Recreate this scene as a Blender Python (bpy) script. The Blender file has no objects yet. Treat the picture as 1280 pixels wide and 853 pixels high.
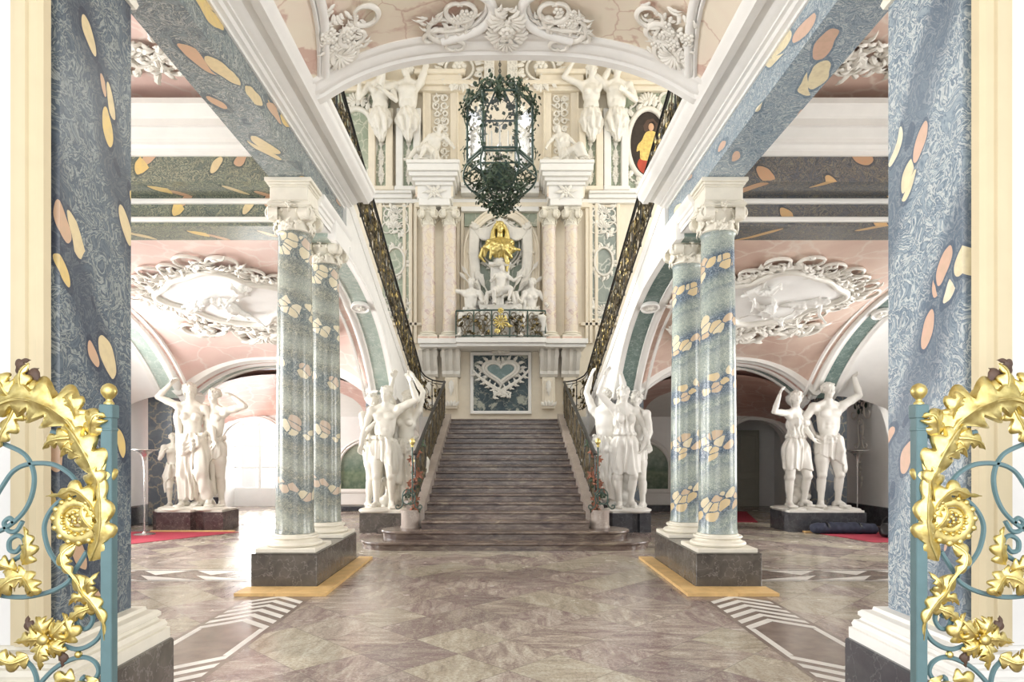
import bpy, math, random
import numpy as np
from mathutils import Vector, Matrix
PI = math.pi
C = bpy.context.scene.collection
SC = bpy.context.scene

# ------------------------------------------------------------------ camera, sky, lights, exposure
cam = bpy.data.cameras.new('camera')
camo = bpy.data.objects.new('camera', cam); C.objects.link(camo)
camo.location = (-0.04, 0.0, 1.5); camo.rotation_euler = (PI/2, 0, 0)
cam.sensor_width = 36.0; cam.lens = 36.0*800/1280
cam.shift_x = (640-628.5)/1280.0
cam.shift_y = (567-426.5)/1280.0
cam.clip_end = 200
SC.camera = camo
SC.view_settings.view_transform = 'Standard'; SC.view_settings.look = 'None'
SC.view_settings.gamma = 1.0; SC.view_settings.use_curve_mapping = False
SC.view_settings.exposure = EXPOSURE = 0.36
SC.cycles.max_bounces = 8; SC.cycles.diffuse_bounces = 5; SC.cycles.glossy_bounces = 4
SC.cycles.transparent_max_bounces = 8; SC.cycles.transmission_bounces = 6
SC.cycles.use_denoising = True
SC.cycles.sample_clamp_indirect = 6.0
SC.cycles.caustics_reflective = False; SC.cycles.caustics_refractive = False

w = bpy.data.worlds.new('sky'); SC.world = w; w.use_nodes = True
w.node_tree.nodes['Background'].inputs[0].default_value = (0.93, 0.965, 1.0, 1)
w.node_tree.nodes['Background'].inputs[1].default_value = 1.2

def area(name, loc, rot, sx, sy, power, col=(1, 1, 1)):
    l = bpy.data.lights.new(name, 'AREA'); l.shape = 'RECTANGLE'; l.size = sx; l.size_y = sy
    l.energy = power; l.color = col
    o = bpy.data.objects.new(name, l); C.objects.link(o); o.location = loc; o.rotation_euler = rot
    return o
# daylight of the entrance doors behind the camera, of the windows of the left aisle and of the stairwell; the right aisle gets added fill
area('entrance_daylight', (0, -1.6, 2.4), (PI/2, 0, 0), 5.5, 4.4, 170, (1, .985, .96))
area('aisle_window_daylight_left', (-8.4, 10.4, 2.3), (0, -PI/2, 0), 3.0, 3.0, 720, (1, .99, .97))
area('bay_window_daylight_left', (-8.4, 15.3, 1.9), (0, -PI/2, 0), 2.4, 2.0, 650, (1, .99, .97))
area('front_window_daylight_left', (-8.4, 5.4, 2.7), (0, -PI/2, 0), 3.4, 3.0, 600, (1, .99, .97))
area('aisle_fill_right', (8.4, 10.4, 2.3), (0, PI/2, 0), 3.0, 3.0, 340, (1, .98, .95))  # added fill lamp; the right aisle has no window light of its own
area('front_aisle_fill_right', (8.4, 5.4, 2.7), (0, PI/2, 0), 3.4, 3.0, 360, (1, .98, .95))  # second added fill lamp of the right aisle, towards the entrance
area('stairwell_window_daylight_right', (7.7, 14.5, 9.5), (0, PI/2 + .2, 0), 6, 6, 310, (1, .94, .80))
area('stairwell_window_daylight_left', (-7.7, 14.5, 9.5), (0, -PI/2 - .2, 0), 6, 6, 110, (1, .965, .88))
area('niche_window_daylight_left', (-6.55, 18.9, 1.8), (-PI/2, 0, 0), 2.2, 2.3, 130, (1, .99, .97))
sun = bpy.data.lights.new('sun', 'SUN'); sun.energy = 2.2; sun.angle = 0.02; sun.color = (1, .96, .88)
suno = bpy.data.objects.new('sun', sun); C.objects.link(suno)
suno.rotation_euler = Vector((0.78, -0.25, -0.52)).to_track_quat('-Z', 'Y').to_euler()

# ------------------------------------------------------------------ node helpers and materials
class NT:
    def __init__(s, name, rough=.5, metal=0.0, spec=.5, coat=0.0):
        s.m = bpy.data.materials.new(name); s.m.use_nodes = True
        s.t = s.m.node_tree; s.b = s.t.nodes['Principled BSDF']
        s.b.inputs['Roughness'].default_value = rough; s.b.inputs['Metallic'].default_value = metal
        s.b.inputs['Specular IOR Level'].default_value = spec; s.b.inputs['Coat Weight'].default_value = coat
        s._tc = None
    def n(s, typ, **kw):
        nd = s.t.nodes.new(typ)
        for k, v in kw.items():
            if k.startswith('i_'):
                nd.inputs[k[2:].replace('_', ' ')].default_value = v
            else: setattr(nd, k, v)
        return nd
    def lk(s, a, b): s.t.links.new(a, b)
    def co(s, which='Object'):
        if not s._tc: s._tc = s.n('ShaderNodeTexCoord')
        return s._tc.outputs[which]
    def map(s, src, scale=(1, 1, 1), rot=(0, 0, 0), loc=(0, 0, 0)):
        m = s.n('ShaderNodeMapping'); s.lk(src, m.inputs[0])
        m.inputs['Scale'].default_value = scale; m.inputs['Rotation'].default_value = rot; m.inputs['Location'].default_value = loc
        return m.outputs[0]
    def noise(s, src, scale, detail=4, rough=.55, dist=0.0, out='Fac'):
        x = s.n('ShaderNodeTexNoise'); s.lk(src, x.inputs['Vector'])
        x.inputs['Scale'].default_value = scale; x.inputs['Detail'].default_value = detail
        x.inputs['Roughness'].default_value = rough; x.inputs['Distortion'].default_value = dist
        return x.outputs[out]
    def vor(s, src, scale, feature='F1', out='Distance', rand=1.0, metric='EUCLIDEAN'):
        x = s.n('ShaderNodeTexVoronoi', feature=feature); s.lk(src, x.inputs['Vector'])
        if feature != 'DISTANCE_TO_EDGE': x.distance = metric
        x.inputs['Scale'].default_value = scale; x.inputs['Randomness'].default_value = rand
        return x.outputs[out]
    def ramp(s, src, stops, interp='LINEAR'):
        r = s.n('ShaderNodeValToRGB'); s.lk(src, r.inputs[0]); cr = r.color_ramp; cr.interpolation = interp
        while len(cr.elements) < len(stops): cr.elements.new(0.5)
        for e, (p, c) in zip(cr.elements, stops):
            e.position = p; e.color = (c, c, c, 1) if isinstance(c, (int, float)) else (*c, 1)
        return r.outputs[0]
    def math(s, op, a, b=None, c=None, clamp=False):
        m = s.n('ShaderNodeMath', operation=op); m.use_clamp = clamp
        for i, v in enumerate((a, b, c)):
            if v is None: continue
            if isinstance(v, (int, float)): m.inputs[i].default_value = v
            else: s.lk(v, m.inputs[i])
        return m.outputs[0]
    def mix(s, f, a, b, mode='MIX'):
        m = s.n('ShaderNodeMix', data_type='RGBA', blend_type=mode)
        for i, v in ((0, f), (6, a), (7, b)):
            if isinstance(v, (int, float)): m.inputs[i].default_value = v
            elif isinstance(v, tuple): m.inputs[i].default_value = (*v, 1)
            else: s.lk(v, m.inputs[i])
        return m.outputs[2]
    def sep(s, src):
        x = s.n('ShaderNodeSeparateXYZ'); s.lk(src, x.inputs[0]); return x.outputs
    def comb(s, x, y, z):
        c = s.n('ShaderNodeCombineXYZ')
        for i, v in enumerate((x, y, z)):
            if isinstance(v, (int, float)): c.inputs[i].default_value = v
            else: s.lk(v, c.inputs[i])
        return c.outputs[0]
    def vadd(s, a, b, op='ADD'):
        m = s.n('ShaderNodeVectorMath', operation=op); s.lk(a, m.inputs[0])
        if isinstance(b, tuple): m.inputs[1].default_value = b
        else: s.lk(b, m.inputs[1])
        return m.outputs[0]
    def warp(s, src, scale, amt, detail=2):
        c = s.noise(src, scale, detail, out='Color')
        c = s.vadd(c, (.5, .5, .5), 'SUBTRACT')
        m = s.n('ShaderNodeVectorMath', operation='SCALE'); s.lk(c, m.inputs[0]); m.inputs['Scale'].default_value = amt
        return s.vadd(src, m.outputs[0])
    def color(s, c):
        if isinstance(c, tuple): s.b.inputs['Base Color'].default_value = (*c, 1)
        else: s.lk(c, s.b.inputs['Base Color'])
        return s
    def rough(s, v):
        s.lk(v, s.b.inputs['Roughness']); return s
    def bump(s, h, strength=.3, dist=.01):
        b = s.n('ShaderNodeBump'); b.inputs['Strength'].default_value = strength; b.inputs['Distance'].default_value = dist
        s.lk(h, b.inputs['Height']); s.lk(b.outputs[0], s.b.inputs['Normal']); return s

M = {}
def simple(name, col, rough=.5, metal=0, var=.08, scale=6, bump=0, bscale=40, spec=.5, coat=0):
    t = NT(name, rough, metal, spec, coat); p = t.co()
    nz = t.noise(p, scale, 4)
    hi = tuple(min(1, c*(1+var)) for c in col); lo = tuple(c*(1-var) for c in col)
    t.color(t.ramp(nz, [(.3, lo), (.7, hi)]))
    if bump: t.bump(t.noise(p, bscale, 3), bump, .004)
    M[name] = t.m; return t.m

simple('white_plaster', (.80, .79, .76), .55, var=.025, bump=.12, bscale=18)
simple('white_wall', (.83, .825, .81), .6, var=.02)
simple('cream_plaster', (.77, .70, .575), .55, var=.04, bump=.1)
simple('stucco', (.76, .735, .675), .5, var=.05, bump=.15, bscale=60)
simple('stone_capital', (.74, .705, .61), .5, var=.06, bump=.2, bscale=70)
simple('statue_stone', (.68, .65, .575), .45, var=.05, scale=5, bump=.08, bscale=50)
simple('statue_stone_cool', (.72, .70, .655), .45, var=.04, scale=5, bump=.08, bscale=50)
simple('cream_jamb', (.64, .55, .37), .6, var=.03)
simple('gate_paint', (.105, .185, .20), .4, var=.08, scale=14, bump=.1, bscale=60)
simple('leaf_back', (.09, .052, .036), .6, var=.2, scale=30)
simple('iron', (.035, .036, .035), .45, metal=.6, var=.2)
simple('iron_green', (.05, .085, .07), .5, metal=.2, var=.3, scale=12)
simple('vine_green', (.055, .085, .05), .6, var=.6, scale=7)
simple('vine_rust', (.24, .09, .05), .6, var=.5, scale=9)
simple('wood_skirt', (.66, .44, .19), .5, var=.14, scale=9)
simple('red_carpet', (.36, .028, .055), .9, var=.1, scale=40)
simple('navy_cloth', (.018, .022, .045), .8, var=.2, scale=14)
simple('black_plastic', (.015, .015, .017), .35, var=.1)
simple('lamp_metal', (.62, .60, .58), .25, metal=.8, var=.03)
simple('candle_wax', (.86, .83, .74), .5, var=.02)
t_ = NT('antique_gold', .4, .9); t_.color(t_.ramp(t_.noise(t_.co(), 13, 3), [(.46, (.045, .04, .028)), (.58, (.16, .125, .06)), (.70, (.50, .38, .14))])); M['antique_gold'] = t_.m; simple('iron_bronze', (.16, .13, .085), .42, metal=.8, var=.4, scale=14)
simple('portrait_dark', (.03, .02, .015), .55, var=.4)
simple('portrait_coat', (.72, .52, .16), .5, var=.25, scale=12)
simple('portrait_skin', (.62, .38, .24), .5, var=.1)
simple('portrait_red', (.42, .06, .03), .5, var=.2)
simple('door_paint', (.40, .39, .33), .5, var=.04)
simple('grey_inlay', (.66, .64, .60), .4, var=.1, scale=5)
simple('brown_inlay', (.22, .175, .15), .2, var=.25, scale=6)
def gold():
    t = NT('gold', .28, 1.0); p = t.co(); nz = t.noise(p, 30, 4)
    t.color(t.ramp(nz, [(.25, (.52, .40, .12)), (.7, (.80, .68, .30))]))
    t.rough(t.ramp(t.noise(p, 14, 3), [(.3, .28), (.7, .45)])); t.bump(t.noise(p, 55, 2), .25, .004); M['gold'] = t.m
gold()
def glass():
    t = NT('clear_glass', .03); t.b.inputs['Base Color'].default_value = (1, 1, 1, 1)
    tr = t.n('ShaderNodeBsdfTransparent'); gl = t.n('ShaderNodeBsdfGlossy'); gl.inputs['Roughness'].default_value = .03
    fr = t.n('ShaderNodeFresnel'); fr.inputs[0].default_value = 1.5
    f = t.math('MULTIPLY_ADD', fr.outputs[0], .7, .02, True)
    mx = t.n('ShaderNodeMixShader'); t.lk(f, mx.inputs[0]); t.lk(tr.outputs[0], mx.inputs[1]); t.lk(gl.outputs[0], mx.inputs[2])
    t.lk(mx.outputs[0], t.t.nodes['Material Output'].inputs[0]); M['clear_glass'] = t.m
glass()
def day_pane():
    # an overcast sky seen through frosted window panes
    t = NT('bright_pane', .2); t.color((.9, .9, .9))
    t.b.inputs['Emission Color'].default_value = (.97, .985, 1, 1); t.b.inputs['Emission Strength'].default_value = 1.6; M['bright_pane'] = t.m
day_pane()

def swirl(t, p, scale, cols, warp=.12, wscale=5.0, dist=1.2):
    """marbled-paper lines: folded noise run through an alternating ramp"""
    q = t.warp(p, wscale, warp, 3)
    nz = t.noise(q, scale, 5, .6, dist)
    a, b, c = cols
    return t.ramp(nz, [(.26, a), (.36, b), (.41, a), (.45, c), (.475, a), (.52, b), (.55, c), (.575, a), (.64, b), (.70, a)])

def scagliola(name, cols, blob, axis, slope, period, thr, bscale, rough=.26, seed=0, stretch=2.0, swirl_scale=7, dark=None, mirror=1, width=.35):
    """swirled imitation marble with chains of long pebbles running diagonally; axis: the two object axes (u, w) of the face"""
    t = NT(name, rough, spec=.6); p = t.co(); s = t.sep(p)
    pl = t.vadd(p, (seed*3.1, seed*1.7, seed*2.3))
    base = swirl(t, pl, swirl_scale, cols)
    # rotated frame: along the chain, across the chain
    u, z = s[axis], s[2]
    ca, sa = math.cos(slope), math.sin(slope)
    along = t.math('ADD', t.math('MULTIPLY', u, ca*mirror), t.math('MULTIPLY', z, sa))
    across = t.math('ADD', t.math('MULTIPLY', u, -sa*mirror), t.math('MULTIPLY', z, ca))
    oth = s[1-axis]
    across = t.math('ADD', across, t.math('MULTIPLY', oth, .85)); along = t.math('ADD', along, t.math('MULTIPLY', oth, .3))
    wob = t.noise(pl, 1.6, 2); acw = t.math('ADD', across, t.math('MULTIPLY', t.math('SUBTRACT', wob, .5), .22))
    ph = t.math('FRACT', t.math('MULTIPLY_ADD', acw, 1/period, seed*.37))
    vec = t.comb(t.math('MULTIPLY', along, 1/stretch), acw, 0.0)
    vec = t.vadd(vec, t.warp(t.comb(along, across, oth), 6, .05), 'ADD') if False else t.warp(vec, 7, .035)
    vec = t.comb(t.sep(vec)[0], t.sep(vec)[1], 0.0)
    d = t.vor(vec, bscale, 'F1', 'Distance', .75); cc = t.vor(vec, bscale, 'F1', 'Color', .75)
    cs = t.sep(cc); pc = t.sep(t.vor(vec, bscale, 'F1', 'Position', .75))[1]
    band = t.math('LESS_THAN', t.math('ABSOLUTE', t.math('SUBTRACT', t.math('FRACT', t.math('MULTIPLY_ADD', pc, 1/period, seed*.37)), .5)), width/2)
    keep = t.math('GREATER_THAN', cs[1], 1-thr)
    rad = t.math('MULTIPLY_ADD', cs[2], .22, .32)
    mask = t.math('MULTIPLY', t.math('MULTIPLY', t.math('LESS_THAN', d, rad), keep), band)
    bc = t.ramp(cs[0], [(.0, blob[0]), (.4, blob[1]), (.75, blob[2])], 'CONSTANT')
    bc = t.mix(t.ramp(t.noise(pl, 22, 4), [(.4, 0), (.7, .35)]), bc, (.45, .36, .24))
    if dark:
        dk = t.ramp(t.math('ABSOLUTE', t.math('SUBTRACT', ph, .5)), [(width*.35, .75), (width*.75, 0.0)])
        base = t.mix(dk, base, dark)
    base = t.mix(t.math('MULTIPLY', t.noise(pl, 1.1, 2), .35), base, cols[1])
    rim = t.math('MULTIPLY', t.math('MULTIPLY', t.math('LESS_THAN', d, t.math('ADD', rad, .07)), keep), band)
    base = t.mix(t.math('MULTIPLY', rim, .65), base, dark or cols[0])
    t.color(t.mix(mask, base, bc)); M[name] = t.m
OCH = ((.70, .52, .20), (.58, .38, .25), (.68, .56, .33))
CREAM = ((.76, .68, .46), (.64, .43, .33), (.80, .74, .56))
scagliola('scagliola_blue_dark', ((.045, .065, .095), (.125, .16, .19), (.34, .37, .35)), OCH, 1, -1.12, .58, 1.0, 8.0, dark=(.025, .034, .06), seed=1, width=.34, stretch=2.5)
scagliola('scagliola_blue_light', ((.085, .135, .20), (.30, .37, .42), (.64, .67, .66)), CREAM, 1, -1.12, .66, .95, 8.0, dark=(.06, .09, .14), seed=2, width=.34, stretch=2.5)
scagliola('scagliola_beam_left', ((.075, .10, .115), (.22, .265, .275), (.46, .48, .43)), OCH, 1, .22, .42, .9, 5.2, seed=3, swirl_scale=7, width=.5, stretch=3.2)
scagliola('scagliola_beam_right', ((.11, .165, .225), (.31, .385, .435), (.54, .59, .60)), CREAM, 1, .22, .42, .9, 5.2, seed=4, swirl_scale=7, width=.5, stretch=3.2)
scagliola('scagliola_frieze_left', ((.06, .08, .075), (.17, .20, .165), (.42, .41, .28)), OCH, 0, .9, .7, .7, 6.0, seed=5, swirl_scale=9)
scagliola('scagliola_frieze_right', ((.06, .065, .075), (.14, .15, .165), (.30, .26, .19)), ((.62, .40, .20), (.55, .33, .20), (.66, .46, .24)), 0, -.7, .5, .8, 6.0, seed=6, swirl_scale=9)

def column_marble(name, tilt, cols, dark, pebbles, width, seed):
    t = NT(name, .2, spec=.4); p = t.co(); s = t.sep(p)
    pl = t.vadd(p, (seed*2.1, seed*1.3, seed*.37))
    base = swirl(t, pl, 11, cols, .16, 9, 2.0)
    base = t.mix(t.ramp(t.noise(pl, 26, 4), [(.35, .45), (.65, 0)]), base, cols[0])
    v = t.math('ADD', s[2], t.math('MULTIPLY', s[0], tilt))
    v = t.math('ADD', v, t.math('MULTIPLY', s[1], -.25*tilt))
    v = t.math('ADD', v, t.math('MULTIPLY', t.math('SUBTRACT', t.noise(pl, 2.4, 2), .5), .16))
    ph = t.math('FRACT', t.math('MULTIPLY_ADD', v, 1/.68, seed*.29))
    dk = t.ramp(ph, [(.10, 0), (.24, .95), (.50, .95), (.62, 0), (.82, 0), (.95, .3)])
    base = t.mix(dk, base, swirl(t, pl, 10, dark, .12, 6))
    lt = t.ramp(ph, [(.64, 0), (.75, .35), (.9, .3), (1., 0)])
    base = t.mix(lt, base, (.46, .50, .44))
    vec = t.warp(t.comb(t.math('MULTIPLY', s[0], .75), t.math('MULTIPLY', s[1], .75), v), 6, .03)
    d = t.vor(vec, 10.5, 'DISTANCE_TO_EDGE', 'Distance', .85); cs = t.sep(t.vor(vec, 10.5, 'F1', 'Color', .85))
    jit = t.math('MULTIPLY_ADD', cs[2], .10, -.05)
    pv = t.sep(t.vor(vec, 10.5, 'F1', 'Position', .85))[2]; phc = t.math('FRACT', t.math('MULTIPLY_ADD', pv, 1/.68, seed*.29))
    band = t.math('LESS_THAN', t.math('ABSOLUTE', t.math('SUBTRACT', t.math('ADD', phc, jit), .40)), width)
    mask = t.math('MULTIPLY', t.math('MULTIPLY', t.math('MULTIPLY', t.math('GREATER_THAN', d, .05), t.math('LESS_THAN', t.vor(vec, 10.5, 'F1', 'Distance', .85), .60)), band), t.math('GREATER_THAN', cs[1], .12))
    bc = t.ramp(cs[0], [(0, pebbles[0]), (.35, pebbles[1]), (.7, pebbles[2])], 'CONSTANT')
    bc = t.mix(t.ramp(t.noise(pl, 40, 4), [(.4, 0), (.7, .4)]), bc, (.50, .44, .34))
    t.color(t.mix(mask, base, bc)); M[name] = t.m
column_marble('column_marble_left', .38, ((.10, .12, .12), (.31, .33, .295), (.64, .62, .47)), ((.075, .10, .115), (.19, .225, .23), (.40, .42, .37)), ((.62, .56, .40), (.53, .42, .33), (.68, .63, .48)), .125, 1)
column_marble('column_marble_right', -.42, ((.12, .17, .18), (.36, .41, .375), (.64, .67, .56)), ((.035, .058, .09), (.11, .155, .215), (.30, .36, .42)), ((.63, .50, .29), (.56, .42, .28), (.68, .60, .41)), .165, 2)

def veined(name, base, alt, vein, scale=2.2, rough=.3, vw=.03, seed=0, blotch=None, bt=.60):
    t = NT(name, rough); p = t.vadd(t.co(), (seed*1.9, seed*2.7, seed*.8))
    b = t.ramp(t.noise(p, scale, 5, .6, .6), [(.3, base), (.7, alt)])
    q = t.warp(p, scale*1.4, .35, 4)
    d = t.vor(q, scale*1.1, 'DISTANCE_TO_EDGE', 'Distance')
    b = t.mix(t.ramp(d, [(0, .8), (vw, 0.0)]), b, vein)
    if blotch:
        b = t.mix(t.ramp(t.noise(t.vadd(q, (5, 2, 1)), scale*.9, 5, .6, .8), [(bt, 0), (bt+.06, .8)]), b, blotch)
    t.color(b); M[name] = t.m
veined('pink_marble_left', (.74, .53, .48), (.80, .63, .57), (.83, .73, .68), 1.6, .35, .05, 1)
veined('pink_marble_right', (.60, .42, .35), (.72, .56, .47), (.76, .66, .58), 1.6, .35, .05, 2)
veined('red_marble', (.50, .27, .22), (.62, .39, .33), (.70, .56, .50), 1.7, .35, .05, 3)
veined('vestibule_marble', (.80, .74, .60), (.77, .65, .55), (.55, .37, .29), 1.5, .35, .018, 4, (.56, .36, .30), .56)
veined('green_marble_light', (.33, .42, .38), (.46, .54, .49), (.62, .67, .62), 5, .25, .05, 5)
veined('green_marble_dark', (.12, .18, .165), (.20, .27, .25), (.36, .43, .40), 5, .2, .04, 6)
veined('sage_marble', (.25, .31, .23), (.42, .46, .37), (.66, .66, .56), 2.2, .3, .05, 7)
veined('grey_marble', (.20, .24, .215), (.37, .40, .36), (.70, .70, .64), 2.2, .3, .05, 8)
veined('heart_panel_marble', (.02, .035, .05), (.075, .115, .125), (.34, .34, .28), 3.0, .6, .025, 9, (.42, .43, .36), .53)
veined('heart_marble', (.12, .19, .19), (.18, .26, .25), (.30, .38, .36), 3, .2, .03, 10)
veined('dark_plinth', (.058, .052, .047), (.125, .112, .098), (.22, .205, .19), 5, .22, .03, 11, (.16, .14, .125))
veined('blue_black_plinth', (.035, .037, .045), (.075, .075, .085), (.13, .13, .14), 5, .2, .03, 12)
veined('purple_plinth', (.055, .035, .037), (.11, .08, .078), (.25, .21, .19), 6, .2, .03, 13)
veined('blue_pilaster', (.09, .115, .15), (.17, .20, .23), (.40, .36, .28), 3, .2, .06, 14)
veined('rear_column_marble', (.72, .62, .45), (.66, .60, .58), (.54, .40, .38), 3.0, .25, .04, 15, (.50, .36, .36), .57)
def stair_mat():
    t = NT('stair_marble', .24); p = t.co()
    q = t.warp(t.map(p, (1.3, 2.6, 5.5)), 1.2, .5, 4)
    c = t.ramp(t.noise(q, 2.2, 8, .7, .6), [(.30, (.05, .033, .03)), (.45, (.115, .08, .068)), (.56, (.19, .145, .118)), (.66, (.30, .24, .175)), (.78, (.42, .36, .25))])
    b = t.ramp(t.noise(t.map(p, (.8, .6, 8)), 1.1, 3), [(.35, .75), (.65, 1.15)])
    t.color(t.mix(1.0, c, b, 'MULTIPLY')); M['stair_marble'] = t.m
stair_mat()
veined('curb_marble', (.33, .27, .235), (.43, .37, .325), (.52, .46, .4), 4, .3, .03, 17)

def floor_mat():
    t = NT('floor_marble', .2, spec=.55); p = t.co()
    r = t.map(p, (1/.52, 1/.52, 1), (0, 0, PI/4))
    s = t.sep(r)
    cell = t.comb(t.math('FLOOR', s[0]), t.math('FLOOR', s[1]), 0.0)
    wn = t.n('ShaderNodeTexWhiteNoise', noise_dimensions='3D'); t.lk(cell, wn.inputs['Vector'])
    ws = t.sep(wn.outputs['Color'])
    off = t.n('ShaderNodeVectorMath', operation='SCALE'); t.lk(wn.outputs['Color'], off.inputs[0]); off.inputs['Scale'].default_value = 17.0
    # each slab has its own grain direction: mix of two anisotropic noises
    pa = t.map(t.vadd(p, off.outputs[0]), (2.4, 9, 1), (0, 0, .5)); pb = t.map(t.vadd(p, off.outputs[0]), (9, 2.4, 1), (0, 0, .9))
    na = t.noise(pa, 1, 7, .68, .7); nb = t.noise(pb, 1, 7, .68, .7)
    pick = t.math('GREATER_THAN', ws[1], .5)
    nz = t.math('ADD', t.math('MULTIPLY', na, pick), t.math('MULTIPLY', nb, t.math('SUBTRACT', 1.0, pick)))
    c1 = t.ramp(nz, [(.30, (.14, .095, .088)), (.42, (.27, .205, .18)), (.52, (.37, .31, .26)), (.60, (.52, .46, .37)), (.72, (.58, .53, .46))])
    c2 = t.ramp(nz, [(.30, (.16, .10, .105)), (.44, (.27, .19, .185)), (.54, (.40, .335, .30)), (.64, (.54, .49, .43)), (.78, (.62, .58, .52))])
    c3 = t.ramp(nz, [(.30, (.24, .20, .15)), (.44, (.40, .36, .27)), (.56, (.50, .46, .36)), (.7, (.60, .56, .46))])
    b = t.mix(ws[0], c1, c2); b = t.mix(t.ramp(ws[2], [(.66, 0), (.72, .85)]), b, c3)
    b = t.mix(t.ramp(ws[2], [(.0, .5), (.16, .5), (.2, 0)]), b, (.15, .10, .10))
    b = t.mix(t.ramp(t.noise(p, 45, 4, .7), [(.40, .5), (.54, 0)]), b, (.17, .125, .11))
    b = t.mix(t.ramp(t.noise(t.warp(p, 6, .3, 3), 21, 6, .75, 1.0), [(.55, 0), (.66, .45)]), b, (.62, .58, .50))
    vn = t.noise(t.warp(p, 3, .5, 4), 5, 6, .7, 1.5)
    b = t.mix(t.ramp(vn, [(.485, 0), (.5, .5), (.515, 0)]), b, (.62, .58, .5))
    fx = t.math('FRACT', s[0]); fy = t.math('FRACT', s[1])
    e = t.math('MINIMUM', t.math('MINIMUM', fx, t.math('SUBTRACT', 1.0, fx)), t.math('MINIMUM', fy, t.math('SUBTRACT', 1.0, fy)))
    b = t.mix(t.ramp(e, [(.004, .6), (.012, 0)]), b, (.14, .11, .095))
    t.color(b); t.rough(t.ramp(t.noise(p, 3, 5), [(.3, .13), (.7, .30)]))
    t.bump(t.noise(p, 2.2, 2), .06, .02); M['floor_marble'] = t.m
floor_mat()
def landscape():
    t = NT('landscape_paint', .45); p = t.co(); z = t.sep(p)[2]
    h = t.math('ADD', z, t.math('MULTIPLY', t.math('SUBTRACT', t.noise(p, 4, 5), .5), .35))
    c = t.ramp(t.math('MULTIPLY', h, 1/1.4), [(.1, (.07, .12, .07)), (.28, (.16, .23, .13)), (.36, (.10, .17, .12)), (.5, (.22, .30, .24)), (.8, (.42, .47, .38))])
    t.color(t.mix(.35, c, t.ramp(t.noise(p, 9, 5), [(.35, (.05, .09, .06)), (.7, (.36, .40, .30))]))); M['landscape_paint'] = t.m
landscape()

# ------------------------------------------------------------------ object helpers
def link(name, me, mats, parent=None, smooth=None):
    o = bpy.data.objects.new(name, me); C.objects.link(o)
    for m in (mats if isinstance(mats, (list, tuple)) else [mats]): me.materials.append(M[m] if isinstance(m, str) else m)
    if parent: o.parent = parent
    if smooth is not None and len(me.polygons):
        me.polygons.foreach_set('use_smooth', [True]*len(me.polygons))
        if smooth < 179: me.set_sharp_from_angle(angle=math.radians(smooth))
    return o
def tag(o, label=None, cat=None, group=None, kind=None):
    if label: o['label'] = label
    if cat: o['category'] = cat
    if group: o['group'] = group
    if kind: o['kind'] = kind
    return o
def thing(name, label, cat, loc=(0, 0, 0), rz=0, group=None):
    o = bpy.data.objects.new(name, None); C.objects.link(o); o.location = loc; o.rotation_euler = (0, 0, rz)
    o.empty_display_size = .1
    return tag(o, label, cat, group)
def dup(root, loc, rz=0, label=None, scale=None):
    r = root.copy(); C.objects.link(r); r.location = loc; r.rotation_euler = (0, 0, rz)
    if label: r['label'] = label
    if scale: r.scale = scale
    for ch in list(root.children):
        c = ch.copy(); C.objects.link(c); c.parent = r
        for g in list(ch.children):
            d = g.copy(); C.objects.link(d); d.parent = c
    return r

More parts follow.
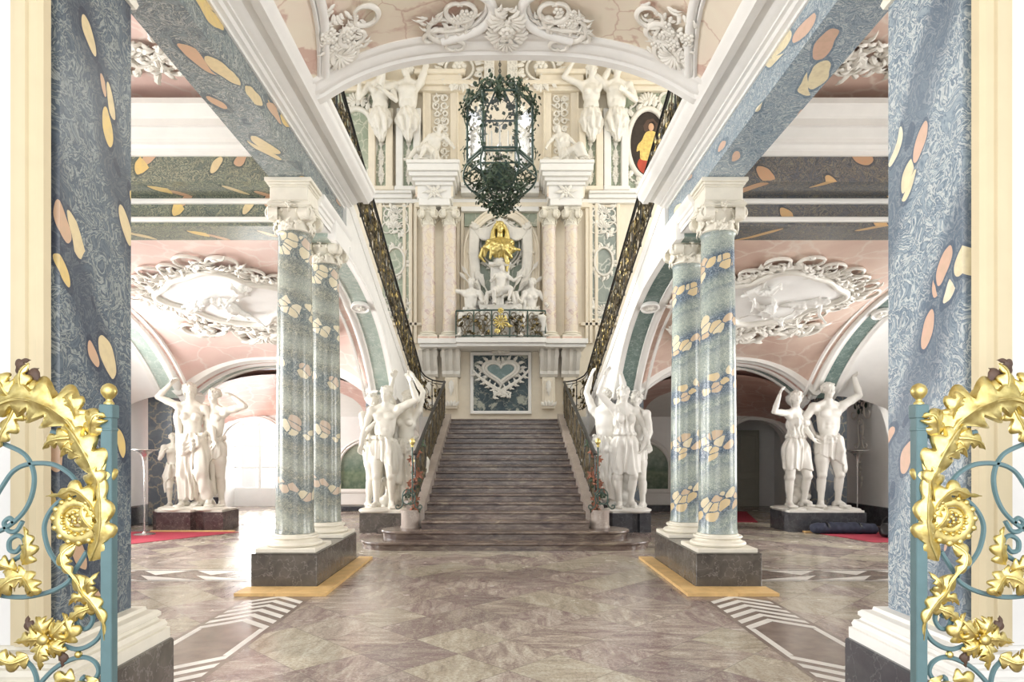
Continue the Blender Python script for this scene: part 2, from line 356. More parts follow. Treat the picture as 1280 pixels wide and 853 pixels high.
class MB:
    def __init__(s): s.v = []; s.f = []; s.mi = []; s.n = 0
    def add(s, vs, fs, mi=0):
        vs = np.asarray(vs, float).reshape(-1, 3); s.v.append(vs)
        s.f.extend([tuple(i+s.n for i in f) for f in fs]); s.mi.extend([mi]*len(fs)); s.n += len(vs); return s
    def merge(s, o, T=None, mi=None):
        vs = np.concatenate(o.v) if o.v else np.zeros((0, 3))
        if T is not None:
            A = np.array(T); vs = vs @ A[:3, :3].T + A[:3, 3]
        s.v.append(vs); s.f.extend([tuple(i+s.n for i in f) for f in o.f]); s.mi.extend(o.mi if mi is None else [mi]*len(o.f)); s.n += len(vs); return s
    def xf(s, fn):
        s.v = [fn(np.concatenate(s.v))]; return s
    def box(s, x0, x1, y0, y1, z0, z1, mi=0):
        return s.add([(x0, y0, z0), (x1, y0, z0), (x1, y1, z0), (x0, y1, z0), (x0, y0, z1), (x1, y0, z1), (x1, y1, z1), (x0, y1, z1)],
                     [(0, 3, 2, 1), (4, 5, 6, 7), (0, 1, 5, 4), (1, 2, 6, 5), (2, 3, 7, 6), (3, 0, 4, 7)], mi)
    def bbox(s, x0, x1, y0, y1, z0, z1, c=.01, mi=0):
        """box with chamfered edges"""
        pts = []
        for (x, sx) in ((x0, 1), (x1, -1)):
            for (y, sy) in ((y0, 1), (y1, -1)):
                for (z, sz) in ((z0, 1), (z1, -1)):
                    pts += [(x, y+sy*c, z+sz*c), (x+sx*c, y, z+sz*c), (x+sx*c, y+sy*c, z)]
        I = lambda a, b, d, k: ((a*2+b)*2+d)*3+k
        fs = []
        def q(*a): fs.append(tuple(a))
        for a in (0, 1): q(I(a, 0, 0, 0), I(a, 1, 0, 0), I(a, 1, 1, 0), I(a, 0, 1, 0))
        for b in (0, 1): q(I(0, b, 0, 1), I(1, b, 0, 1), I(1, b, 1, 1), I(0, b, 1, 1))
        for d in (0, 1): q(I(0, 0, d, 2), I(1, 0, d, 2), I(1, 1, d, 2), I(0, 1, d, 2))
        for b in (0, 1):
            for d in (0, 1): q(I(0, b, d, 1), I(1, b, d, 1), I(1, b, d, 2), I(0, b, d, 2))
        for a in (0, 1):
            for d in (0, 1): q(I(a, 0, d, 0), I(a, 1, d, 0), I(a, 1, d, 2), I(a, 0, d, 2))
            for b in (0, 1): q(I(a, b, 0, 0), I(a, b, 1, 0), I(a, b, 1, 1), I(a, b, 0, 1))
            for b in (0, 1):
                for d in (0, 1): q(I(a, b, d, 0), I(a, b, d, 1), I(a, b, d, 2))
        return s.add(pts, fs, mi)
    def grid(s, P, mi=0, close_u=False, close_v=False):
        """P: array (nu, nv, 3)"""
        P = np.asarray(P, float); nu, nv = P.shape[:2]; fs = []
        for i in range(nu if close_u else nu-1):
            for j in range(nv if close_v else nv-1):
                fs.append((i*nv+j, ((i+1) % nu)*nv+j, ((i+1) % nu)*nv+(j+1) % nv, i*nv+(j+1) % nv))
        return s.add(P.reshape(-1, 3), fs, mi)
    def lathe(s, prof, c=(0, 0, 0), seg=32, mi=0, sq=0.0):
        a = np.linspace(0, 2*PI, seg, endpoint=False); pr = np.asarray(prof, float)
        P = np.zeros((seg, len(pr), 3)); P[..., 0] = np.cos(a)[:, None]*pr[None, :, 0]+c[0]; P[..., 1] = np.sin(a)[:, None]*pr[None, :, 0]+c[1]; P[..., 2] = pr[None, :, 1]+c[2]
        s.grid(P, mi, close_u=True); b = s.n-seg*len(pr)
        if pr[0, 0] > 1e-6: s.f.append(tuple(b+i*len(pr) for i in range(seg))[::-1]); s.mi.append(mi)
        if pr[-1, 0] > 1e-6: s.f.append(tuple(b+i*len(pr)+len(pr)-1 for i in range(seg))); s.mi.append(mi)
        return s
    def tube(s, pts, r, seg=8, mi=0, flat=None, closed=False, up=None):
        """round (or flat = (half width, half thickness)) bar along a polyline; r may be a list"""
        P = np.asarray(pts, float); n = len(P)
        if closed: T = np.roll(P, -1, 0)-np.roll(P, 1, 0)
        else: T = np.gradient(P, axis=0)
        T /= np.linalg.norm(T, axis=1)[:, None]+1e-12
        up = np.array(up if up is not None else ((0, 0, 1) if abs(T[0, 2]) < .9 else (0, 1, 0)), float)
        N = np.zeros_like(P); B = np.zeros_like(P); prev = up
        for i in range(n):
            nn = prev-T[i]*np.dot(prev, T[i]); l = np.linalg.norm(nn)
            nn = nn/l if l > 1e-6 else N[i-1]
            N[i] = nn; B[i] = np.cross(T[i], nn); prev = nn
        rr = np.broadcast_to(np.asarray(r, float), (n,))
        a = np.linspace(0, 2*PI, seg, endpoint=False)+(PI/seg if flat else 0)
        fx, fy = flat if flat else (1, 1)
        if flat: k = 1/math.cos(PI/seg) if seg == 4 else 1.0
        else: k = 1.0
        R = P[:, None]+rr[:, None, None]*k*(fx*np.cos(a)[None, :, None]*B[:, None]+fy*np.sin(a)[None, :, None]*N[:, None])
        s.grid(R, mi, close_u=closed, close_v=True)
        if not closed:
            b = s.n-n*seg; s.f += [tuple(b+j for j in range(seg))[::-1], tuple(b+(n-1)*seg+j for j in range(seg))]; s.mi += [mi, mi]
        return s
    def ell(s, c, r, seg=12, rings=8, mi=0, R=None):
        u = np.linspace(0, 2*PI, seg, endpoint=False); v = np.linspace(-PI/2, PI/2, rings+1)
        P = np.stack([np.cos(v)[None]*np.cos(u)[:, None]*r[0], np.cos(v)[None]*np.sin(u)[:, None]*r[1], np.broadcast_to(np.sin(v)[None]*r[2], (seg, rings+1))], -1)
        if R is not None: P = P @ np.array(R).T
        return s.grid(P+np.array(c, float), mi, close_u=True)
    def prism(s, poly, y0, y1, plane='xz', mi=0):
        """polygon (2D list) extruded along the third axis"""
        n = len(poly); vs = []
        for y in (y0, y1):
            for (a, b) in poly: vs.append({'xz': (a, y, b), 'yz': (y, a, b), 'xy': (a, b, y)}[plane])
        fs = [tuple(range(n)), tuple(range(2*n-1, n-1, -1))]+[(i, i+n, (i+1) % n+n, (i+1) % n) for i in range(n)]
        return s.add(vs, fs, mi)
    def build(s, name, mats, parent=None, smooth=None, loc=None, mirror_x=False):
        me = bpy.data.meshes.new(name)
        vs = np.concatenate(s.v) if s.v else np.zeros((0, 3))
        if mirror_x: vs = vs*np.array([-1, 1, 1])
        if loc is not None: vs = vs-np.array(loc)
        me.from_pydata(vs.tolist(), [], s.f)
        if any(s.mi): me.polygons.foreach_set('material_index', s.mi)
        import bmesh
        bm = bmesh.new(); bm.from_mesh(me); bmesh.ops.recalc_face_normals(bm, faces=bm.faces); bm.to_mesh(me); bm.free()
        me.update()
        o = link(name, me, mats, parent, smooth)
        if loc is not None: o.location = loc
        return o
def struct(mb, name, mats, smooth=None, label=None, loc=None):
    o = mb.build(name, mats, None, smooth, loc); o['kind'] = 'structure'
    return o
def sweep(mb, path, prof, mi=0, closed=False):
    """profile of (d, h) points swept along a 3D path given as list of (point, d_axis, h_axis)"""
    P = np.array([[np.array(p)+np.array(da)*d+np.array(ha)*h for (d, h) in prof] for (p, da, ha) in path])
    mb.grid(P, mi, close_u=closed, close_v=True)
    if not closed:
        n = len(prof); b = mb.n-len(path)*n
        mb.f += [tuple(b+j for j in range(n)), tuple(b+(len(path)-1)*n+j for j in range(n))]; mb.mi += [mi, mi]
    return mb
def bez(p0, p1, p2, p3, n=12):
    t = np.linspace(0, 1, n)[:, None]; p0, p1, p2, p3 = map(lambda q: np.asarray(q, float), (p0, p1, p2, p3))
    return (1-t)**3*p0+3*(1-t)**2*t*p1+3*(1-t)*t*t*p2+t**3*p3
def spiral(c, r0, r1, a0, a1, n=24):
    """2D spiral points"""
    t = np.linspace(0, 1, n); a = a0+(a1-a0)*t; r = r0+(r1-r0)*t
    return np.stack([c[0]+r*np.cos(a), c[1]+r*np.sin(a)], 1)
def catmull(pts, n=6, closed=False):
    P = np.asarray(pts, float); out = []; m = len(P)
    for i in range(m if closed else m-1):
        if closed: p0, p1, p2, p3 = P[i-1], P[i], P[(i+1) % m], P[(i+2) % m]
        else: p0, p1, p2, p3 = P[max(i-1, 0)], P[i], P[i+1], P[min(i+2, m-1)]
        for t in np.linspace(0, 1, n, endpoint=False):
            out.append(.5*((2*p1)+(-p0+p2)*t+(2*p0-5*p1+4*p2-p3)*t*t+(-p0+3*p1-3*p2+p3)*t**3))
    if not closed: out.append(P[-1])
    return np.array(out)
# ------------------------------------------------------------------ floor
FL = MB(); FL.box(-9, 9, -2, 21, -.2, 0)
floor = struct(FL, 'floor', 'floor_marble')
def inlay(sg):
    wm, bm_ = MB(), MB()
    def quad(mb, pts, z):
        mb.add([(sg*x, y, z) for x, y in pts], [(0, 1, 2, 3)])
    xa, xb, xm = 2.06, 2.66, 2.36
    bm_.add([(sg*x, y, .0012) for x, y in ((xa-.04, 3.95), (xb+.04, 3.95), (xb+.04, 6.72), (xa-.04, 6.72))], [(0, 1, 2, 3)])
    yc = 5.1
    for e in (-1, 1):                                   # nested chevrons either way from a long hexagon
        for k in range(6):
            y0 = yc+e*(.34+.185*k); wd = .10
            for (x0, x1) in ((xa, xm), (xm, xb)):
                a = 0 if x0 == xm else -.26; b = -.26 if x1 == xb else 0
                quad(wm, [(x0, y0+e*(a+.26)), (x1, y0+e*(b+.26)), (x1, y0+e*(b+.26+wd)), (x0, y0+e*(a+.26+wd))], .0024)
    for x0, x1 in ((xa, xa+.055), (xb-.055, xb)):
        quad(wm, [(x0, yc-.36), (x1, yc-.36), (x1, yc+.36), (x0, yc+.36)], .0025)
    for k in range(7):                                  # cross band of pointed lozenges through the aisle
        x0 = 2.95+k*.68
        wm.add([(sg*x0, 7.56, .0024), (sg*(x0+.60), 7.56, .0024), (sg*(x0+.85), 7.85, .0024)], [(0, 1, 2)])
        wm.add([(sg*(x0-.30), 8.16, .0024), (sg*(x0+.30), 8.16, .0024), (sg*(x0), 7.87, .0024)], [(0, 1, 2)])
    bm_.add([(sg*x, y, .0012) for x, y in ((2.9, 7.48), (7.6, 7.48), (7.6, 8.24), (2.9, 8.24))], [(0, 1, 2, 3)])
    for y in (7.49, 8.20): quad(wm, [(2.9, y), (7.6, y), (7.6, y+.03), (2.9, y+.03)], .0024)
    o1 = bm_.build('inlay_field', 'brown_inlay', floor); o2 = wm.build('inlay_strips', 'grey_inlay', floor)
inlay(-1); inlay(1)

# ------------------------------------------------------------------ vestibule ceiling (shallow vault ending in an arch over the stair)
def ceil_z(x): return 5.50-.44*np.minimum(np.abs(np.asarray(x, float))/1.85, 1.0)**3
xs = np.linspace(-1.85, 1.85, 49); CY = 6.4
mb = MB()
P = np.zeros((49, 4, 3)); P[..., 0] = xs[:, None]
P[:, 0, 1] = -1.5; P[:, 0, 2] = ceil_z(xs); P[:, 1, 1] = CY-.3; P[:, 1, 2] = ceil_z(xs); P[:, 2, 1] = CY-.3; P[:, 2, 2] = 6.0; P[:, 3, 1] = -1.5; P[:, 3, 2] = 6.0
mb.grid(P, close_v=True); struct(mb, 'ceiling', 'vestibule_marble', 40)
mb = MB()                                               # the moulded arch at its end
prof = [(0, .02), (0, -.012), (.03, -.03), (.05, -.03), (.07, -.012), (.11, -.012), (.14, -.035), (.2, -.04), (.23, -.02), (.25, -.02), (.27, -.045), (.3, -.045), (.36, -.045), (.36, .5), (0, .5)]
sweep(mb, [((x, CY-.32, float(ceil_z(x))), (0, 1, 0), (0, 0, 1)) for x in np.linspace(-1.93, 1.93, 65)], prof)
struct(mb, 'trim_1', 'white_plaster', 35)
mb = MB(); mb.box(-7.8, 7.8, -1.5, 6.35, 6.0, 6.2); struct(mb, 'ceiling', 'white_wall')   # slab of the floor above

# vestibule curved side ribs
mb = MB()
for sg in (-1, 1):
    ys = np.linspace(6.12, 2.0, 22)
    pts = []
    for y in ys:
        t = min((6.12-y)/1.0, 1); x = 1.74-.16*math.sin(min(t, 1)*PI/2)-.05*t
        pts.append((sg*x, y, float(ceil_z(x))-.01))
    mb.tube(pts, .045, 8); mb.tube([(p[0]+sg*.06, p[1], p[2]-.03) for p in pts], .022, 6)
struct(mb, 'trim_2', 'white_plaster', 60)

# ------------------------------------------------------------------ column-line beams, cornices
YB = 9.0
for sg, mt, nm in ((-1, 'scagliola_beam_left', 'left'), (1, 'scagliola_beam_right', 'right')):
    mb = MB(); mb.box(min(sg*2.25, sg*2.66), max(sg*2.25, sg*2.66), 3.0, YB+.1, 4.6, 4.95); struct(mb, 'trim_3_'+nm, mt)
    mb = MB()
    prof = [(0, 0), (.03, 0), (.03, .03), (.07, .035), (.09, .06), (.12, .065), (.12, .085), (.16, .09), (.2, .12), (.27, .125), (.275, .10), (.35, .10), (.37, .13), (.40, .15), (.42, .19), (.42, .22), (.44, .24), (.44, .30), (0, .30)]
    sweep(mb, [((sg*2.26, y, 4.88), (-sg, 0, 0), (0, 0, 1)) for y in (2.4, 8.93)], prof)
    struct(mb, 'trim_4_'+nm, 'white_plaster', 30)
    # architrave moulding of the beam between the two columns, at capital block height
    mb = MB()
    prof = [(0, 0), (.02, 0), (.02, .05), (.035, .055), (.035, .11), (.055, .12), (.06, .16), (.09, .19), (.1, .22), (.1, .25), (0, .25)]
    sweep(mb, [((sg*2.26, y, 4.33), (-sg, 0, 0), (0, 0, 1)) for y in (7.6, 9.05)], prof)
    mb.box(min(sg*2.25, sg*2.65), max(sg*2.25, sg*2.65), 7.6, 9.05, 4.33, 4.6)
    struct(mb, 'trim_5_'+nm, 'white_plaster', 30)
    # transverse entablature of the side aisle: cornice, frieze, then the lower banded beam
    xa, xb = sorted((sg*2.66, sg*7.8))
    mb = MB(); mb.box(xa, xb, 7.3, 7.7, 4.6, 4.95); struct(mb, 'trim_6_'+nm, 'scagliola_frieze_'+nm)
    mb = MB()
    prof = [(0, 0), (.04, 0), (.04, .05), (.07, .06), (.09, .1), (.13, .11), (.13, .15), (.18, .17), (.24, .22), (.27, .22), (.27, .30), (.30, .31), (.33, .35), (.36, .40), (.38, .41), (.38, .47), (0, .47)]
    sweep(mb, [((x, 7.31, 4.885), (0, -1, 0), (0, 0, 1)) for x in (xa, xb)], prof)
    struct(mb, 'trim_7_'+nm, 'white_plaster', 30)
    mb = MB(); mb.box(xa, xb, 7.71, 8.22, 4.24, 4.62); struct(mb, 'trim_8_'+nm, 'scagliola_frieze_'+nm)
    mb = MB(); mb.bbox(xa, xb, 7.66, 7.72, 4.50, 4.56, .012); mb.bbox(xa, xb, 7.66, 7.72, 4.28, 4.34, .012); struct(mb, 'trim_9_'+nm, 'white_plaster')
    mb = MB(); mb.box(xa, xb, 2.6, 7.31, 5.52, 5.62); struct(mb, 'ceiling', 'pink_marble_'+nm)
    mb = MB(); mb.box(min(sg*2.25, sg*2.66), max(sg*2.25, sg*2.66), 2.6, 6.4, 4.95, 6.0); mb.box(xa, xb, 7.32, 7.8, 4.95, 6.0); struct(mb, 'wall_upper_'+nm, 'white_plaster')

# ------------------------------------------------------------------ aisle vaults behind the columns
def za(y):
    ys = [8.1, 9.0, 9.9, 10.6, 11.3, 11.8, 12.2, 12.55, 12.85, 13.0]; zs = [4.30, 4.29, 4.20, 4.06, 3.83, 3.58, 3.32, 3.02, 2.72, 2.55]
    return np.interp(y, ys, zs)
def zs_smooth(y):
    y = np.asarray(y, float); return (za(y-.2)+za(y)+za(y+.2)+za(y-.1)+za(np.minimum(y+.1, 13)))/5
YF, YR = 8.22, 12.85
def zback(u): return 2.68+.72*(1-np.abs(2*u-1)**2.6)
def vault_point(sg, xo, u, v):
    """u 0 inner .. 1 outer, v 0 front .. 1 rear (Coons patch between four arches)"""
    xi = 2.66; x = xi+(xo-xi)*u; y = YF+(YR-YF)*v
    zi = zs_smooth(y); mid = 4.26+(3.40-4.26)*np.power(v, 1.3)
    z = zi+(mid-zi)*(1-np.abs(2*u-1)**2.6)
    return np.stack(np.broadcast_arrays(sg*x, y, z), -1)
XO = {-1: 6.5, 1: 6.2}
for sg, nm in ((-1, 'left'), (1, 'right')):
    xo = XO[sg]; U, V_ = np.meshgrid(np.linspace(0, 1, 41), np.linspace(0, 1, 41), indexing='ij')
    P = vault_point(sg, xo, U, V_); mb = MB(); mb.grid(P); Q = P.copy(); Q[..., 2] += .12; mb.grid(Q)
    struct(mb, 'ceiling', 'pink_marble_'+nm, 180)
    yy = np.concatenate([np.linspace(8.22, 11, 14), np.linspace(11.1, 12.98, 20)])
    # inner and outer arches: green soffit between white mouldings
    for x_in, dirn, key in ((2.66, -1, '10'), (xo, 1, '11')):
        g, wmb = MB(), MB()
        path = []
        for y in yy:
            dy = .05; tz = (float(zs_smooth(y+dy))-float(zs_smooth(y-dy)))/(2*dy)
            n = np.array((0, -tz, 1.0)); n /= np.linalg.norm(n)
            path.append(((sg*x_in, y, float(zs_smooth(y))), (sg*dirn, 0, 0), tuple(n)))
        sweep(g, path, [(.09, -.015), (.37, -.015), (.37, .1), (.09, .1)])
        sweep(wmb, path, [(-.06, .02), (-.05, -.03), (-.02, -.05), (.02, -.05), (.045, -.03), (.09, -.035), (.10, .0), (.10, .12), (-.06, .12)])
        sweep(wmb, path, [(.36, .0), (.37, -.035), (.41, -.035), (.43, -.05), (.475, -.05), (.475, .20), (.36, .20)])
        # second line of moulding a little way up the vault
        path2 = [((p[0]-sg*dirn*.17, p[1], p[2]-.02), d, n) for p, d, n in path]
        sweep(wmb, path2, [(-.03, .03), (-.02, -.02), (.02, -.02), (.03, .03)])
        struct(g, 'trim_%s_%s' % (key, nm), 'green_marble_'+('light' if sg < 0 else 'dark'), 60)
        struct(wmb, 'trim_%s_moulding_%s' % (key, nm), 'white_plaster', 50)
    # rear arch: white archivolt, pink strip, white, green soffit
    us = np.linspace(-.02, 1.02, 45); path = []
    for u in us:
        uu = min(max(u, 0.0), 1.0); e = .004
        z = float(zback(np.array(uu))); dz = float(zback(np.array(min(uu+e, 1)))-zback(np.array(max(uu-e, 0))))/((min(uu+e, 1)-max(uu-e, 0))*(xo-2.66))
        n = np.array((-sg*dz, 0, 1.0)); n /= np.linalg.norm(n)
        path.append(((sg*(2.66+(xo-2.66)*u), YR, z), (0, 1, 0), tuple(n)))
    wmb, g, pk = MB(), MB(), MB()
    sweep(wmb, path, [(-.10, .03), (-.08, -.03), (-.02, -.045), (.02, -.03), (.05, -.06), (.09, -.06), (.1, .1), (-.1, .1)])
    sweep(pk, path, [(.09, -.05), (.22, -.05), (.22, .1), (.09, .1)])
    sweep(wmb, path, [(.21, -.045), (.23, -.09), (.29, -.10), (.31, .1), (.21, .1)])
    sweep(g, path, [(.30, -.085), (.52, -.085), (.52, .1), (.30, .1)])
    sweep(wmb, path, [(.51, -.08), (.53, -.12), (.60, -.12), (.62, .1), (.51, .1)])
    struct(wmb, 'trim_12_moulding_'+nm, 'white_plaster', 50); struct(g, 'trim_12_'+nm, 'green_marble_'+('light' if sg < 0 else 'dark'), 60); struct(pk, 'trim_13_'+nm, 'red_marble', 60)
    # farther vault of the rear bay, falling to the rear wall
    U, V_ = np.meshgrid(np.linspace(0, 1, 25), np.linspace(0, 1, 17), indexing='ij')
    X = 2.3+(7.8-2.3)*U; Y = 13.4+(16.7-13.4)*V_
    zf = 2.70+.46*(1-np.abs(2*np.clip((X-2.66)/(xo-2.66), 0, 1)-1)**2.6); zr = 2.05+.42*(1-np.abs(2*U-1)**3)
    Z = zf*(1-V_)+zr*V_+.16*np.sin(PI*V_)
    mb = MB(); mb.grid(np.stack([sg*X, Y, Z], -1)); mb.grid(np.stack([sg*X, Y, Z+.1], -1)); struct(mb, 'ceiling', 'red_marble', 180)
    # piers behind the statues, carrying the arches
    mb = MB()
    for x0, x1 in ((2.32, 2.9), (xo+.42, xo+.95)):
        mb.bbox(min(sg*x0, sg*x1), max(sg*x0, sg*x1), YR+.5, YR+1.0, .0, 2.75, .02)
    struct(mb, 'wall_pier_'+nm, 'blue_pilaster')
    mb = MB()
    for x0 in (2.62, xo-.12):
        mb.lathe([(.0, 2.40), (.10, 2.43), (.14, 2.48), (.20, 2.53), (.24, 2.6), (.24, 2.68), (.17, 2.74), (0, 2.76)], (sg*x0, YR+(.42 if sg > 0 else .22), 0), 24)
    struct(mb, 'trim_14_'+nm, 'white_plaster', 40)
    # outer wall with its black dado
    mb = MB(); x0, x1 = sorted((sg*7.75, sg*8.0))
    if sg < 0:
        mb.box(x0, x1, -2, 4.0, 0, 6); mb.box(x0, x1, 4, 6.8, 0, .9); mb.box(x0, x1, 4, 6.8, 4.4, 6); mb.box(x0, x1, 6.8, 9.0, 0, 6); mb.box(x0, x1, 9.0, 11.8, 0, .9); mb.box(x0, x1, 9.0, 11.8, 3.7, 6); mb.box(x0, x1, 11.8, 14.4, 0, 6)
        mb.box(x0, x1, 14.4, 16.2, 0, .7); mb.box(x0, x1, 14.4, 16.2, 3.1, 6); mb.box(x0, x1, 16.2, 20, 0, 6)
    else:
        mb.box(x0, x1, -2, 4.0, 0, 6); mb.box(x0, x1, 4, 6.8, 0, .9); mb.box(x0, x1, 4, 6.8, 4.4, 6); mb.box(x0, x1, 6.8, 9.0, 0, 6); mb.box(x0, x1, 9.0, 11.8, 0, .9); mb.box(x0, x1, 9.0, 11.8, 3.7, 6); mb.box(x0, x1, 11.8, 20, 0, 6)  # these right wall openings are invented to let the fill lamps in
    struct(mb, 'wall_'+nm, 'white_wall')
    mb = MB(); x0, x1 = sorted((sg*7.68, sg*7.8)); mb.bbox(x0, x1, 7.8, 16.7, 0, .40, .02); struct(mb, 'baseboard_'+nm, 'blue_black_plinth')
    # lunette rib on the outer wall and a low vault between arch and wall
    ys = np.linspace(8.1, 13.0, 25); mb = MB()
    P = np.array([[(sg*(xo+.4+(7.78-xo-.4)*t), y, float(zs_smooth(y))+.05-(.28*t*t)) for t in np.linspace(0, 1, 9)] for y in ys])
    mb.grid(P); mb.grid(P+np.array((0, 0, .1))); struct(mb, 'ceiling', 'white_wall', 180)
    mb = MB(); mb.tube([(sg*7.72, y, float(zs_smooth(min(y+.25, 13.0)))-.5) for y in np.linspace(8.4, 12.75, 30)], .05, 8); struct(mb, 'trim_15_'+nm, 'white_plaster', 60)
    # rear wall of the aisle
    mb = MB(); xa, xb = 2.15, 8.0; yb = 16.6
    def bx(a, b, z0, z1, y0=yb, y1=yb+.3): mb.box(min(sg*a, sg*b), max(sg*a, sg*b), y0, y1, z0, z1)
    ax0, ax1 = (5.75, 7.3)
    bx(xa, ax0, 0, 3.6); bx(ax1, xb, 0, 3.6)
    cx, hw = (ax0+ax1)/2, (ax1-ax0)/2
    top = [(cx+hw*math.cos(a), 1.75+.62*math.sin(a)) for a in np.linspace(0, PI, 17)]
    for i in range(16):
        (xA, zA), (xB, zB) = top[i], top[i+1]
        mb.add([(sg*xA, yb, zA), (sg*xB, yb, zB), (sg*xB, yb, 3.6), (sg*xA, yb, 3.6), (sg*xA, yb+.3, zA), (sg*xB, yb+.3, zB), (sg*xB, yb+.3, 3.6), (sg*xA, yb+.3, 3.6)],
               [(0, 1, 2, 3), (4, 5, 6, 7), (0, 1, 5, 4)])
    struct(mb, 'wall_back_'+nm, 'white_wall')
    mb = MB()
    mb.bbox(min(sg*2.2, sg*5.7), max(sg*2.2, sg*5.7), yb-.06, yb+.02, 0, .12, .01) if sg < 0 else mb.bbox(sg*2.2, sg*5.7, yb-.06, yb+.02, 0, .36, .01)
    mb.bbox(min(sg*7.3, sg*7.75), max(sg*7.3, sg*7.75), yb-.06, yb+.02, 0, .36, .01)
    struct(mb, 'baseboard_back_'+nm, 'blue_black_plinth')
    pth = [((sg*(cx+(hw+.02)*math.cos(a)), yb-.01, 1.75+.64*math.sin(a)), (0, -1, 0), (sg*math.cos(a), 0, math.sin(a))) for a in np.linspace(0, PI, 25)]
    pth = [((sg*(cx+hw+.02), yb-.01, .4), (0, -1, 0), (sg, 0, 0))]+pth+[((sg*(cx-hw-.02), yb-.01, .4), (0, -1, 0), (-sg, 0, 0))]
    mb = MB(); sweep(mb, pth, [(0, 0), (.05, 0), (.06, .03), (.06, .07), (.03, .09), (.03, .13), (0, .14)]); struct(mb, 'trim_16_'+nm, 'white_plaster', 40)
    # niche behind the arch
    mb = MB(); x0, x1 = sorted((sg*5.4, sg*7.75)); (mb.box(x0, x1, 18.2, 18.4, 0, 3.6) if sg > 0 else (mb.box(x0, x1, 18.2, 18.4, 0, .5), mb.box(x0, x1, 18.2, 18.4, 2.9, 3.6))); mb.box(min(sg*5.3, sg*5.4), max(sg*5.3, sg*5.4), 16.9, 18.4, 0, 3.6); mb.box(min(sg*7.68, sg*7.74), max(sg*7.68, sg*7.74), 16.9, 18.4, 0, 3.6); mb.box(x0, x1, 16.9, 18.4, 3.4, 3.6)
    struct(mb, 'wall_niche_'+nm, 'white_wall')
    # stair string (return flight) above the arch, inner face
    poly = [(y, float(zs_smooth(y))) for y in np.linspace(8.85, 12.9, 24)]+[(13.3, 2.62), (14.2, 2.5), (15.2, 2.28), (16.6, 1.95)]
    poly += [(16.6, 2.62), (8.85, 2.62+.325*(16.6-8.85))]
    mb = MB()
    n = len(poly)
    low = poly[:-2]; 
    tops = [(y, 2.62+.325*(16.6-y)) for y, z in low]
    for i in range(len(low)-1):
        a, b, c_, d = low[i], low[i+1], tops[i+1], tops[i]
        for xx in (2.2, 2.62):
            mb.add([(sg*xx, a[0], a[1]), (sg*xx, b[0], b[1]), (sg*xx, c_[0], c_[1]), (sg*xx, d[0], d[1])], [(0, 1, 2, 3)])
        mb.add([(sg*2.2, a[0], a[1]), (sg*2.2, b[0], b[1]), (sg*2.62, b[0], b[1]), (sg*2.62, a[0], a[1])], [(0, 1, 2, 3)])
        mb.add([(sg*2.2, d[0], d[1]), (sg*2.2, c_[0], c_[1]), (sg*2.62, c_[0], c_[1]), (sg*2.62, d[0], d[1])], [(0, 1, 2, 3)])
    a, d = low[0], tops[0]
    mb.add([(sg*2.2, a[0], a[1]), (sg*2.62, a[0], a[1]), (sg*2.62, d[0], d[1]), (sg*2.2, d[0], d[1])], [(0, 1, 2, 3)])
    path = [((sg*2.2, y, 2.62+.325*(16.6-y)), (-sg, 0, 0), (0, 0, 1)) for y in (8.85, 16.62)]
    sweep(mb, path, [(-.1, 0), (.03, 0), (.04, -.04), (.03, -.10), (.015, -.12), (.015, -.16), (-.1, -.16)])
    # raised string panel following the arch
    pth = [((sg*2.2, y, float(zs_smooth(y))+.0), (-sg, 0, 0), (0, 0, 1)) for y in np.linspace(8.95, 12.85, 26)]
    sweep(mb, pth, [(-.05, -.03), (.01, -.03), (.03, 0), (.03, .09), (.012, .11), (.012, .17), (-.05, .17)])
    struct(mb, 'wall_string_'+nm, 'white_plaster', 40)
    # return flight slab and upper gallery slab (undersides close the bays from above)
    mb = MB()
    mb.add([(sg*2.3, 16.6, 2.45), (sg*4.4, 16.6, 2.45), (sg*4.4, 8.3, 5.12), (sg*2.3, 8.3, 5.12), (sg*2.3, 16.6, 2.55), (sg*4.4, 16.6, 2.55), (sg*4.4, 8.3, 5.2), (sg*2.3, 8.3, 5.2)],
           [(0, 1, 2, 3), (4, 5, 6, 7), (0, 1, 5, 4), (2, 3, 7, 6), (1, 2, 6, 5), (0, 3, 7, 4)])
    mb.box(min(sg*4.4, sg*8), max(sg*4.4, sg*8), 7.8, 19.5, 4.7, 4.85)
    struct(mb, 'ceiling', 'white_plaster')
    # stairwell side wall
    mb = MB(); x0, x1 = sorted((sg*7.0, sg*7.2)); mb.box(x0, x1, 6.4, 11.0, 6, 14); mb.box(x0, x1, 18.0, 19.6, 4.8, 14); mb.box(x0, x1, 11.0, 18.0, 4.8, 6.5); mb.box(x0, x1, 11.0, 18.0, 12.5, 14); struct(mb, 'wall_stairwell_'+nm, 'cream_plaster')

# entrance side: jamb walls beside the gate
for sg, nm in ((-1, 'left'), (1, 'right')):
    mb = MB()
    prof = [(0, .0), (0, .04), (-.03, .06), (-.03, .10), (-.05, .11), (-.05, .15), (-.02, .16), (-.02, .19)]
    pts = [(2.20, 3.06), (2.20, 3.01), (2.22, 2.99), (2.255, 2.99), (2.262, 2.975), (2.31, 2.975), (2.316, 2.995), (2.345, 2.995), (2.345, 3.06)]
    mb.prism([(sg*x, y) for x, y in pts], .60, 6, 'xy'); struct(mb, 'trim_17_'+nm, 'cream_jamb')
    mb = MB(); x0, x1 = sorted((sg*3.06, sg*7.8)); mb.box(x0, x1, 3.0, 3.06, 0, 6); x0, x1 = sorted((sg*2.345, sg*3.06)); mb.box(x0, x1, 3.0, 3.06, .60, 6); struct(mb, 'wall_front_'+nm, 'white_wall')

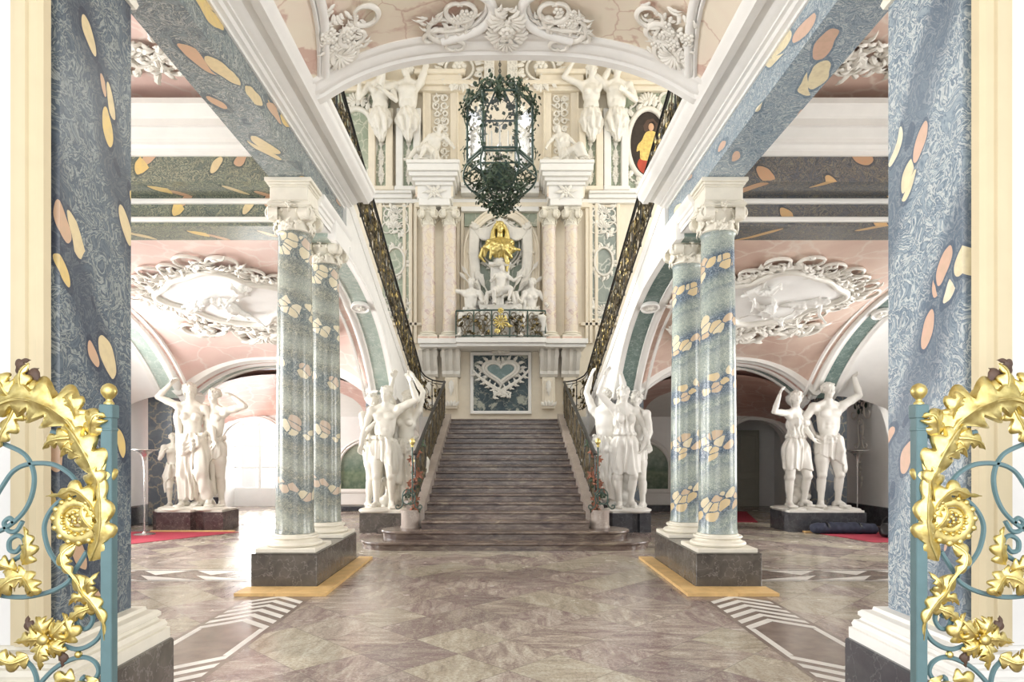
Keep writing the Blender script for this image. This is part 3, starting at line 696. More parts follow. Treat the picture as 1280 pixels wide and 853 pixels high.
# ------------------------------------------------------------------ stair hall rear wall and ceiling
YW = 19.5
mb = MB(); mb.box(-5.2, 5.2, YW, YW+.3, 0, 4.8); mb.box(-7.2, 7.2, YW, YW+.3, 4.8, 14.0); struct(mb, 'wall_back', 'cream_plaster')
mb = MB(); mb.box(-7.2, 7.2, 6.3, YW+.3, 14.0, 14.2); struct(mb, 'ceiling', 'cream_plaster')
mb = MB()
P = []
for t in np.linspace(0, PI/2, 9): P.append((YW-1.3*(1-math.cos(t)), 12.7+1.3*math.sin(t)))
mb.grid(np.array([[(x, y, z) for y, z in P] for x in (-7.1, 7.1)])); mb.grid(np.array([[(x, y+.02, z+.02) for y, z in P] for x in (-7.1, 7.1)])); struct(mb, 'ceiling', 'cream_plaster', 180)
# ------------------------------------------------------------------ implicit sculpting: smooth union of tapered limbs, meshed by surface nets
class Sculpt:
    def __init__(s): s.p = []
    def cap(s, a, b, ra, rb=None, k=.03, sub=False):
        s.p.append(('c', np.array(a, float), np.array(b, float), ra, ra if rb is None else rb, k, sub)); return s
    def ell(s, c, r, R=None, k=.03, sub=False):
        s.p.append(('e', np.array(c, float), np.array(r if not isinstance(r, (int, float)) else (r, r, r), float), None if R is None else np.array(R, float), None, k, sub)); return s
    def chain(s, pts, rs, k=.02):
        for i in range(len(pts)-1): s.cap(pts[i], pts[i+1], rs[i], rs[i+1], k)
        return s
    def mesh(s, h, fold=None, clip=None):
        lo = np.full(3, 1e9); hi = -lo; bx = []
        for q in s.p:
            if q[0] == 'c': r = max(q[3], q[4]); a = np.minimum(q[1], q[2])-r; b = np.maximum(q[1], q[2])+r
            else: r = q[2].max() if q[3] is not None else q[2]; a = q[1]-r; b = q[1]+r
            bx.append((a, b))
            if not q[6]: lo = np.minimum(lo, a); hi = np.maximum(hi, b)
        pad = 3*h+.012; lo -= pad; hi += pad
        n = np.ceil((hi-lo)/h).astype(int)+1
        ax = [(lo[i]+h*np.arange(n[i])).astype(np.float32) for i in range(3)]
        D = np.full(n, .2, np.float32)
        for q, (a, b) in zip(s.p, bx):
            k = q[5]; m = k+2.5*h
            i0 = np.maximum(((a-m-lo)/h).astype(int), 0); i1 = np.minimum(((b+m-lo)/h).astype(int)+2, n)
            if (i1 <= i0).any(): continue
            sl = tuple(slice(i0[j], i1[j]) for j in range(3))
            X, Y, Z = ax[0][sl[0]][:, None, None], ax[1][sl[1]][None, :, None], ax[2][sl[2]][None, None, :]
            if q[0] == 'c':
                A, B = q[1], q[2]; ba = B-A; L = float(ba @ ba)+1e-12
                px, py, pz = X-A[0], Y-A[1], Z-A[2]
                t = np.clip((px*ba[0]+py*ba[1]+pz*ba[2])/L, 0, 1)
                d = np.sqrt((px-t*ba[0])**2+(py-t*ba[1])**2+(pz-t*ba[2])**2)-(q[3]+(q[4]-q[3])*t)
            else:
                c, r, R = q[1], q[2], q[3]; px, py, pz = X-c[0], Y-c[1], Z-c[2]
                if R is not None: px, py, pz = (R[0, j]*px+R[1, j]*py+R[2, j]*pz for j in range(3))
                k0 = np.sqrt((px/r[0])**2+(py/r[1])**2+(pz/r[2])**2); k1 = np.sqrt((px/r[0]**2)**2+(py/r[1]**2)**2+(pz/r[2]**2)**2)+1e-9
                d = k0*(k0-1)/k1
            o = D[sl]
            if q[6]:
                hh = np.maximum(k-np.abs(o+d), 0)/k; D[sl] = np.maximum(o, -d)+hh*hh*k*.25
            else:
                hh = np.maximum(k-np.abs(o-d), 0)/k; D[sl] = np.minimum(o, d)-hh*hh*k*.25
        if fold is not None or clip is not None:
            X, Y, Z = ax[0][:, None, None], ax[1][None, :, None], ax[2][None, None, :]
            if fold is not None: D = D+fold(X, Y, Z).astype(np.float32)
            if clip is not None: D = np.maximum(D, clip(X, Y, Z).astype(np.float32))
        D[0], D[-1], D[:, 0], D[:, -1], D[:, :, 0], D[:, :, -1] = (.1,)*6
        return nets(D, lo, h)
def nets(D, lo, h):
    I = D < 0; nx, ny, nz = D.shape
    S = np.zeros((nx-1, ny-1, nz-1), np.int8)
    for a in (0, 1):
        for b in (0, 1):
            for c in (0, 1): S += I[a:nx-1+a, b:ny-1+b, c:nz-1+c]
    act = np.argwhere((S > 0) & (S < 8)); m = len(act)
    if m == 0: return np.zeros((0, 3)), np.zeros((0, 4), int)
    idx = -np.ones(S.shape, np.int64); idx[tuple(act.T)] = np.arange(m)
    acc = np.zeros((m, 3)); cnt = np.zeros(m)
    corner = {(a, b, c): D[act[:, 0]+a, act[:, 1]+b, act[:, 2]+c] for a in (0, 1) for b in (0, 1) for c in (0, 1)}
    for ax_ in range(3):
        for o1 in (0, 1):
            for o2 in (0, 1):
                k0 = [0, 0, 0]; others = [i for i in range(3) if i != ax_]; k0[others[0]] = o1; k0[others[1]] = o2
                k1 = list(k0); k1[ax_] = 1
                d0, d1 = corner[tuple(k0)], corner[tuple(k1)]
                x = (d0 < 0) != (d1 < 0); t = np.where(x, d0/(d0-d1+1e-20), 0)
                p = np.tile(np.array(k0, float), (m, 1)); p[:, ax_] = t
                acc[x] += p[x]; cnt[x] += 1
    V = (act+acc/np.maximum(cnt, 1)[:, None])*h+lo
    F = []
    for ax_ in range(3):
        o = [i for i in range(3) if i != ax_]
        sl0 = [slice(1, -1)]*3; sl0[ax_] = slice(0, -1); sl1 = [slice(1, -1)]*3; sl1[ax_] = slice(1, None)
        A, B = I[tuple(sl0)], I[tuple(sl1)]
        e = np.argwhere(A != B); inside = A[tuple(e.T)]
        e = e.copy(); e[:, o[0]] += 1; e[:, o[1]] += 1
        q = []
        for (da, db) in ((-1, -1), (0, -1), (0, 0), (-1, 0)):
            c = e.copy(); c[:, o[0]] += da; c[:, o[1]] += db; q.append(idx[tuple(c.T)])
        q = np.stack(q, 1); flip = inside if ax_ != 1 else ~inside
        q[~flip] = q[~flip][:, ::-1]; F.append(q)
    return V, np.concatenate(F)
def np_mesh(name, V, F, mats, parent=None, smooth=True):
    me = bpy.data.meshes.new(name); nf = len(F)
    me.vertices.add(len(V)); me.vertices.foreach_set('co', np.ascontiguousarray(V, np.float32).ravel())
    me.loops.add(nf*4); me.loops.foreach_set('vertex_index', np.ascontiguousarray(F, np.int32).ravel())
    me.polygons.add(nf); me.polygons.foreach_set('loop_start', np.arange(0, nf*4, 4, dtype=np.int32))
    me.update(calc_edges=True)
    return link(name, me, mats, parent, 180 if smooth else None)

def U3(v): v = np.array(v, float); return v/(np.linalg.norm(v)+1e-12)
def frame(f, up=(0, 0, 1)):
    """columns: right, forward, up"""
    f = U3(f); r = U3(np.cross(f, up)); u = np.cross(r, f); return np.stack([r, f, u], 1)

def hand(s, w, d, palm, L, side, curl=.5):
    """palm and five separate bent fingers; w wrist, d direction, palm = normal of the palm, side = +-1 thumb side"""
    d = U3(d); palm = U3(np.array(palm)-d*np.dot(palm, d)); x = np.cross(d, palm)*side
    R = np.stack([x, palm, d], 1)
    s.ell(w+d*L*.27, (L*.23, L*.12, L*.30), R, .012)
    for i, (ox, ln) in enumerate(((-.165, .34), (-.055, .43), (.055, .47), (.16, .42))):
        b = w+d*L*.5+x*ox*L*1.12; r = L*.078
        a1 = curl*.7; d1 = d*math.cos(a1)+palm*math.sin(a1); a2 = curl*1.7; d2 = d*math.cos(a2)+palm*math.sin(a2)
        m = b+d1*ln*L*.55; e = m+d2*ln*L*.5
        s.cap(b-d*L*.1, m, r, r*.95, .006); s.cap(m, e, r*.93, r*.8, .004)
    b = w+d*L*.16+x*L*.16; m = b+U3(d*.6+x*.75+palm*.35)*L*.25; e = m+U3(d*.85+x*.2+palm*.35)*L*.22
    s.cap(b, m, L*.095, L*.082, .008); s.cap(m, e, L*.08, L*.068, .004)

def head(s, hair, c, f, up, hh, female, hairstyle='curls', seed=0):
    """c = centre of the head, hh = head height; returns nothing, adds skull, face and ears; hair goes in its own sculpt"""
    R = frame(f, up); r_, f_, u_ = R[:, 0], R[:, 1], R[:, 2]
    P = lambda x, y, z: c+(r_*x+f_*y+u_*z)*hh
    s.ell(P(0, -.06, .14), (hh*.335, hh*.40, hh*.36), R, .03)
    s.ell(P(0, .10, -.08), (hh*.265, hh*.27, hh*.36), R, .03)
    s.ell(P(0, .19, -.35), (hh*.12, hh*.11, hh*.10), R, .03)                      # chin
    for e in (-1, 1):
        s.ell(P(e*.125, .375, .02), hh*.085, None, .012, True)                    # eye socket
        s.ell(P(e*.125, .305, .015), hh*.062, None, .005)                         # eyeball
        s.cap(P(e*.05, .345, .085), P(e*.2, .30, .095), hh*.032, hh*.022, .012)   # brow
        s.ell(P(e*.17, .245, -.12), (hh*.08, hh*.07, hh*.07), R, .03)             # cheek
        s.ell(P(e*.335, -.03, -.02), (hh*.035, hh*.075, hh*.11), R, .012)         # ear
        s.ell(P(e*.05, .365, -.105), hh*.036, None, .008)                        # nostril wing
    s.chain([P(0, .335, .08), P(0, .38, -.02), P(0, .41, -.10)], [hh*.03, hh*.036, hh*.042], .010)
    s.cap(P(-.075, .335, -.215), P(.075, .335, -.215), hh*.024, hh*.024, .006); s.cap(P(0, .36, -.215), P(0, .36, -.22), hh*.028, None, .006)
    s.cap(P(-.055, .33, -.262), P(.055, .33, -.262), hh*.03, hh*.03, .006)
    rnd = random.Random(seed)
    hair.ell(P(0, -.10, .19), (hh*.37, hh*.42, hh*.36), R, .02)
    hair.ell(P(0, .12, -.06), (hh*.26, hh*.30, hh*.33), R, .01, True)
    N = 80
    for i in range(N):
        z = 1-1.5*(i+.5)/N; a = i*2.39996; q = math.sqrt(max(0, 1-z*z)); x, y = q*math.cos(a), q*math.sin(a)
        if y > .55 and z < .42: continue
        if z < -.15 and y > -.1: continue
        cc = P(x*.37, -.10+y*.43, .16+z*.38); rr = hh*rnd.uniform(.05, .08)
        t = U3((rnd.uniform(-1, 1), rnd.uniform(-1, 1), rnd.uniform(-1, 1)))
        hair.cap(cc-t*rr*.9, cc+t*rr*.9, rr, rr*.8, .008)
    if female:
        hair.ell(P(0, -.53, .05), (hh*.17, hh*.16, hh*.17), R, .02)
        for e in (-1, 1): hair.chain([P(e*.33, -.02, .12), P(e*.33, -.2, -.12), P(e*.22, -.32, -.38), P(e*.26, -.2, -.62)], [hh*.07, hh*.075, hh*.06, hh*.035], .02)
    elif hairstyle == 'beard':
        for i in range(14):
            a = (i/13-.5)*2.4; hair.cap(P(math.sin(a)*.25, .1+math.cos(a)*.2, -.27), P(math.sin(a)*.17, .13+math.cos(a)*.2, -.48), hh*.05, hh*.03, .015)

def statue(parent, H, base, yaw=0, female=False, lean=(0, 0), shift=0.0, twist=0.0, arms=None, legs=None, look=(0, 0), cloth='loin', seed=0,
           vox=None, mat='statue_stone', hairstyle='curls', herm=False, names=('figure', 'hair', 'drapery'), stout=1.0):
    """One carved figure. Local axes: faces -Y, +X is the picture's right. arms / legs: {-1: ((upper dir), (fore dir)), 1: ...}"""
    cy_, sy_ = math.cos(yaw), math.sin(yaw); Rz = np.array(((cy_, -sy_, 0), (sy_, cy_, 0), (0, 0, 1.0)))
    base = np.array(base, float); W = lambda v: base+Rz @ (np.array(v, float)*H); Dv = lambda v: Rz @ U3(v)
    vox = vox or H*.0045
    s, hair, dr = Sculpt(), Sculpt(), Sculpt(); m = H*stout
    legs = legs or {-1: ((-.05, 0, -1), (0, .05, -1)), 1: ((.1, -.12, -1), (.05, .25, -1))}
    arms = arms or {-1: ((-.3, 0, -1), (0, -.2, -1)), 1: ((.3, 0, -1), (0, -.2, -1))}
    thl, shl, ual, fal = .235, .235, .165, .15
    # pelvis height from the longer leg so that its sole touches the base
    reach = max(-(U3(a)[2]*thl+U3(b)[2]*shl) for a, b in legs.values())
    pz = reach+.045+.015; pel = np.array((shift, 0, pz)); tilt = shift*1.2
    up = U3((lean[0]-shift*.6, lean[1], 1)); sh_r = Rz @ np.array((math.cos(twist), math.sin(twist), -tilt)); 
    waist = pel+U3((lean[0]*.4-shift*.4, lean[1]*.4, 1))*.115; chest = waist+up*.115; neckb = chest+up*.105; 
    rgt = U3((math.cos(twist), math.sin(twist), -tilt*.8)); fwd = U3(np.cross(up, rgt)) ; fwd = -fwd if fwd[1] > 0 else fwd
    RC = Rz @ np.stack([rgt, fwd, up], 1); RP = Rz @ np.stack([U3((1, 0, tilt)), (0, -1, 0), U3((-tilt, 0, 1))], 1)
    sw = .108 if female else .122; hw = .062 if female else .054
    # trunk
    s.ell(W(pel+np.array((0, 0, .02))), (m*(.098 if female else .088), m*.068, m*.085), RP, .04)
    s.ell(W(waist), (m*.074, m*.056, m*.085), RC, .04)
    s.ell(W(chest-up*.005), (m*(.085 if female else .094), m*.062, m*.105), RC, .04)
    s.ell(W(neckb-up*.02-fwd*.015), (m*.085, m*.045, m*.045), RC, .04)
    for e in (-1, 1):
        s.ell(W(pel+np.array((e*.05, .04, -.015))), (m*.055, m*.05, m*.06), RP, .03)     # buttock
        if female: s.ell(W(chest+rgt*e*.045+fwd*.05-up*.0), (m*.034, m*.032, m*.033), RC, .026)
        else:
            s.ell(W(chest+rgt*e*.042+fwd*.042+up*.025), (m*.048, m*.024, m*.036), RC, .022)
            for zz in (-.055, -.09, -.122): s.ell(W(chest+rgt*e*.021+fwd*(.042-.012*(zz < -.1))+up*zz), (m*.021, m*.013, m*.019), RC, .016)
            s.ell(W(chest+rgt*e*.066-up*.07+fwd*.005), (m*.022, m*.035, m*.06), RC, .05)
        s.cap(W(neckb+up*.03), W(neckb+rgt*e*sw*.8-up*.018), m*.024, m*.024, .03)         # trapezius
    hd = U3(up+np.array((look[0]*.12, -.12, 0))); 
    s.cap(W(neckb-up*.01), W(neckb+hd*.065), m*.033, m*.030, .02)
    hc = neckb+hd*.108; hf = Dv((math.sin(look[0]), -math.cos(look[0]), look[1]))
    head(s, hair, W(hc), hf, Rz @ U3(up+np.array((look[0]*.05, 0, 0))), H*.128, female, hairstyle, seed)
    J = {}
    for e in (-1, 1):
        ua, fa = arms[e][0], arms[e][1]; ua, fa = U3(ua), U3(fa)
        sh = neckb+rgt*e*sw-up*.028+np.array((0, 0, max(0, ua[2])*.035)); el = sh+ua*ual; wr = el+fa*fal
        J[e] = (sh, el, wr); f = 1.0 if not female else .86
        s.ell(W(sh), (m*.040*f,)*3, None, .03)
        s.cap(W(sh), W(sh+ua*ual*.5), m*.035*f, m*.034*f, .02); s.cap(W(sh+ua*ual*.5), W(el), m*.034*f, m*.026*f, .02)
        s.cap(W(sh-up*.02-rgt*e*.01), W(chest+rgt*e*.06+up*.02), m*.034*f, m*.03*f, .03)
        s.cap(W(el), W(el+fa*fal*.35), m*.0265*f, m*.028*f, .015); s.cap(W(el+fa*fal*.35), W(wr), m*.028*f, m*.0185*f, .015)
        pn = arms[e][2] if len(arms[e]) > 2 else (-e*.5, -.6, 0)
        hand(s, W(wr), Rz @ fa, Rz @ U3(np.array(pn)), H*.092, e, arms[e][3] if len(arms[e]) > 3 else .45)
    if not herm:
        for e in (-1, 1):
            th, sn = U3(legs[e][0]), U3(legs[e][1]); hip = pel+np.array((e*hw, 0, -.02)); kn = hip+th*thl; an = kn+sn*shl
            f = 1.0
            s.cap(W(hip), W(hip+th*thl*.45), m*.061, m*.056, .03); s.cap(W(hip+th*thl*.45), W(kn), m*.056, m*.038, .03)
            s.ell(W(kn+np.array((0, -.012, 0))), (m*.032,)*3, None, .02)
            back = np.cross(np.cross(sn, (0, 1.0, 0)), sn)
            s.cap(W(kn), W(an), m*.034, m*.0225, .02); s.cap(W(kn+sn*.05+back*.012), W(kn+sn*.12+back*.012), m*.036, m*.031, .03)
            ft = U3(legs[e][2]) if len(legs[e]) > 2 else U3((e*.4, -1, 0)); an0 = np.array((an[0], an[1], max(an[2], .045)))
            s.ell(W((an0[0]-ft[0]*.022, an0[1]-ft[1]*.022, .028)), (m*.03, m*.03, m*.028), None, .02)
            s.cap(W(an0), W(an0+ft*.055+np.array((0, 0, -.02))), m*.025, m*.022, .02)
            toe = np.array((an0[0], an0[1], .018))+ft*.085; sd = np.cross(ft, (0, 0, 1.0))
            for q in range(5):
                o = sd*(q-2)*.0135; s.cap(W(toe+o-ft*.03), W(toe+o+ft*(.022-.006*abs(q-1.5))), m*.0135, m*.0105, .008)
    # drapery
    rnd = random.Random(seed+7); ph = rnd.uniform(0, 6)
    px_, py_ = W(pel)[0], W(pel)[1]; zt = W(pel)[2]
    def folds(freq, tw, amp):
        def f(X, Y, Z):
            a = np.arctan2(Y-py_, X-px_); zz = (Z-zt)/H
            return amp*H*(np.sin(freq*a+tw*zz*14+ph+1.3*np.sin(zz*17+a))+.5*np.sin(freq*1.7*a-zz*tw*9+ph*2))
        return f
    fold = None; clip = None
    if herm:
        dr.cap(W(pel+np.array((0, 0, .02))), W(pel+np.array((0, 0, -.12))), m*.085, m*.06, .03); dr.cap(W(pel+np.array((0, 0, -.1))), W(pel+np.array((.01, -.01, -.20))), m*.055, m*.03, .04)
        for k in range(7):
            a = k/7*2*PI+ph; b = pel+np.array((math.cos(a)*.06, math.sin(a)*.045, .05)); dr.chain([W(b), W(b+np.array((math.cos(a)*.03, math.sin(a)*.03, -.08))), W(b+np.array((math.cos(a+.6)*.02, math.sin(a)*.02, -.13-.06*rnd.random())))], [m*.03, m*.03, m*.018], .05)
        dr.ell(W(pel), (m*.088, m*.07, m*.07), None, .03); fold = folds(9, 2.2, .006)
    elif cloth == 'loin':
        sd = 1 if legs[1][0][1] < legs[-1][0][1] else -1
        for e in (-1, 1):
            th = U3(legs[e][0]); hip = pel+np.array((e*hw*.9, 0, -.01)); dr.cap(W(hip), W(hip+th*.19), m*.069, m*.064, .06)
        dr.cap(W(pel+np.array((0, -.01, 0))), W(pel+np.array((0, -.012, -.17))), m*.075, m*.062, .05)
        dr.ell(W(pel+np.array((0, 0, .03))), (m*.104, m*.079, m*.055), RP, .04)
        knot = pel+np.array((.055*sd, -.072, .045))
        dr.chain([W(knot), W(knot+np.array((.01*sd, -.014, -.10))), W(knot+np.array((.02*sd, -.004, -.26)))], [m*.024, m*.032, m*.012], .02)
        dr.chain([W(pel+np.array((.088*sd, .02, .04))), W(pel+np.array((.12*sd, .04, -.1))), W(pel+np.array((.115*sd, .06, -.36)))], [m*.028, m*.038, m*.02], .03)
        for o in (0, .022):
            for k in range(16):
                a0, a1 = k/16*2*PI, (k+1)/16*2*PI; q = lambda a: W(pel+np.array((math.cos(a)*.098, math.sin(a)*.075, .062-o+(.022+o*.6)*math.sin(a*1+ph)+.008*math.sin(3*a)))); dr.cap(q(a0), q(a1), m*.0135, None, .010)
        fold = folds(11, 1.1, .0042)
        zc = zt-.125*H; clip = lambda X, Y, Z: np.maximum(zc+sd*.45*(px_-X)+.008*H*np.sin(9*np.arctan2(Y-py_, X-px_))-Z, -9) - .14*H*((X-px_)*sd > .085*H)
    else:
        hem = {'dress': .30, 'tunic': .34, 'wrap': .075}[cloth]; zh = base[2]+hem*H
        for e in (-1, 1):
            th, sn = U3(legs[e][0]), U3(legs[e][1]); hip = pel+np.array((e*hw, 0, -.01)); kn = hip+th*thl
            dr.cap(W(hip), W(kn), m*.072, m*.054, .06); dr.cap(W(kn), W(kn+sn*.2), m*.052, m*.052, .06)
        dr.cap(W(pel), W(np.array((pel[0]*.4, .005, hem))), m*.08, m*(.07 if cloth != 'wrap' else .06), .06)
        dr.ell(W(pel+np.array((0, 0, .03))), (m*.112, m*.085, m*.08), RP, .04)
        if cloth != 'wrap':
            dr.ell(W(waist), (m*.083, m*.066, m*.09), RC, .03); dr.ell(W(chest-up*.015), (m*.092, m*.067, m*.09), RC, .03)
            for e in (-1, 1): dr.ell(W(chest+rgt*e*.045+fwd*.056), (m*.037,)*3, RC, .02)
            for k in range(12):
                a0, a1 = k/12*2*PI, (k+1)/12*2*PI; q = lambda a: W(waist+rgt*math.cos(a)*.083-fwd*math.sin(a)*.066-up*.01); dr.cap(q(a0), q(a1), m*.014, None, .012)
            if cloth == 'dress': dr.cap(W(chest+rgt*-.06+fwd*.05+up*.0), W(neckb+rgt*-.075-up*.01), m*.03, m*.024, .02)
        else:
            for o in (0, .03, .06):
                dr.chain([W(pel+np.array((.11, .0, .10-o))), W(pel+np.array((.06, -.085, .05-o))), W(pel+np.array((-.04, -.088, -.0-o*1.2))), W(pel+np.array((-.115, -.02, -.04-o)))], [m*.018]*4, .012)
            dr.chain([W(pel+np.array((-.10, .0, .0))), W(chest+rgt*-.1+fwd*.02), W(neckb+rgt*-.085-up*.005)], [m*.035, m*.028, m*.022], .03)
            dr.chain([W(pel+np.array((.1, .0, .05))), W(pel+np.array((.16, .03, -.12))), W(pel+np.array((.15, .03, -.40)))], [m*.03, m*.045, m*.03], .03)
        g = folds(11, .8, .0052)
        fold = g; clip = lambda X, Y, Z: zh+.012*H*np.sin(6*np.arctan2(Y-py_, X-px_)+ph)-Z
    f = np_mesh(names[0], *s.mesh(vox), mat, parent)
    np_mesh(names[1], *hair.mesh(vox), mat, f)
    if dr.p: np_mesh(names[2], *dr.mesh(vox, fold, clip), mat, f)
    return f, {'pel': W(pel), 'head': W(hc), 'arms': {e: tuple(W(q) for q in J[e]) for e in J}}
# ------------------------------------------------------------------ carved and wrought ornament
def acanthus(mb, spine, nrm, W, lobes=4, cup=.25, thick=0.0, mi=0, mib=1, nt=None, tipw=.12, lobmin=.55):
    """lobed leaf along a spine (n x 3) with normals nrm; both faces when thick > 0"""
    S = np.asarray(spine, float); nt = nt or max(10, lobes*5)
    t0 = np.linspace(0, 1, len(S)); t = np.linspace(0, 1, nt)
    P = np.stack([np.interp(t, t0, S[:, i]) for i in range(3)], 1)
    Nn = np.broadcast_to(np.asarray(nrm, float), S.shape); Nn = np.stack([np.interp(t, t0, Nn[:, i]) for i in range(3)], 1)
    T = np.gradient(P, axis=0); T /= np.linalg.norm(T, axis=1)[:, None]+1e-9
    Nn = Nn-T*(Nn*T).sum(1)[:, None]; Nn /= np.linalg.norm(Nn, axis=1)[:, None]+1e-9
    B = np.cross(T, Nn)
    env = np.clip(np.sin(PI*(.12+.88*t)**.8), 0, 1)*(1-t)**.25+tipw*(1-t)
    lob = lobmin+(1-lobmin)*np.abs(np.sin(PI*lobes*t))**.8
    w_ = W*env*lob; sh = W*.55*env*(1-lob)
    ss = np.array([-1, -.72, -.4, -.14, 0, .14, .4, .72, 1.0]); rid = np.array([-.1, .10, .02, .10, .20, .10, .02, .10, -.1])
    V = P[:, None]+B[:, None]*(w_[:, None]*ss)[..., None]+Nn[:, None]*((-cup*w_[:, None]*ss**2)+W*.8*rid*env[:, None])[..., None]+T[:, None]*((W*.42*env)[:, None]*ss**2-sh[:, None]*ss**2)[..., None]
    mb.grid(V, mi)
    if thick > 0:
        V2 = V-Nn[:, None]*thick; n, m = V.shape[:2]; b1 = mb.n-n*m; mb.grid(V2, mib); b2 = mb.n-n*m
        loop = [i*m for i in range(n)]+[(n-1)*m+j for j in range(1, m)]+[i*m+m-1 for i in range(n-2, -1, -1)]+[j for j in range(m-2, 0, -1)]
        for a, b in zip(loop, loop[1:]+loop[:1]): mb.f.append((b1+a, b1+b, b2+b, b2+a)); mb.mi.append(mi)
    return mb
def flat3(p2, h=0.0):
    """ornament is drawn in (u, height, v): u across, v up, standing proud of its wall towards -Y"""
    p = np.asarray(p2, float); return np.stack([p[:, 0], np.full(len(p), -h), p[:, 1]], 1)
NUP = (0, -1, 0)
def scroll2(mb, pts2, r, h=None, seg=6, taper=True, mi=0):
    p = flat3(pts2, r*.4 if h is None else h); n = len(p)
    rr = r*(1-.55*np.abs(np.linspace(-1, 1, n))**2) if taper else r
    return mb.tube(p, rr, seg, mi, up=NUP)
def cscroll(c, a0, size, hand=1, n=26):
    """C-scroll: an arc ending in two little spirals"""
    c = np.array(c, float); t = np.linspace(-1, 1, n)
    ang = a0+hand*t*2.6*(1+.35*t*t); r = size*(1-.62*np.abs(t)**2.6)
    off = np.stack([np.cos(ang)*r, np.sin(ang)*r], 1)
    return c+off
def sscroll(p0, p1, bulge=.3, curl=.22, n=30):
    p0, p1 = np.array(p0, float), np.array(p1, float); d = p1-p0; L = np.linalg.norm(d); d /= L; q = np.array((-d[1], d[0]))
    body = bez(np.append(p0, 0), np.append(p0+d*L*.35+q*bulge*L, 0), np.append(p1-d*L*.35-q*bulge*L, 0), np.append(p1, 0), n)[:, :2]
    def curlend(p, dirv, side):
        a = math.atan2(dirv[1], dirv[0]); r = curl*L; c = p+np.array((-math.sin(a), math.cos(a)))*side*r*.6
        th = np.linspace(0, 1, 16); ang = a-side*PI/2+side*th*5.2; rr = r*.6*(1-.72*th)
        return c+np.stack([np.cos(ang)*rr, np.sin(ang)*rr], 1)
    e1 = curlend(p1, body[-1]-body[-2], 1 if bulge > 0 else -1); e0 = curlend(p0, body[0]-body[1], 1 if bulge > 0 else -1)
    return np.concatenate([e0[::-1], body[1:-1], e1])
def leaf2(mb, p, ang, L, W, bend=0.0, lift=.3, lobes=3, h=0.0, mi=0):
    t = np.linspace(0, 1, 9); a = ang+bend*t; st = L/8
    x = p[0]+np.concatenate([[0], np.cumsum(np.cos(a[:-1])*st)]); z = p[1]+np.concatenate([[0], np.cumsum(np.sin(a[:-1])*st)])
    y = -(h+L*lift*np.sin(PI*.9*t)*.5+.004)
    return acanthus(mb, np.stack([x, y, z], 1), NUP, W, lobes, .3, mi=mi, nt=max(9, lobes*4))
def flower2(mb, p, r, n=5, h=0.0, mi=0):
    for k in range(n):
        a = k/n*2*PI+.3; mb.ell((p[0]+math.cos(a)*r*.62, -h-r*.2, p[1]+math.sin(a)*r*.62), (r*.42, r*.28, r*.42), 7, 4, mi)
    return mb.ell((p[0], -h-r*.35, p[1]), (r*.3, r*.3, r*.3), 7, 4, mi)
def shell2(mb, p, r, a0, span=2.6, n=9, h=0.0, mi=0):
    for k in range(n):
        a = a0-span/2+span*k/(n-1); q = np.array([p+np.array((math.cos(a), math.sin(a)))*r*f for f in (.15, .5, .85, 1.0)])
        mb.tube(np.stack([q[:, 0], -h-r*np.array((.05, .16, .2, .08)), q[:, 1]], 1), r*np.array((.04, .10, .14, .10)), 6, mi)
    return mb
def rocaille(mb, rnd, w_, hgt, dens=1.0, r=.012, h=0.0, sym=True):
    """free filling of a panel w_ x hgt (centred on u=0, from v=0 up) with scrolls, leaves and flowers"""
    n = max(3, int(hgt/w_*2.6*dens)); v = 0.0
    for i in range(n):
        v = (i+.5)/n*hgt; s = min(w_*.42, hgt/n*.8); sg = 1 if i % 2 else -1
        for e in ((-1, 1) if sym else (sg,)):
            scroll2(mb, cscroll((e*w_*.22, v), rnd.uniform(0, 6.28), s*rnd.uniform(.4, .62), e), r, h+r*.4)
            for q in range(2): leaf2(mb, (e*w_*rnd.uniform(.02, .32), v+s*rnd.uniform(-.4, .4)), rnd.uniform(.2, 2.9) if e > 0 else rnd.uniform(.2, 2.9), s*rnd.uniform(.6, 1.0), s*.2, e*rnd.uniform(-1.5, 1.5), .35, 2, h)
        flower2(mb, (w_*rnd.uniform(-.1, .1), v), s*.22, 5, h)
    return mb
def place(mb, T): 
    o = MB(); o.merge(mb, T); return o
def wallT(x, y, z, sx=1.0, sz=None, rot=0.0):
    sz = sx if sz is None else sz; c, s = math.cos(rot), math.sin(rot)
    return np.array([[c*sx, 0, -s*sz, x], [0, sx, 0, y], [s*sx, 0, c*sz, z], [0, 0, 0, 1.0]])
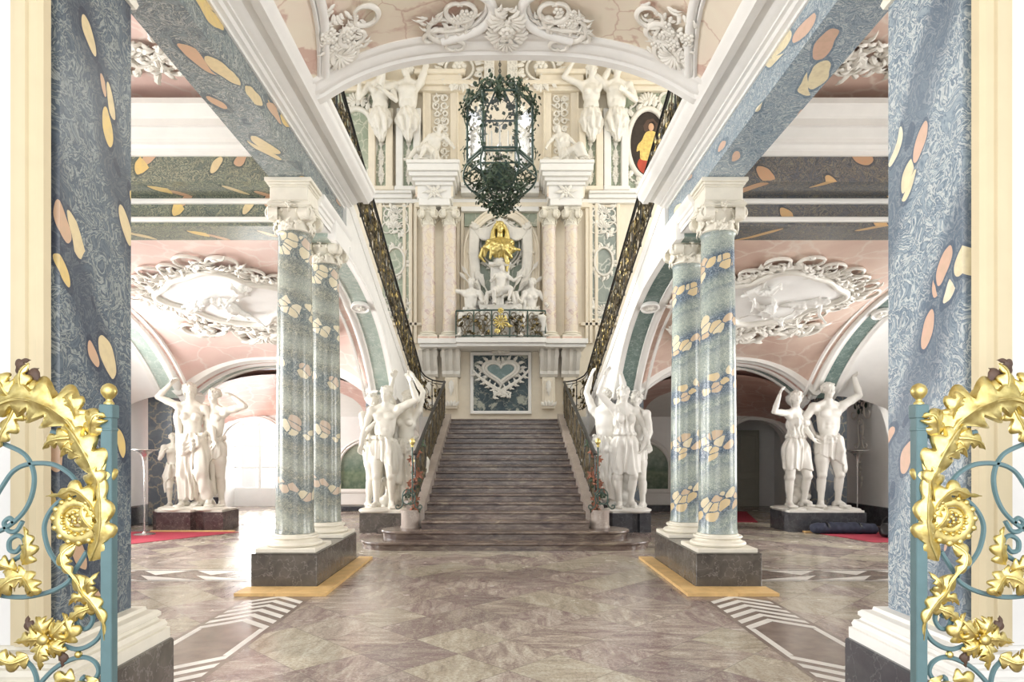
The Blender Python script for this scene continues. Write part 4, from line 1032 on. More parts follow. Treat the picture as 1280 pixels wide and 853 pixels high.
# ------------------------------------------------------------------ columns of the hall
def column_base(r, z0, z1, slab):
    mb = MB(); hh = z1-z0; s = slab
    mb.bbox(-s, s, -s, s, z0, z0+hh*.27, .008)
    pr = [(r*1.30, z0+hh*.27), (r*1.42, z0+hh*.30), (r*1.47, z0+hh*.40), (r*1.42, z0+hh*.50), (r*1.28, z0+hh*.53), (r*1.24, z0+hh*.56), (r*1.16, z0+hh*.62), (r*1.16, z0+hh*.68), (r*1.24, z0+hh*.71), (r*1.29, z0+hh*.78), (r*1.25, z0+hh*.86), (r*1.10, z0+hh*.88), (r*1.08, z0+hh*.95), (r*1.01, z0+hh)]
    mb.lathe(pr, seg=48); return mb
def capital_parts(r, z0, z1, parent, mat, seed=1):
    hh = z1-z0
    mb = MB(); mb.lathe([(r*.98, z0), (r*1.08, z0+hh*.04), (r*1.08, z0+hh*.08), (r*.96, z0+hh*.11), (r*.97, z0+hh*.5), (r*1.1, z0+hh*.62), (r*1.18, z0+hh*.74), (r*1.1, z0+hh*.8), (r*1.0, z0+hh*.82)], seg=32)
    # abacus with hollowed sides
    pts = []
    for q in range(4):
        for t in np.linspace(-1, 1, 9)[:-1]:
            a = q*PI/2; d = 1.22-.16*(1-t*t); pts.append((math.cos(a)*d*r-math.sin(a)*t*r*1.16, math.sin(a)*d*r+math.cos(a)*t*r*1.16))
    for (za_, zb_, k) in ((.82, .88, 1.0), (.88, .94, 1.05), (.94, 1.0, 1.0)): mb.prism([(x*k, y*k) for x, y in pts], z0+hh*za_, z0+hh*zb_, 'xy')
    cap = mb.build('capital', mat, parent, 40)
    vol = MB()
    for q in range(4):                          # a pair of spiral volutes on each face
        base = MB(); zc = z0+hh*.60; rv = hh*.245
        for e in (-1, 1):
            sp = spiral((0, 0), rv*.92, rv*.10, PI/2, PI/2-e*4.8*PI, 44)
            o = MB(); o.tube(flat3(sp, r*.10), np.linspace(rv*.17, rv*.09, 44), 6, up=NUP); o.ell((0, -r*.14, 0), (rv*.2, rv*.18, rv*.2), 9, 6)
            o.prism([(math.cos(a)*rv*.95, math.sin(a)*rv*.95) for a in np.linspace(0, 2*PI, 22, endpoint=False)], -r*.08, r*.42, 'xz')
            base.merge(o, np.array([[math.cos(e*.30), -math.sin(e*.30)*0, 0, e*r*1.02], [math.sin(e*.30), 1, 0, -r*1.10], [0, 0, 1, zc], [0, 0, 0, 1.0]]))
        a = q*PI/2; vol.merge(base, np.array([[math.cos(a), -math.sin(a), 0, 0], [math.sin(a), math.cos(a), 0, 0], [0, 0, 1, 0], [0, 0, 0, 1.0]]))
    vol.build('volute', mat, cap, 50)
    g = MB(); rnd = random.Random(seed)
    for k in range(16):                         # egg band and leaves, sagging garland between the volutes
        a = k/16*2*PI; g.ell((math.cos(a)*r*1.12, math.sin(a)*r*1.12, z0+hh*.72), (r*.11, r*.11, r*.14), 8, 6)
    for q in range(4):
        for t in np.linspace(-1, 1, 9):
            a = q*PI/2+t*.68; z = z0+hh*(.20+.26*t*t); rr = r*(1.06+.05*rnd.random())
            for j in range(2):
                b = a+rnd.uniform(-.06, .06); g.ell((math.cos(b)*rr, math.sin(b)*rr, z+rnd.uniform(-.03, .03)*hh), (r*.12, r*.12, r*.12), 7, 5)
            p = np.array((math.cos(a)*rr, math.sin(a)*rr, z)); n = np.array((math.cos(a), math.sin(a), .1)); tt = np.array((-math.sin(a), math.cos(a), 0))*rnd.uniform(-1, 1)+np.array((0, 0, rnd.choice((-1, .9))))
            sp = np.array([p+n*r*.08*math.sin(u*PI)+tt*r*.42*u for u in np.linspace(0, 1, 7)]); acanthus(g, sp, n, r*.13, 2, .3, nt=8)
        a = q*PI/2; p = np.array((math.cos(a)*r*1.15, math.sin(a)*r*1.15, z0+hh*.90)); n = np.array((math.cos(a), math.sin(a), 0))
        for k in range(5):
            b = k/5*2*PI; tt = np.array((-math.sin(a)*math.cos(b), math.cos(a)*math.cos(b), math.sin(b))); g.ell(p+tt*r*.13+n*r*.05, (r*.10,)*3, 7, 5)
        g.ell(p+n*r*.1, (r*.08,)*3, 7, 5)
        for e in (-1, 1):
            tt = np.array((-math.sin(a), math.cos(a), 0))*e; sp = np.array([p+tt*r*.55*u+n*r*.05*math.sin(PI*u)+np.array((0, 0, -.16*r*u*u+.1*r*u)) for u in np.linspace(0, 1, 7)]); acanthus(g, sp, n, r*.12, 3, .3, nt=10)
    g.build('garland', mat, cap, 60)
    return cap
COLX, COLY = 2.45, (7.42, 8.66)
def make_column(mat):
    c = thing('marble_column', '', 'column')
    column_base(.213, .0, .193, .335).build('base', 'stone_capital', c, 35)
    mb = MB(); z0, z1 = .193, 3.63
    pr = [(.225, z0), (.222, z0+.02), (.214, z0+.05)]+[(.214-.030*((k/14)**1.7), z0+.05+(z1-z0-.1)*k/14) for k in range(1, 15)]+[(.190, z1-.02), (.198, z1-.012), (.198, z1)]
    mb.lathe(pr, seg=56); mb.build('shaft', mat, c, 40)
    capital_parts(.196, 3.63, 3.94, c, 'stone_capital')
    mb = MB(); z0 = 3.94
    for a, b, k in ((0, .02, .225), (.02, .17, .215), (.17, .19, .225), (.19, .22, .24), (.22, .265, .262)): mb.bbox(-k, k, -k, k, z0+a, z0+b, .006)
    mb.build('impost_block', 'stone_capital', c)
    return c
LAB = {(-1, 0): 'tall green-grey marble column nearer the gate on the pedestal by the sunlit aisle', (-1, 1): 'green-grey marble column half hidden behind its nearer twin on the sunlit side',
       (1, 0): 'tall blue-green marble column nearer the gate with wavy ochre pebble bands', (1, 1): 'blue-green marble column behind its ochre-banded twin on the shaded side'}
for sg, nm in ((-1, 'left'), (1, 'right')):
    pd = thing('column_pedestal', 'long dark stone pedestal under the pair of green-grey columns' if sg < 0 else 'long dark stone pedestal under the pair of ochre-banded blue-green columns', 'pedestal', (sg*2.453, 8.01, 0), 0, 'dark pedestals under the paired columns')
    mb = MB(); mb.bbox(-.363, .363, -.96, .96, 0, .385, .008); mb.build('block', 'dark_plinth', pd)
    mb = MB(); mb.bbox(-.366, .366, -.963, .963, .385, .393, .003); mb.build('top_slab', 'dark_plinth', pd)
    base = make_column('column_marble_'+nm); base['label'] = LAB[(sg, 0)]; base['group'] = 'paired marble columns'
    base.location = (sg*COLX, COLY[0], .393)
    dup(base, (sg*COLX, COLY[1], .393), PI if False else 0, LAB[(sg, 1)])
    # pale wooden boards laid along two sides of the pedestal
    wd = thing('protective_boards', 'pale wooden floor boards edging the pedestal of the %s columns' % ('green-grey' if sg < 0 else 'ochre-banded'), 'boards', (sg*2.453, 7.05, 0), 0, 'floor boards round the column pedestals')
    i = -sg; mb = MB()
    zt = .035
    def slab(poly): mb.prism([(x*i, y) for x, y in poly], .002, zt, 'xy')
    slab([(-.40, -.36), (.02, -.36), (.02, -.005), (-.40, -.005)]); mb.build('board', 'wood_skirt', wd); mb = MB()
    slab([(.025, -.36), (.56, -.36), (.37, -.005), (.025, -.005)]); mb.build('board', 'wood_skirt', wd); mb = MB()
    slab([(.37, -.005), (.56, -.36), (.56, 2.05), (.37, 2.05)]); mb.build('board', 'wood_skirt', wd)
# ------------------------------------------------------------------ great pillars at the gate
for sg, nm, lb in ((-1, 'dark', 'huge dark blue scagliola pillar with yellow pebbles behind the gilded gate'), (1, 'light', 'huge pale blue swirled scagliola pillar with cream pebbles behind the gilded gate')):
    p = thing('marble_pillar', lb, 'pillar', (sg*2.6, 3.43, 0), 0, 'great pillars beside the gate')
    i = -sg
    def PX(x): return sg*(x-2.6)
    mb = MB(); pts = [(2.207, .30), (3.0, .30), (3.0, -.36), (2.285, -.36), (2.285, -.335), (2.207, -.30)]
    mb.prism([(PX(x), y) for x, y in pts], .60, 4.12, 'xy'); mb.build('shaft', 'scagliola_blue_'+nm, p)
    mb = MB(); mb.bbox(min(PX(2.03), PX(3.05)), max(PX(2.03), PX(3.05)), -.47, .45, 0, .385, .01)
    mb.build('plinth', 'blue_black_plinth' if sg > 0 else 'dark_plinth', p)
    mb = MB()
    prof = [(-.05, .385), (.15, .385), (.15, .45), (.135, .455), (.14, .475), (.13, .50), (.11, .505), (.10, .52), (.115, .53), (.115, .55), (.10, .565), (.06, .575), (.055, .595), (.03, .60), (-.05, .60)]
    path = [((PX(2.95), -.36, 0), (0, -1, 0), (0, 0, 1)), ((PX(2.207), -.36, 0), (i, -1, 0), (0, 0, 1)), ((PX(2.207), .30, 0), (i, 1, 0), (0, 0, 1)), ((PX(2.95), .30, 0), (0, 1, 0), (0, 0, 1))]
    sweep(mb, path, prof); mb.build('base_moulding', 'stone_capital' if sg < 0 else 'white_plaster', p, 30)
    mb = MB()
    prof = [(-.05, 4.10), (.02, 4.10), (.03, 4.13), (.02, 4.16), (.03, 4.2), (.08, 4.3), (.10, 4.4), (.13, 4.42), (.13, 4.6), (-.05, 4.6)]
    sweep(mb, path, prof); cp = mb.build('capital', 'stone_capital', p, 30)
    mb = MB()
    for y in (-.28, .22):
        sp = spiral((0, 0), .10, .012, PI/2, PI/2+4.4*PI, 36); o = MB(); o.tube(flat3(sp, .03), np.linspace(.02, .01, 36), 6, up=NUP)
        o.prism([(math.cos(a)*.09, math.sin(a)*.09) for a in np.linspace(0, 2*PI, 18, endpoint=False)], -.03, .02, 'xz')
        T = np.array([[0, i, 0, PX(2.207)+i*.07], [1, 0, 0, y], [0, 0, 1, 4.27], [0, 0, 0, 1.0]]); mb.merge(o, T)
    mb.build('volute', 'stone_capital', cp, 50)

# ------------------------------------------------------------------ staircase
Y0, TR, RI = 9.8, .377, .126
st = thing('staircase', 'broad brown marble staircase of low steps rising to the landing', 'staircase', (0, Y0, 0))
def step_prof(y0, z0, z1, yend):
    return [(y0+.035, z0), (y0+.035, z1-.05), (y0+.012, z1-.046), (y0, z1-.03), (y0, z1-.016), (y0+.010, z1-.002), (y0+.02, z1), (yend, z1), (yend, z0)]
for i in range(2):
    W_, R_ = ((2.335, .55), (2.05, .42))[i]; mb = MB(); y0 = i*TR; z0, z1 = i*RI, (i+1)*RI
    a = np.linspace(-PI/2, PI/2, 15)
    outl = [(W_-R_+R_*math.cos(q), y0+R_+R_*math.sin(q)) for q in a]; outl = outl+[(-x, y) for x, y in outl[::-1]]
    cen = np.array((0, y0+R_)); outl = np.array(outl)
    nrm = np.array([(math.cos(q), math.sin(q)) for q in a]+[(-math.cos(q), math.sin(q)) for q in a[::-1]])
    rows = []
    for ins, z in ((.035, z0), (.035, z1-.05), (.012, z1-.046), (0, z1-.03), (0, z1-.016), (.01, z1-.002), (.02, z1)):
        q = outl-nrm*ins; rows.append(np.column_stack([q, np.full(len(q), z)]))
    mb.grid(np.array(rows), close_v=True); n = len(outl); b = mb.n-n; mb.f.append(tuple(range(b, b+n))); mb.mi.append(0)
    mb.build('step', 'stair_marble', st, 40)
for i in range(2, 19):
    mb = MB(); z0, z1 = i*RI, (i+1)*RI; y0 = i*TR; P = step_prof(y0, z0-.005, z1, y0+TR+.06 if i < 18 else y0+.2)
    hw_ = 1.385 if i < 18 else 1.40
    if i == 18: hw_ = 1.39; P[-1] = (P[-1][0], z0-.005)
    mb.grid(np.array([[(x, y, z) for y, z in P] for x in (-hw_, hw_)]), close_v=True)
    for e in (0, 1): mb.f.append(tuple(mb.n-2*len(P)+e*len(P)+j for j in range(len(P)))); mb.mi.append(0)
    mb.build('step', 'stair_marble', st, 30)
def zstep(y): return RI*((y-Y0)/TR+1)
for sg in (-1, 1):
    mb = MB(); xa, xb = sorted((sg*1.38, sg*1.68)); ys = [10.95, 16.62]
    mb.add([(xa, 10.9-Y0, .1), (xb, 10.9-Y0, .1), (xb, 16.7-Y0, .1), (xa, 16.7-Y0, .1), (xa, 10.9-Y0, zstep(10.9)+.10), (xb, 10.9-Y0, zstep(10.9)+.10), (xb, 16.7-Y0, zstep(16.7)+.10), (xa, 16.7-Y0, zstep(16.7)+.10)],
           [(0, 3, 2, 1), (4, 5, 6, 7), (0, 1, 5, 4), (1, 2, 6, 5), (2, 3, 7, 6), (3, 0, 4, 7)]); mb.build('curb', 'curb_marble', st)
    mb = MB(); c = (sg*1.60, 10.78-Y0); ring = [(c[0]+.15*math.cos(a), c[1]+.17*math.sin(a)) for a in np.linspace(0, 2*PI, 24, endpoint=False)]
    mb.prism(ring, .25, .54, 'xy'); mb.prism([(c[0]+(x-c[0])*1.08, c[1]+(y-c[1])*1.08) for x, y in ring], .51, .55, 'xy'); mb.prism([(c[0]+(x-c[0])*1.08, c[1]+(y-c[1])*1.08) for x, y in ring], .25, .28, 'xy')
    mb.build('newel_block', 'curb_marble', st, 40)
# landing
mb = MB(); mb.box(-2.3, 2.3, 16.75, 19.5, 2.2, 2.37); struct(mb, 'floor', 'floor_marble')
mb = MB(); 
for sg in (-1, 1): mb.box(min(sg*1.70, sg*2.3), max(sg*1.70, sg*2.3), 16.62, 16.8, 0, 2.45)
struct(mb, 'wall_landing', 'white_plaster')

# ------------------------------------------------------------------ wrought iron stair railings
def rail_path():
    """right side: (x, y, base z, top z)"""
    P = []
    for y in np.linspace(10.78, 16.2, 24): P.append((1.53, y, zstep(y)+.10, zstep(y)+1.0))
    P += [(1.53, 16.5, 2.49, 3.36), (1.62, 16.66, 2.52, 3.36), (1.85, 16.68, 2.55, 3.40), (2.06, 16.62, 2.60, 3.50), (2.13, 16.35, 2.70, 3.60)]
    for y in np.linspace(16.0, 6.6, 30): P.append((2.13, y, 2.62+.325*(16.6-y)+.01, 2.62+.325*(16.6-y)+.92))
    return np.array(P)
RP = rail_path(); seglen = np.concatenate([[0], np.cumsum(np.linalg.norm(np.diff(RP[:, :2], axis=0), axis=1))]); TOT = seglen[-1]
def rp(s): return np.array([np.interp(s, seglen, RP[:, i]) for i in range(4)])
def on_rail(mb, s0, L, out=0.0):
    """maps ornament drawn in (u 0..1, depth, v 0..1) onto the railing between s0 and s0 + L"""
    def fn(v):
        s = s0+v[:, 0]*L; B = np.stack([np.interp(s, seglen, RP[:, i]) for i in range(4)], 1); B2 = np.stack([np.interp(s+.02, seglen, RP[:, i]) for i in range(2)], 1)
        d = B2-B[:, :2]; d /= np.linalg.norm(d, axis=1)[:, None]+1e-9; n = np.stack([-d[:, 1], d[:, 0]], 1)
        h = B[:, 3]-B[:, 2]; return np.stack([B[:, 0]+n[:, 0]*v[:, 1], B[:, 1]+n[:, 1]*v[:, 1], B[:, 2]+v[:, 2]*h], 1)
    mb.xf(fn); return mb
NP = 24; PL = (TOT-.2)/NP
def railing(sg, root):
    mx = sg < 0
    mb = MB(); ss = np.linspace(.08, TOT, 130); pts = np.array([rp(s) for s in ss])
    mb.tube(np.column_stack([pts[:, 0], pts[:, 1], pts[:, 3]]), .024, 8, flat=(1.35, .8)); mb.build('handrail', 'iron', root, 60, mirror_x=mx)
    mb = MB(); mb.tube(np.column_stack([pts[:, 0], pts[:, 1], pts[:, 2]+.06]), .012, 6); mb.tube(np.column_stack([pts[:, 0], pts[:, 1], pts[:, 3]-.07]), .010, 6); mb.build('lower_bar', 'iron', root, 60, mirror_x=mx)
    rnd = random.Random(5)
    for k in range(NP):
        s0 = .1+k*PL
        mb = MB(); b = rp(s0); mb.tube([(b[0], b[1], b[2]), (b[0], b[1], b[3])], .013, 4); mb.ell((b[0], b[1], (b[2]+b[3])/2), (.022, .022, .05), 8, 6); mb.build('baluster', 'iron', root, mirror_x=mx)
        o = MB(); g = MB(); r = .0125
        for e in (-1, 1):
            o.tube(flat3(sscroll((.5+e*.42, .12), (.5+e*.10, .80), e*.35, .17)), r, 5, up=NUP)
            o.tube(flat3(cscroll((.5+e*.25, .52), PI/2+e*PI/2, .20, e)), r, 5, up=NUP)
            o.tube(flat3(cscroll((.5+e*.22, .24), -PI/2, .16, e)), r, 5, up=NUP)
            o.tube(flat3(sscroll((.5+e*.46, .92), (.5, .55), -e*.3, .15)), r, 5, up=NUP)
        o.tube(flat3([(.5+.2*math.cos(a), .52+.24*math.sin(a)) for a in np.linspace(0, 2*PI, 24)]), r, 5, up=NUP)
        gl = MB(); stems = [(.5, .45)]
        def lf(u, v, ang, L, W_, bend): leaf2(gl, (u, v), ang, L, W_, bend, .12, 3, .014)
        for e in (-1, 1):
            for q in range(8):
                u_, v_ = .5+e*rnd.uniform(.05, .42), rnd.uniform(.1, .85); stems.append((u_, v_)); lf(u_, v_, rnd.uniform(0, 6.28), rnd.uniform(.12, .22), .055, rnd.uniform(-1.6, 1.6))
        lf(.5, .45, PI/2, .28, .09, 0); lf(.5, .45, -PI/2, .26, .08, 0)
        pass
        gl.tube(flat3(sorted(stems, key=lambda q: q[1]), .016), .005, 4, up=NUP)
        # of the panel: depth stays metric
        on_rail(o, s0, PL); on_rail(gl, s0, PL)
        pn = o.build('scrollwork', 'iron_bronze', root, 60, mirror_x=mx); gl.build('gilded_leaf', 'antique_gold', pn, 60, mirror_x=mx)
    # finial post and painted climbing garland where the railing begins
    mb = MB(); b = rp(.0); mb.tube([(b[0]+.03, b[1]-.02, .55), (b[0]+.03, b[1]-.02, 1.60)], .013, 6); mb.build('newel_rod', 'iron_green', root, 40, mirror_x=mx); mb = MB(); mb.lathe([(.0, 1.60), (.03, 1.61), (.02, 1.64), (.045, 1.68), (.048, 1.71), (.03, 1.745), (.012, 1.75), (0, 1.77)], (b[0]+.03, b[1]-.02, 0), 14); mb.build('finial', 'gold', root, 40, mirror_x=mx)
    for nm, mt, n, sd in (('rust_vine', 'vine_rust', 110, 3), ('green_vine', 'vine_green', 120, 4)):
        mb = MB(); rnd = random.Random(sd)
        path = []
        for t in np.linspace(0, 1, 30):
            s = .02+.45*t*t*(1 if sd == 3 else 2.2); q = rp(s); path.append((q[0]+.03+.06*math.sin(t*13+sd), q[1]-.03+.05*math.cos(t*11+sd), .56+(.95*t if sd == 3 else .6*t+(q[3]-1.25)*t)))
        mb.tube(path, .008, 5)
        for k in range(n):
            p = np.array(path[rnd.randrange(30)])+np.array([rnd.uniform(-.05, .05) for _ in range(3)]); d = U3([rnd.uniform(-1, 1) for _ in range(3)]); L = rnd.uniform(.05, .10)
            sp = np.array([p+d*L*u+np.array((0, 0, -.02*u*u)) for u in np.linspace(0, 1, 5)]); acanthus(mb, sp, U3((rnd.uniform(-.5, .5), -1, .3)), L*.32, 2, .2, nt=7)
        mb.build(nm, mt, root, 60, mirror_x=mx)
    mb = MB()
    for e in (-1, 1): mb.tube(flat3(sscroll((e*.16, .02), (e*.04, .34), e*.3, .22)), .011, 5, up=NUP)
    mb.tube(flat3(cscroll((0, .16), PI/2, .12)), .011, 5, up=NUP)
    mb = place(mb, wallT(1.60, 10.62, .56)); mb.build('end_scroll', 'iron_green', root, 60, mirror_x=mx)
for sg, lb in ((-1, 'black wrought iron stair railing with gilded leaves on the sunlit side of the staircase'), (1, 'black wrought iron stair railing with gilded leaves running below the portrait painting')):
    railing(sg, thing('stair_railing', lb, 'railing', (0, 0, 0), 0, 'wrought iron stair railings'))
# ------------------------------------------------------------------ rear wall of the stair hall
def RX(px): return (px-628.5)/41.03-.04
def RZ(py): return 1.5+(567-py)/41.03
CX = RX(626)
# entablatures, shelf, pilaster strips (structure)
mb = MB()
def rbox(px0, px1, py0, py1, d0, d1=0.0): mb.bbox(RX(px0), RX(px1), YW-d0, YW-d1+.02, RZ(py1), RZ(py0), .012)
for a, b in ((516, 577), (673, 735)):                    # entablature block over each pair of columns
    rbox(a+12, b-12, 262, 270, .86); rbox(a+10, b-10, 246, 262, .84); rbox(a+8, b-8, 243, 247, .92)
    rbox(a+5, b-5, 239, 243, 1.0); rbox(a+2, b-2, 234, 239, 1.1); rbox(a, b, 226, 234, 1.18); rbox(a-1, b+1, 222, 226, 1.22)
rbox(577, 673, 262, 268, .25); rbox(577, 673, 240, 247, .35); rbox(577, 673, 235, 240, .45)
rbox(436, 516, 240, 246, .30); rbox(436, 516, 246, 251, .22); rbox(735, 815, 240, 246, .30); rbox(735, 815, 246, 251, .22); rbox(436, 815, 251, 256, .15)
struct(mb, 'trim_18', 'white_plaster')
mb = MB()
rbox(527, 576, 430, 436, .95); rbox(573, 680, 430, 436, 1.1); rbox(677, 730, 430, 436, .95); rbox(529, 574, 436, 440, .88); rbox(574, 679, 436, 440, 1.02); rbox(679, 728, 436, 440, .88)
struct(mb, 'trim_19', 'white_plaster')
mb = MB()
for x in (476, 506, 514, 520, 573, 578, 673, 679, 733, 738, 745, 772): rbox(x-2, x+2, 256, 430, .12)
for x in (529, 547, 583): pass
rbox(440, 530, 404, 408, .12); rbox(725, 815, 404, 408, .12); rbox(520, 736, 256, 262, .2)
struct(mb, 'trim_20', 'cream_plaster')
# niche arch with green spandrels
mb = MB(); cxn, hwn = RX(627), (RX(664)-RX(590))/2; zsp = RZ(318); rz_ = RZ(273)-zsp
arc = [(cxn+hwn*math.cos(a), zsp+rz_*math.sin(a)) for a in np.linspace(0, PI, 33)]
pth = [((cxn+hwn, YW, RZ(430)), (0, -1, 0), (1, 0, 0))]+[((x, YW, z), (0, -1, 0), (math.cos(a), 0, math.sin(a))) for (x, z), a in zip(arc, np.linspace(0, PI, 33))]+[((cxn-hwn, YW, RZ(430)), (0, -1, 0), (-1, 0, 0))]
sweep(mb, pth, [(0, -.02), (.22, -.02), (.24, .01), (.24, .08), (.21, .1), (.21, .17), (.25, .19), (.25, .24), (0, .24)])
rbox(585, 594, 317, 321, .30); rbox(660, 668, 317, 321, .30)
struct(mb, 'trim_21', 'cream_plaster', 40)
mb = MB()
for e in (-1, 1):
    x0, x1 = (RX(581), RX(612)) if e < 0 else (RX(641), RX(672)); mb.box(x0, x1, YW-.08, YW, RZ(284), RZ(268))
struct(mb, 'wall_spandrel', 'sage_marble')
mb = MB(); mb.box(RX(597), RX(657), YW-.03, YW, RZ(430), RZ(278)); struct(mb, 'wall_niche', 'sage_marble')

# columns of the rear wall
rc = thing('rear_wall_column', '', 'column', (0, YW-.55, RZ(430)), 0, 'pink-veined columns of the rear wall')
column_base(.205, 0.07, .25, .28).build('base', 'stone_capital', rc, 35)
mb = MB(); mb.bbox(-.29, .29, -.29, .29, 0, .075, .01); mb.build('foot_block', 'pink_marble_right', rc)
H1 = RZ(292)-RZ(430); mb = MB(); mb.lathe([(.205-.02*(k/10)**1.5, .25+(H1-.25)*k/10) for k in range(11)], seg=32); mb.build('shaft', 'rear_column_marble', rc, 50)
capital_parts(.19, H1, RZ(270)-RZ(430), rc, 'stone_capital', 3)
for i, (px, lb) in enumerate(((538.5, 'pale veined column of the rear wall beside the green panel below the sunny atlantes'), (564, 'pale veined column just beside the curtained niche, on the side of the raised stone arm'),
                              (685, 'pale veined column just beside the curtained niche, on the portrait side'), (711.5, 'pale veined column of the rear wall closest to the portrait painting'))):
    o = rc if i == 0 else dup(rc, (RX(px), YW-.55, RZ(430)))
    o.location = (RX(px), YW-.55, RZ(430)); o['label'] = lb

# consoles under the shelf
def make_console():
    t = thing('console', '', 'console')
    mb = MB(); h_ = RZ(440)-RZ(475)
    P = [(.0, 0), (.62, 0), (.64, -.06), (.60, -.12), (.56, -.30), (.44, -.50), (.34, -.62), (.34, -.72), (.26, -.80), (.12, -.80), (0, -.80)]
    for k in range(5):
        x0 = -.27+.108*k; mb.prism([(-y, z) for y, z in [(a*(1.0 if k % 2 == 0 else .84), b) for a, b in P]], x0, x0+.108, 'yz')
    mb.build('scroll_block', 'stucco', t, 30)
    mb = MB(); sp = spiral((0, 0), .12, .02, 0, 4.4*PI, 30)
    for e in (-1, 1): o = MB(); o.tube(flat3(sp, .0), .018, 6, up=NUP); mb.merge(o, np.array([[0, 1, 0, e*.28], [1, 0, 0, -.47], [0, 0, 1, -.14], [0, 0, 0, 1.0]]))
    mb.build('volute', 'stucco', t, 50)
    mb = MB(); mb.bbox(-.2, .2, -.25, 0, -1.75, -.80, .02); mb.bbox(-.13, .13, -.28, -.24, -1.65, -.9, .01); mb.build('lower_strip', 'cream_plaster', t)
    mb = MB()
    for k in range(5): leaf2(mb, ((k-2)*.06, -1.68), PI/2+(2-k)*.35, .2, .06, 0, .3, 3, .28)
    leaf2(mb, (0, -.9), -PI/2, .5, .09, 0, .2, 4, .29); mb.build('leaf', 'stucco', t, 60); return t
co = make_console()
for i, (px, lb) in enumerate(((537.5, 'fluted stucco console under the shelf end next to the sunlit stair railing'), (565, 'fluted stucco console between the heart panel and the sunlit end of the shelf'), (685, 'fluted stucco console beside the heart panel on the portrait side'), (711.5, 'fluted stucco console under the shelf end on the portrait side'))):
    o = co if i == 0 else dup(co, (0, 0, 0)); o.location = (RX(px), YW-.004, RZ(440)); o['label'] = lb; o['group'] = 'consoles under the rear shelf'

# heart panel
hp = thing('heart_panel', 'dark mottled marble panel with a stucco heart and crossed branches above the stairs', 'wall panel', (CX, YW-.02, RZ(515)))
w2, hh = (RX(660)-RX(590))/2, RZ(444)-RZ(515)
mb = MB(); mb.box(-w2, w2, -.05, .01, 0, hh); mb.build('marble_field', 'heart_panel_marble', hp)
mb = MB(); sweep(mb, [((-w2, -.0, 0), (-.7, 0, -.7), (0, -1, 0)), ((w2, 0, 0), (.7, 0, -.7), (0, -1, 0)), ((w2, 0, hh), (.7, 0, .7), (0, -1, 0)), ((-w2, 0, hh), (-.7, 0, .7), (0, -1, 0))], [(-.04, .0), (-.03, .08), (.02, .10), (.09, .10), (.12, .06), (.12, 0)], closed=True); mb.build('frame', 'white_plaster', hp, 40)
hc = np.array((0.0, RZ(465)-RZ(515)))
def heart(s): return [(hc[0]+s*.41*math.sin(t)**3*1.15, hc[1]+s*.30*(13*math.cos(t)-5*math.cos(2*t)-2*math.cos(3*t)-math.cos(4*t))/14) for t in np.linspace(0, 2*PI, 48, endpoint=False)]
mb = MB(); mb.prism(heart(.86), -.14, -.05, 'xz'); mb.build('heart', 'heart_marble', hp, 40)
mb = MB(); pts = np.array(heart(.95)); mb.tube(np.column_stack([pts[:, 0], np.full(48, -.15), pts[:, 1]]), .045, 8, closed=True, up=NUP); pts = np.array(heart(1.14)); mb.tube(np.column_stack([pts[:, 0], np.full(48, -.10), pts[:, 1]]), .06, 8, closed=True, up=NUP)
rnd = random.Random(2); ps = heart(1.25)
for i in range(0, 48, 2):
    p = ps[i]; d = math.atan2(p[1]-hc[1], p[0]-hc[0])
    if p[1] > hc[1]-.2: leaf2(mb, p, d+rnd.uniform(-.5, .5), .22, .055, rnd.uniform(-1, 1), .4, 3, .08)
shell2(mb, (0, RZ(444)-RZ(515)), .28, PI/2, 2.6, 9, .12); flower2(mb, (0, RZ(440)-RZ(515)), .12, 6, .2); mb.build('heart_frame', 'stucco', hp, 60)
for e in (-1, 1):
    mb = MB(); a, b = np.array((-e*.24, .42)), np.array((e*.74, 1.12)); path = bez((*a, 0), (e*.10, .66, 0), (e*.45, .78, 0), (*b, 0), 14)[:, :2]; scroll2(mb, path, .03, .16)
    for k in range(14):
        p = path[min(k, 13)]; leaf2(mb, p, .9 if e > 0 else 2.24, .24, .04, 0, .3, 1, .15); leaf2(mb, p, (.9 if e > 0 else 2.24)+(1 if k % 2 else -1)*1.1, .20, .045, 0, .3, 2, .15)
    for q in range(6): mb.ell((-e*.16+rnd.uniform(-.12, .12), -.16, .50+rnd.uniform(-.1, .1)), (.04, .03, .04), 7, 5)
    mb.build('crossed_branch', 'stucco', hp, 60)

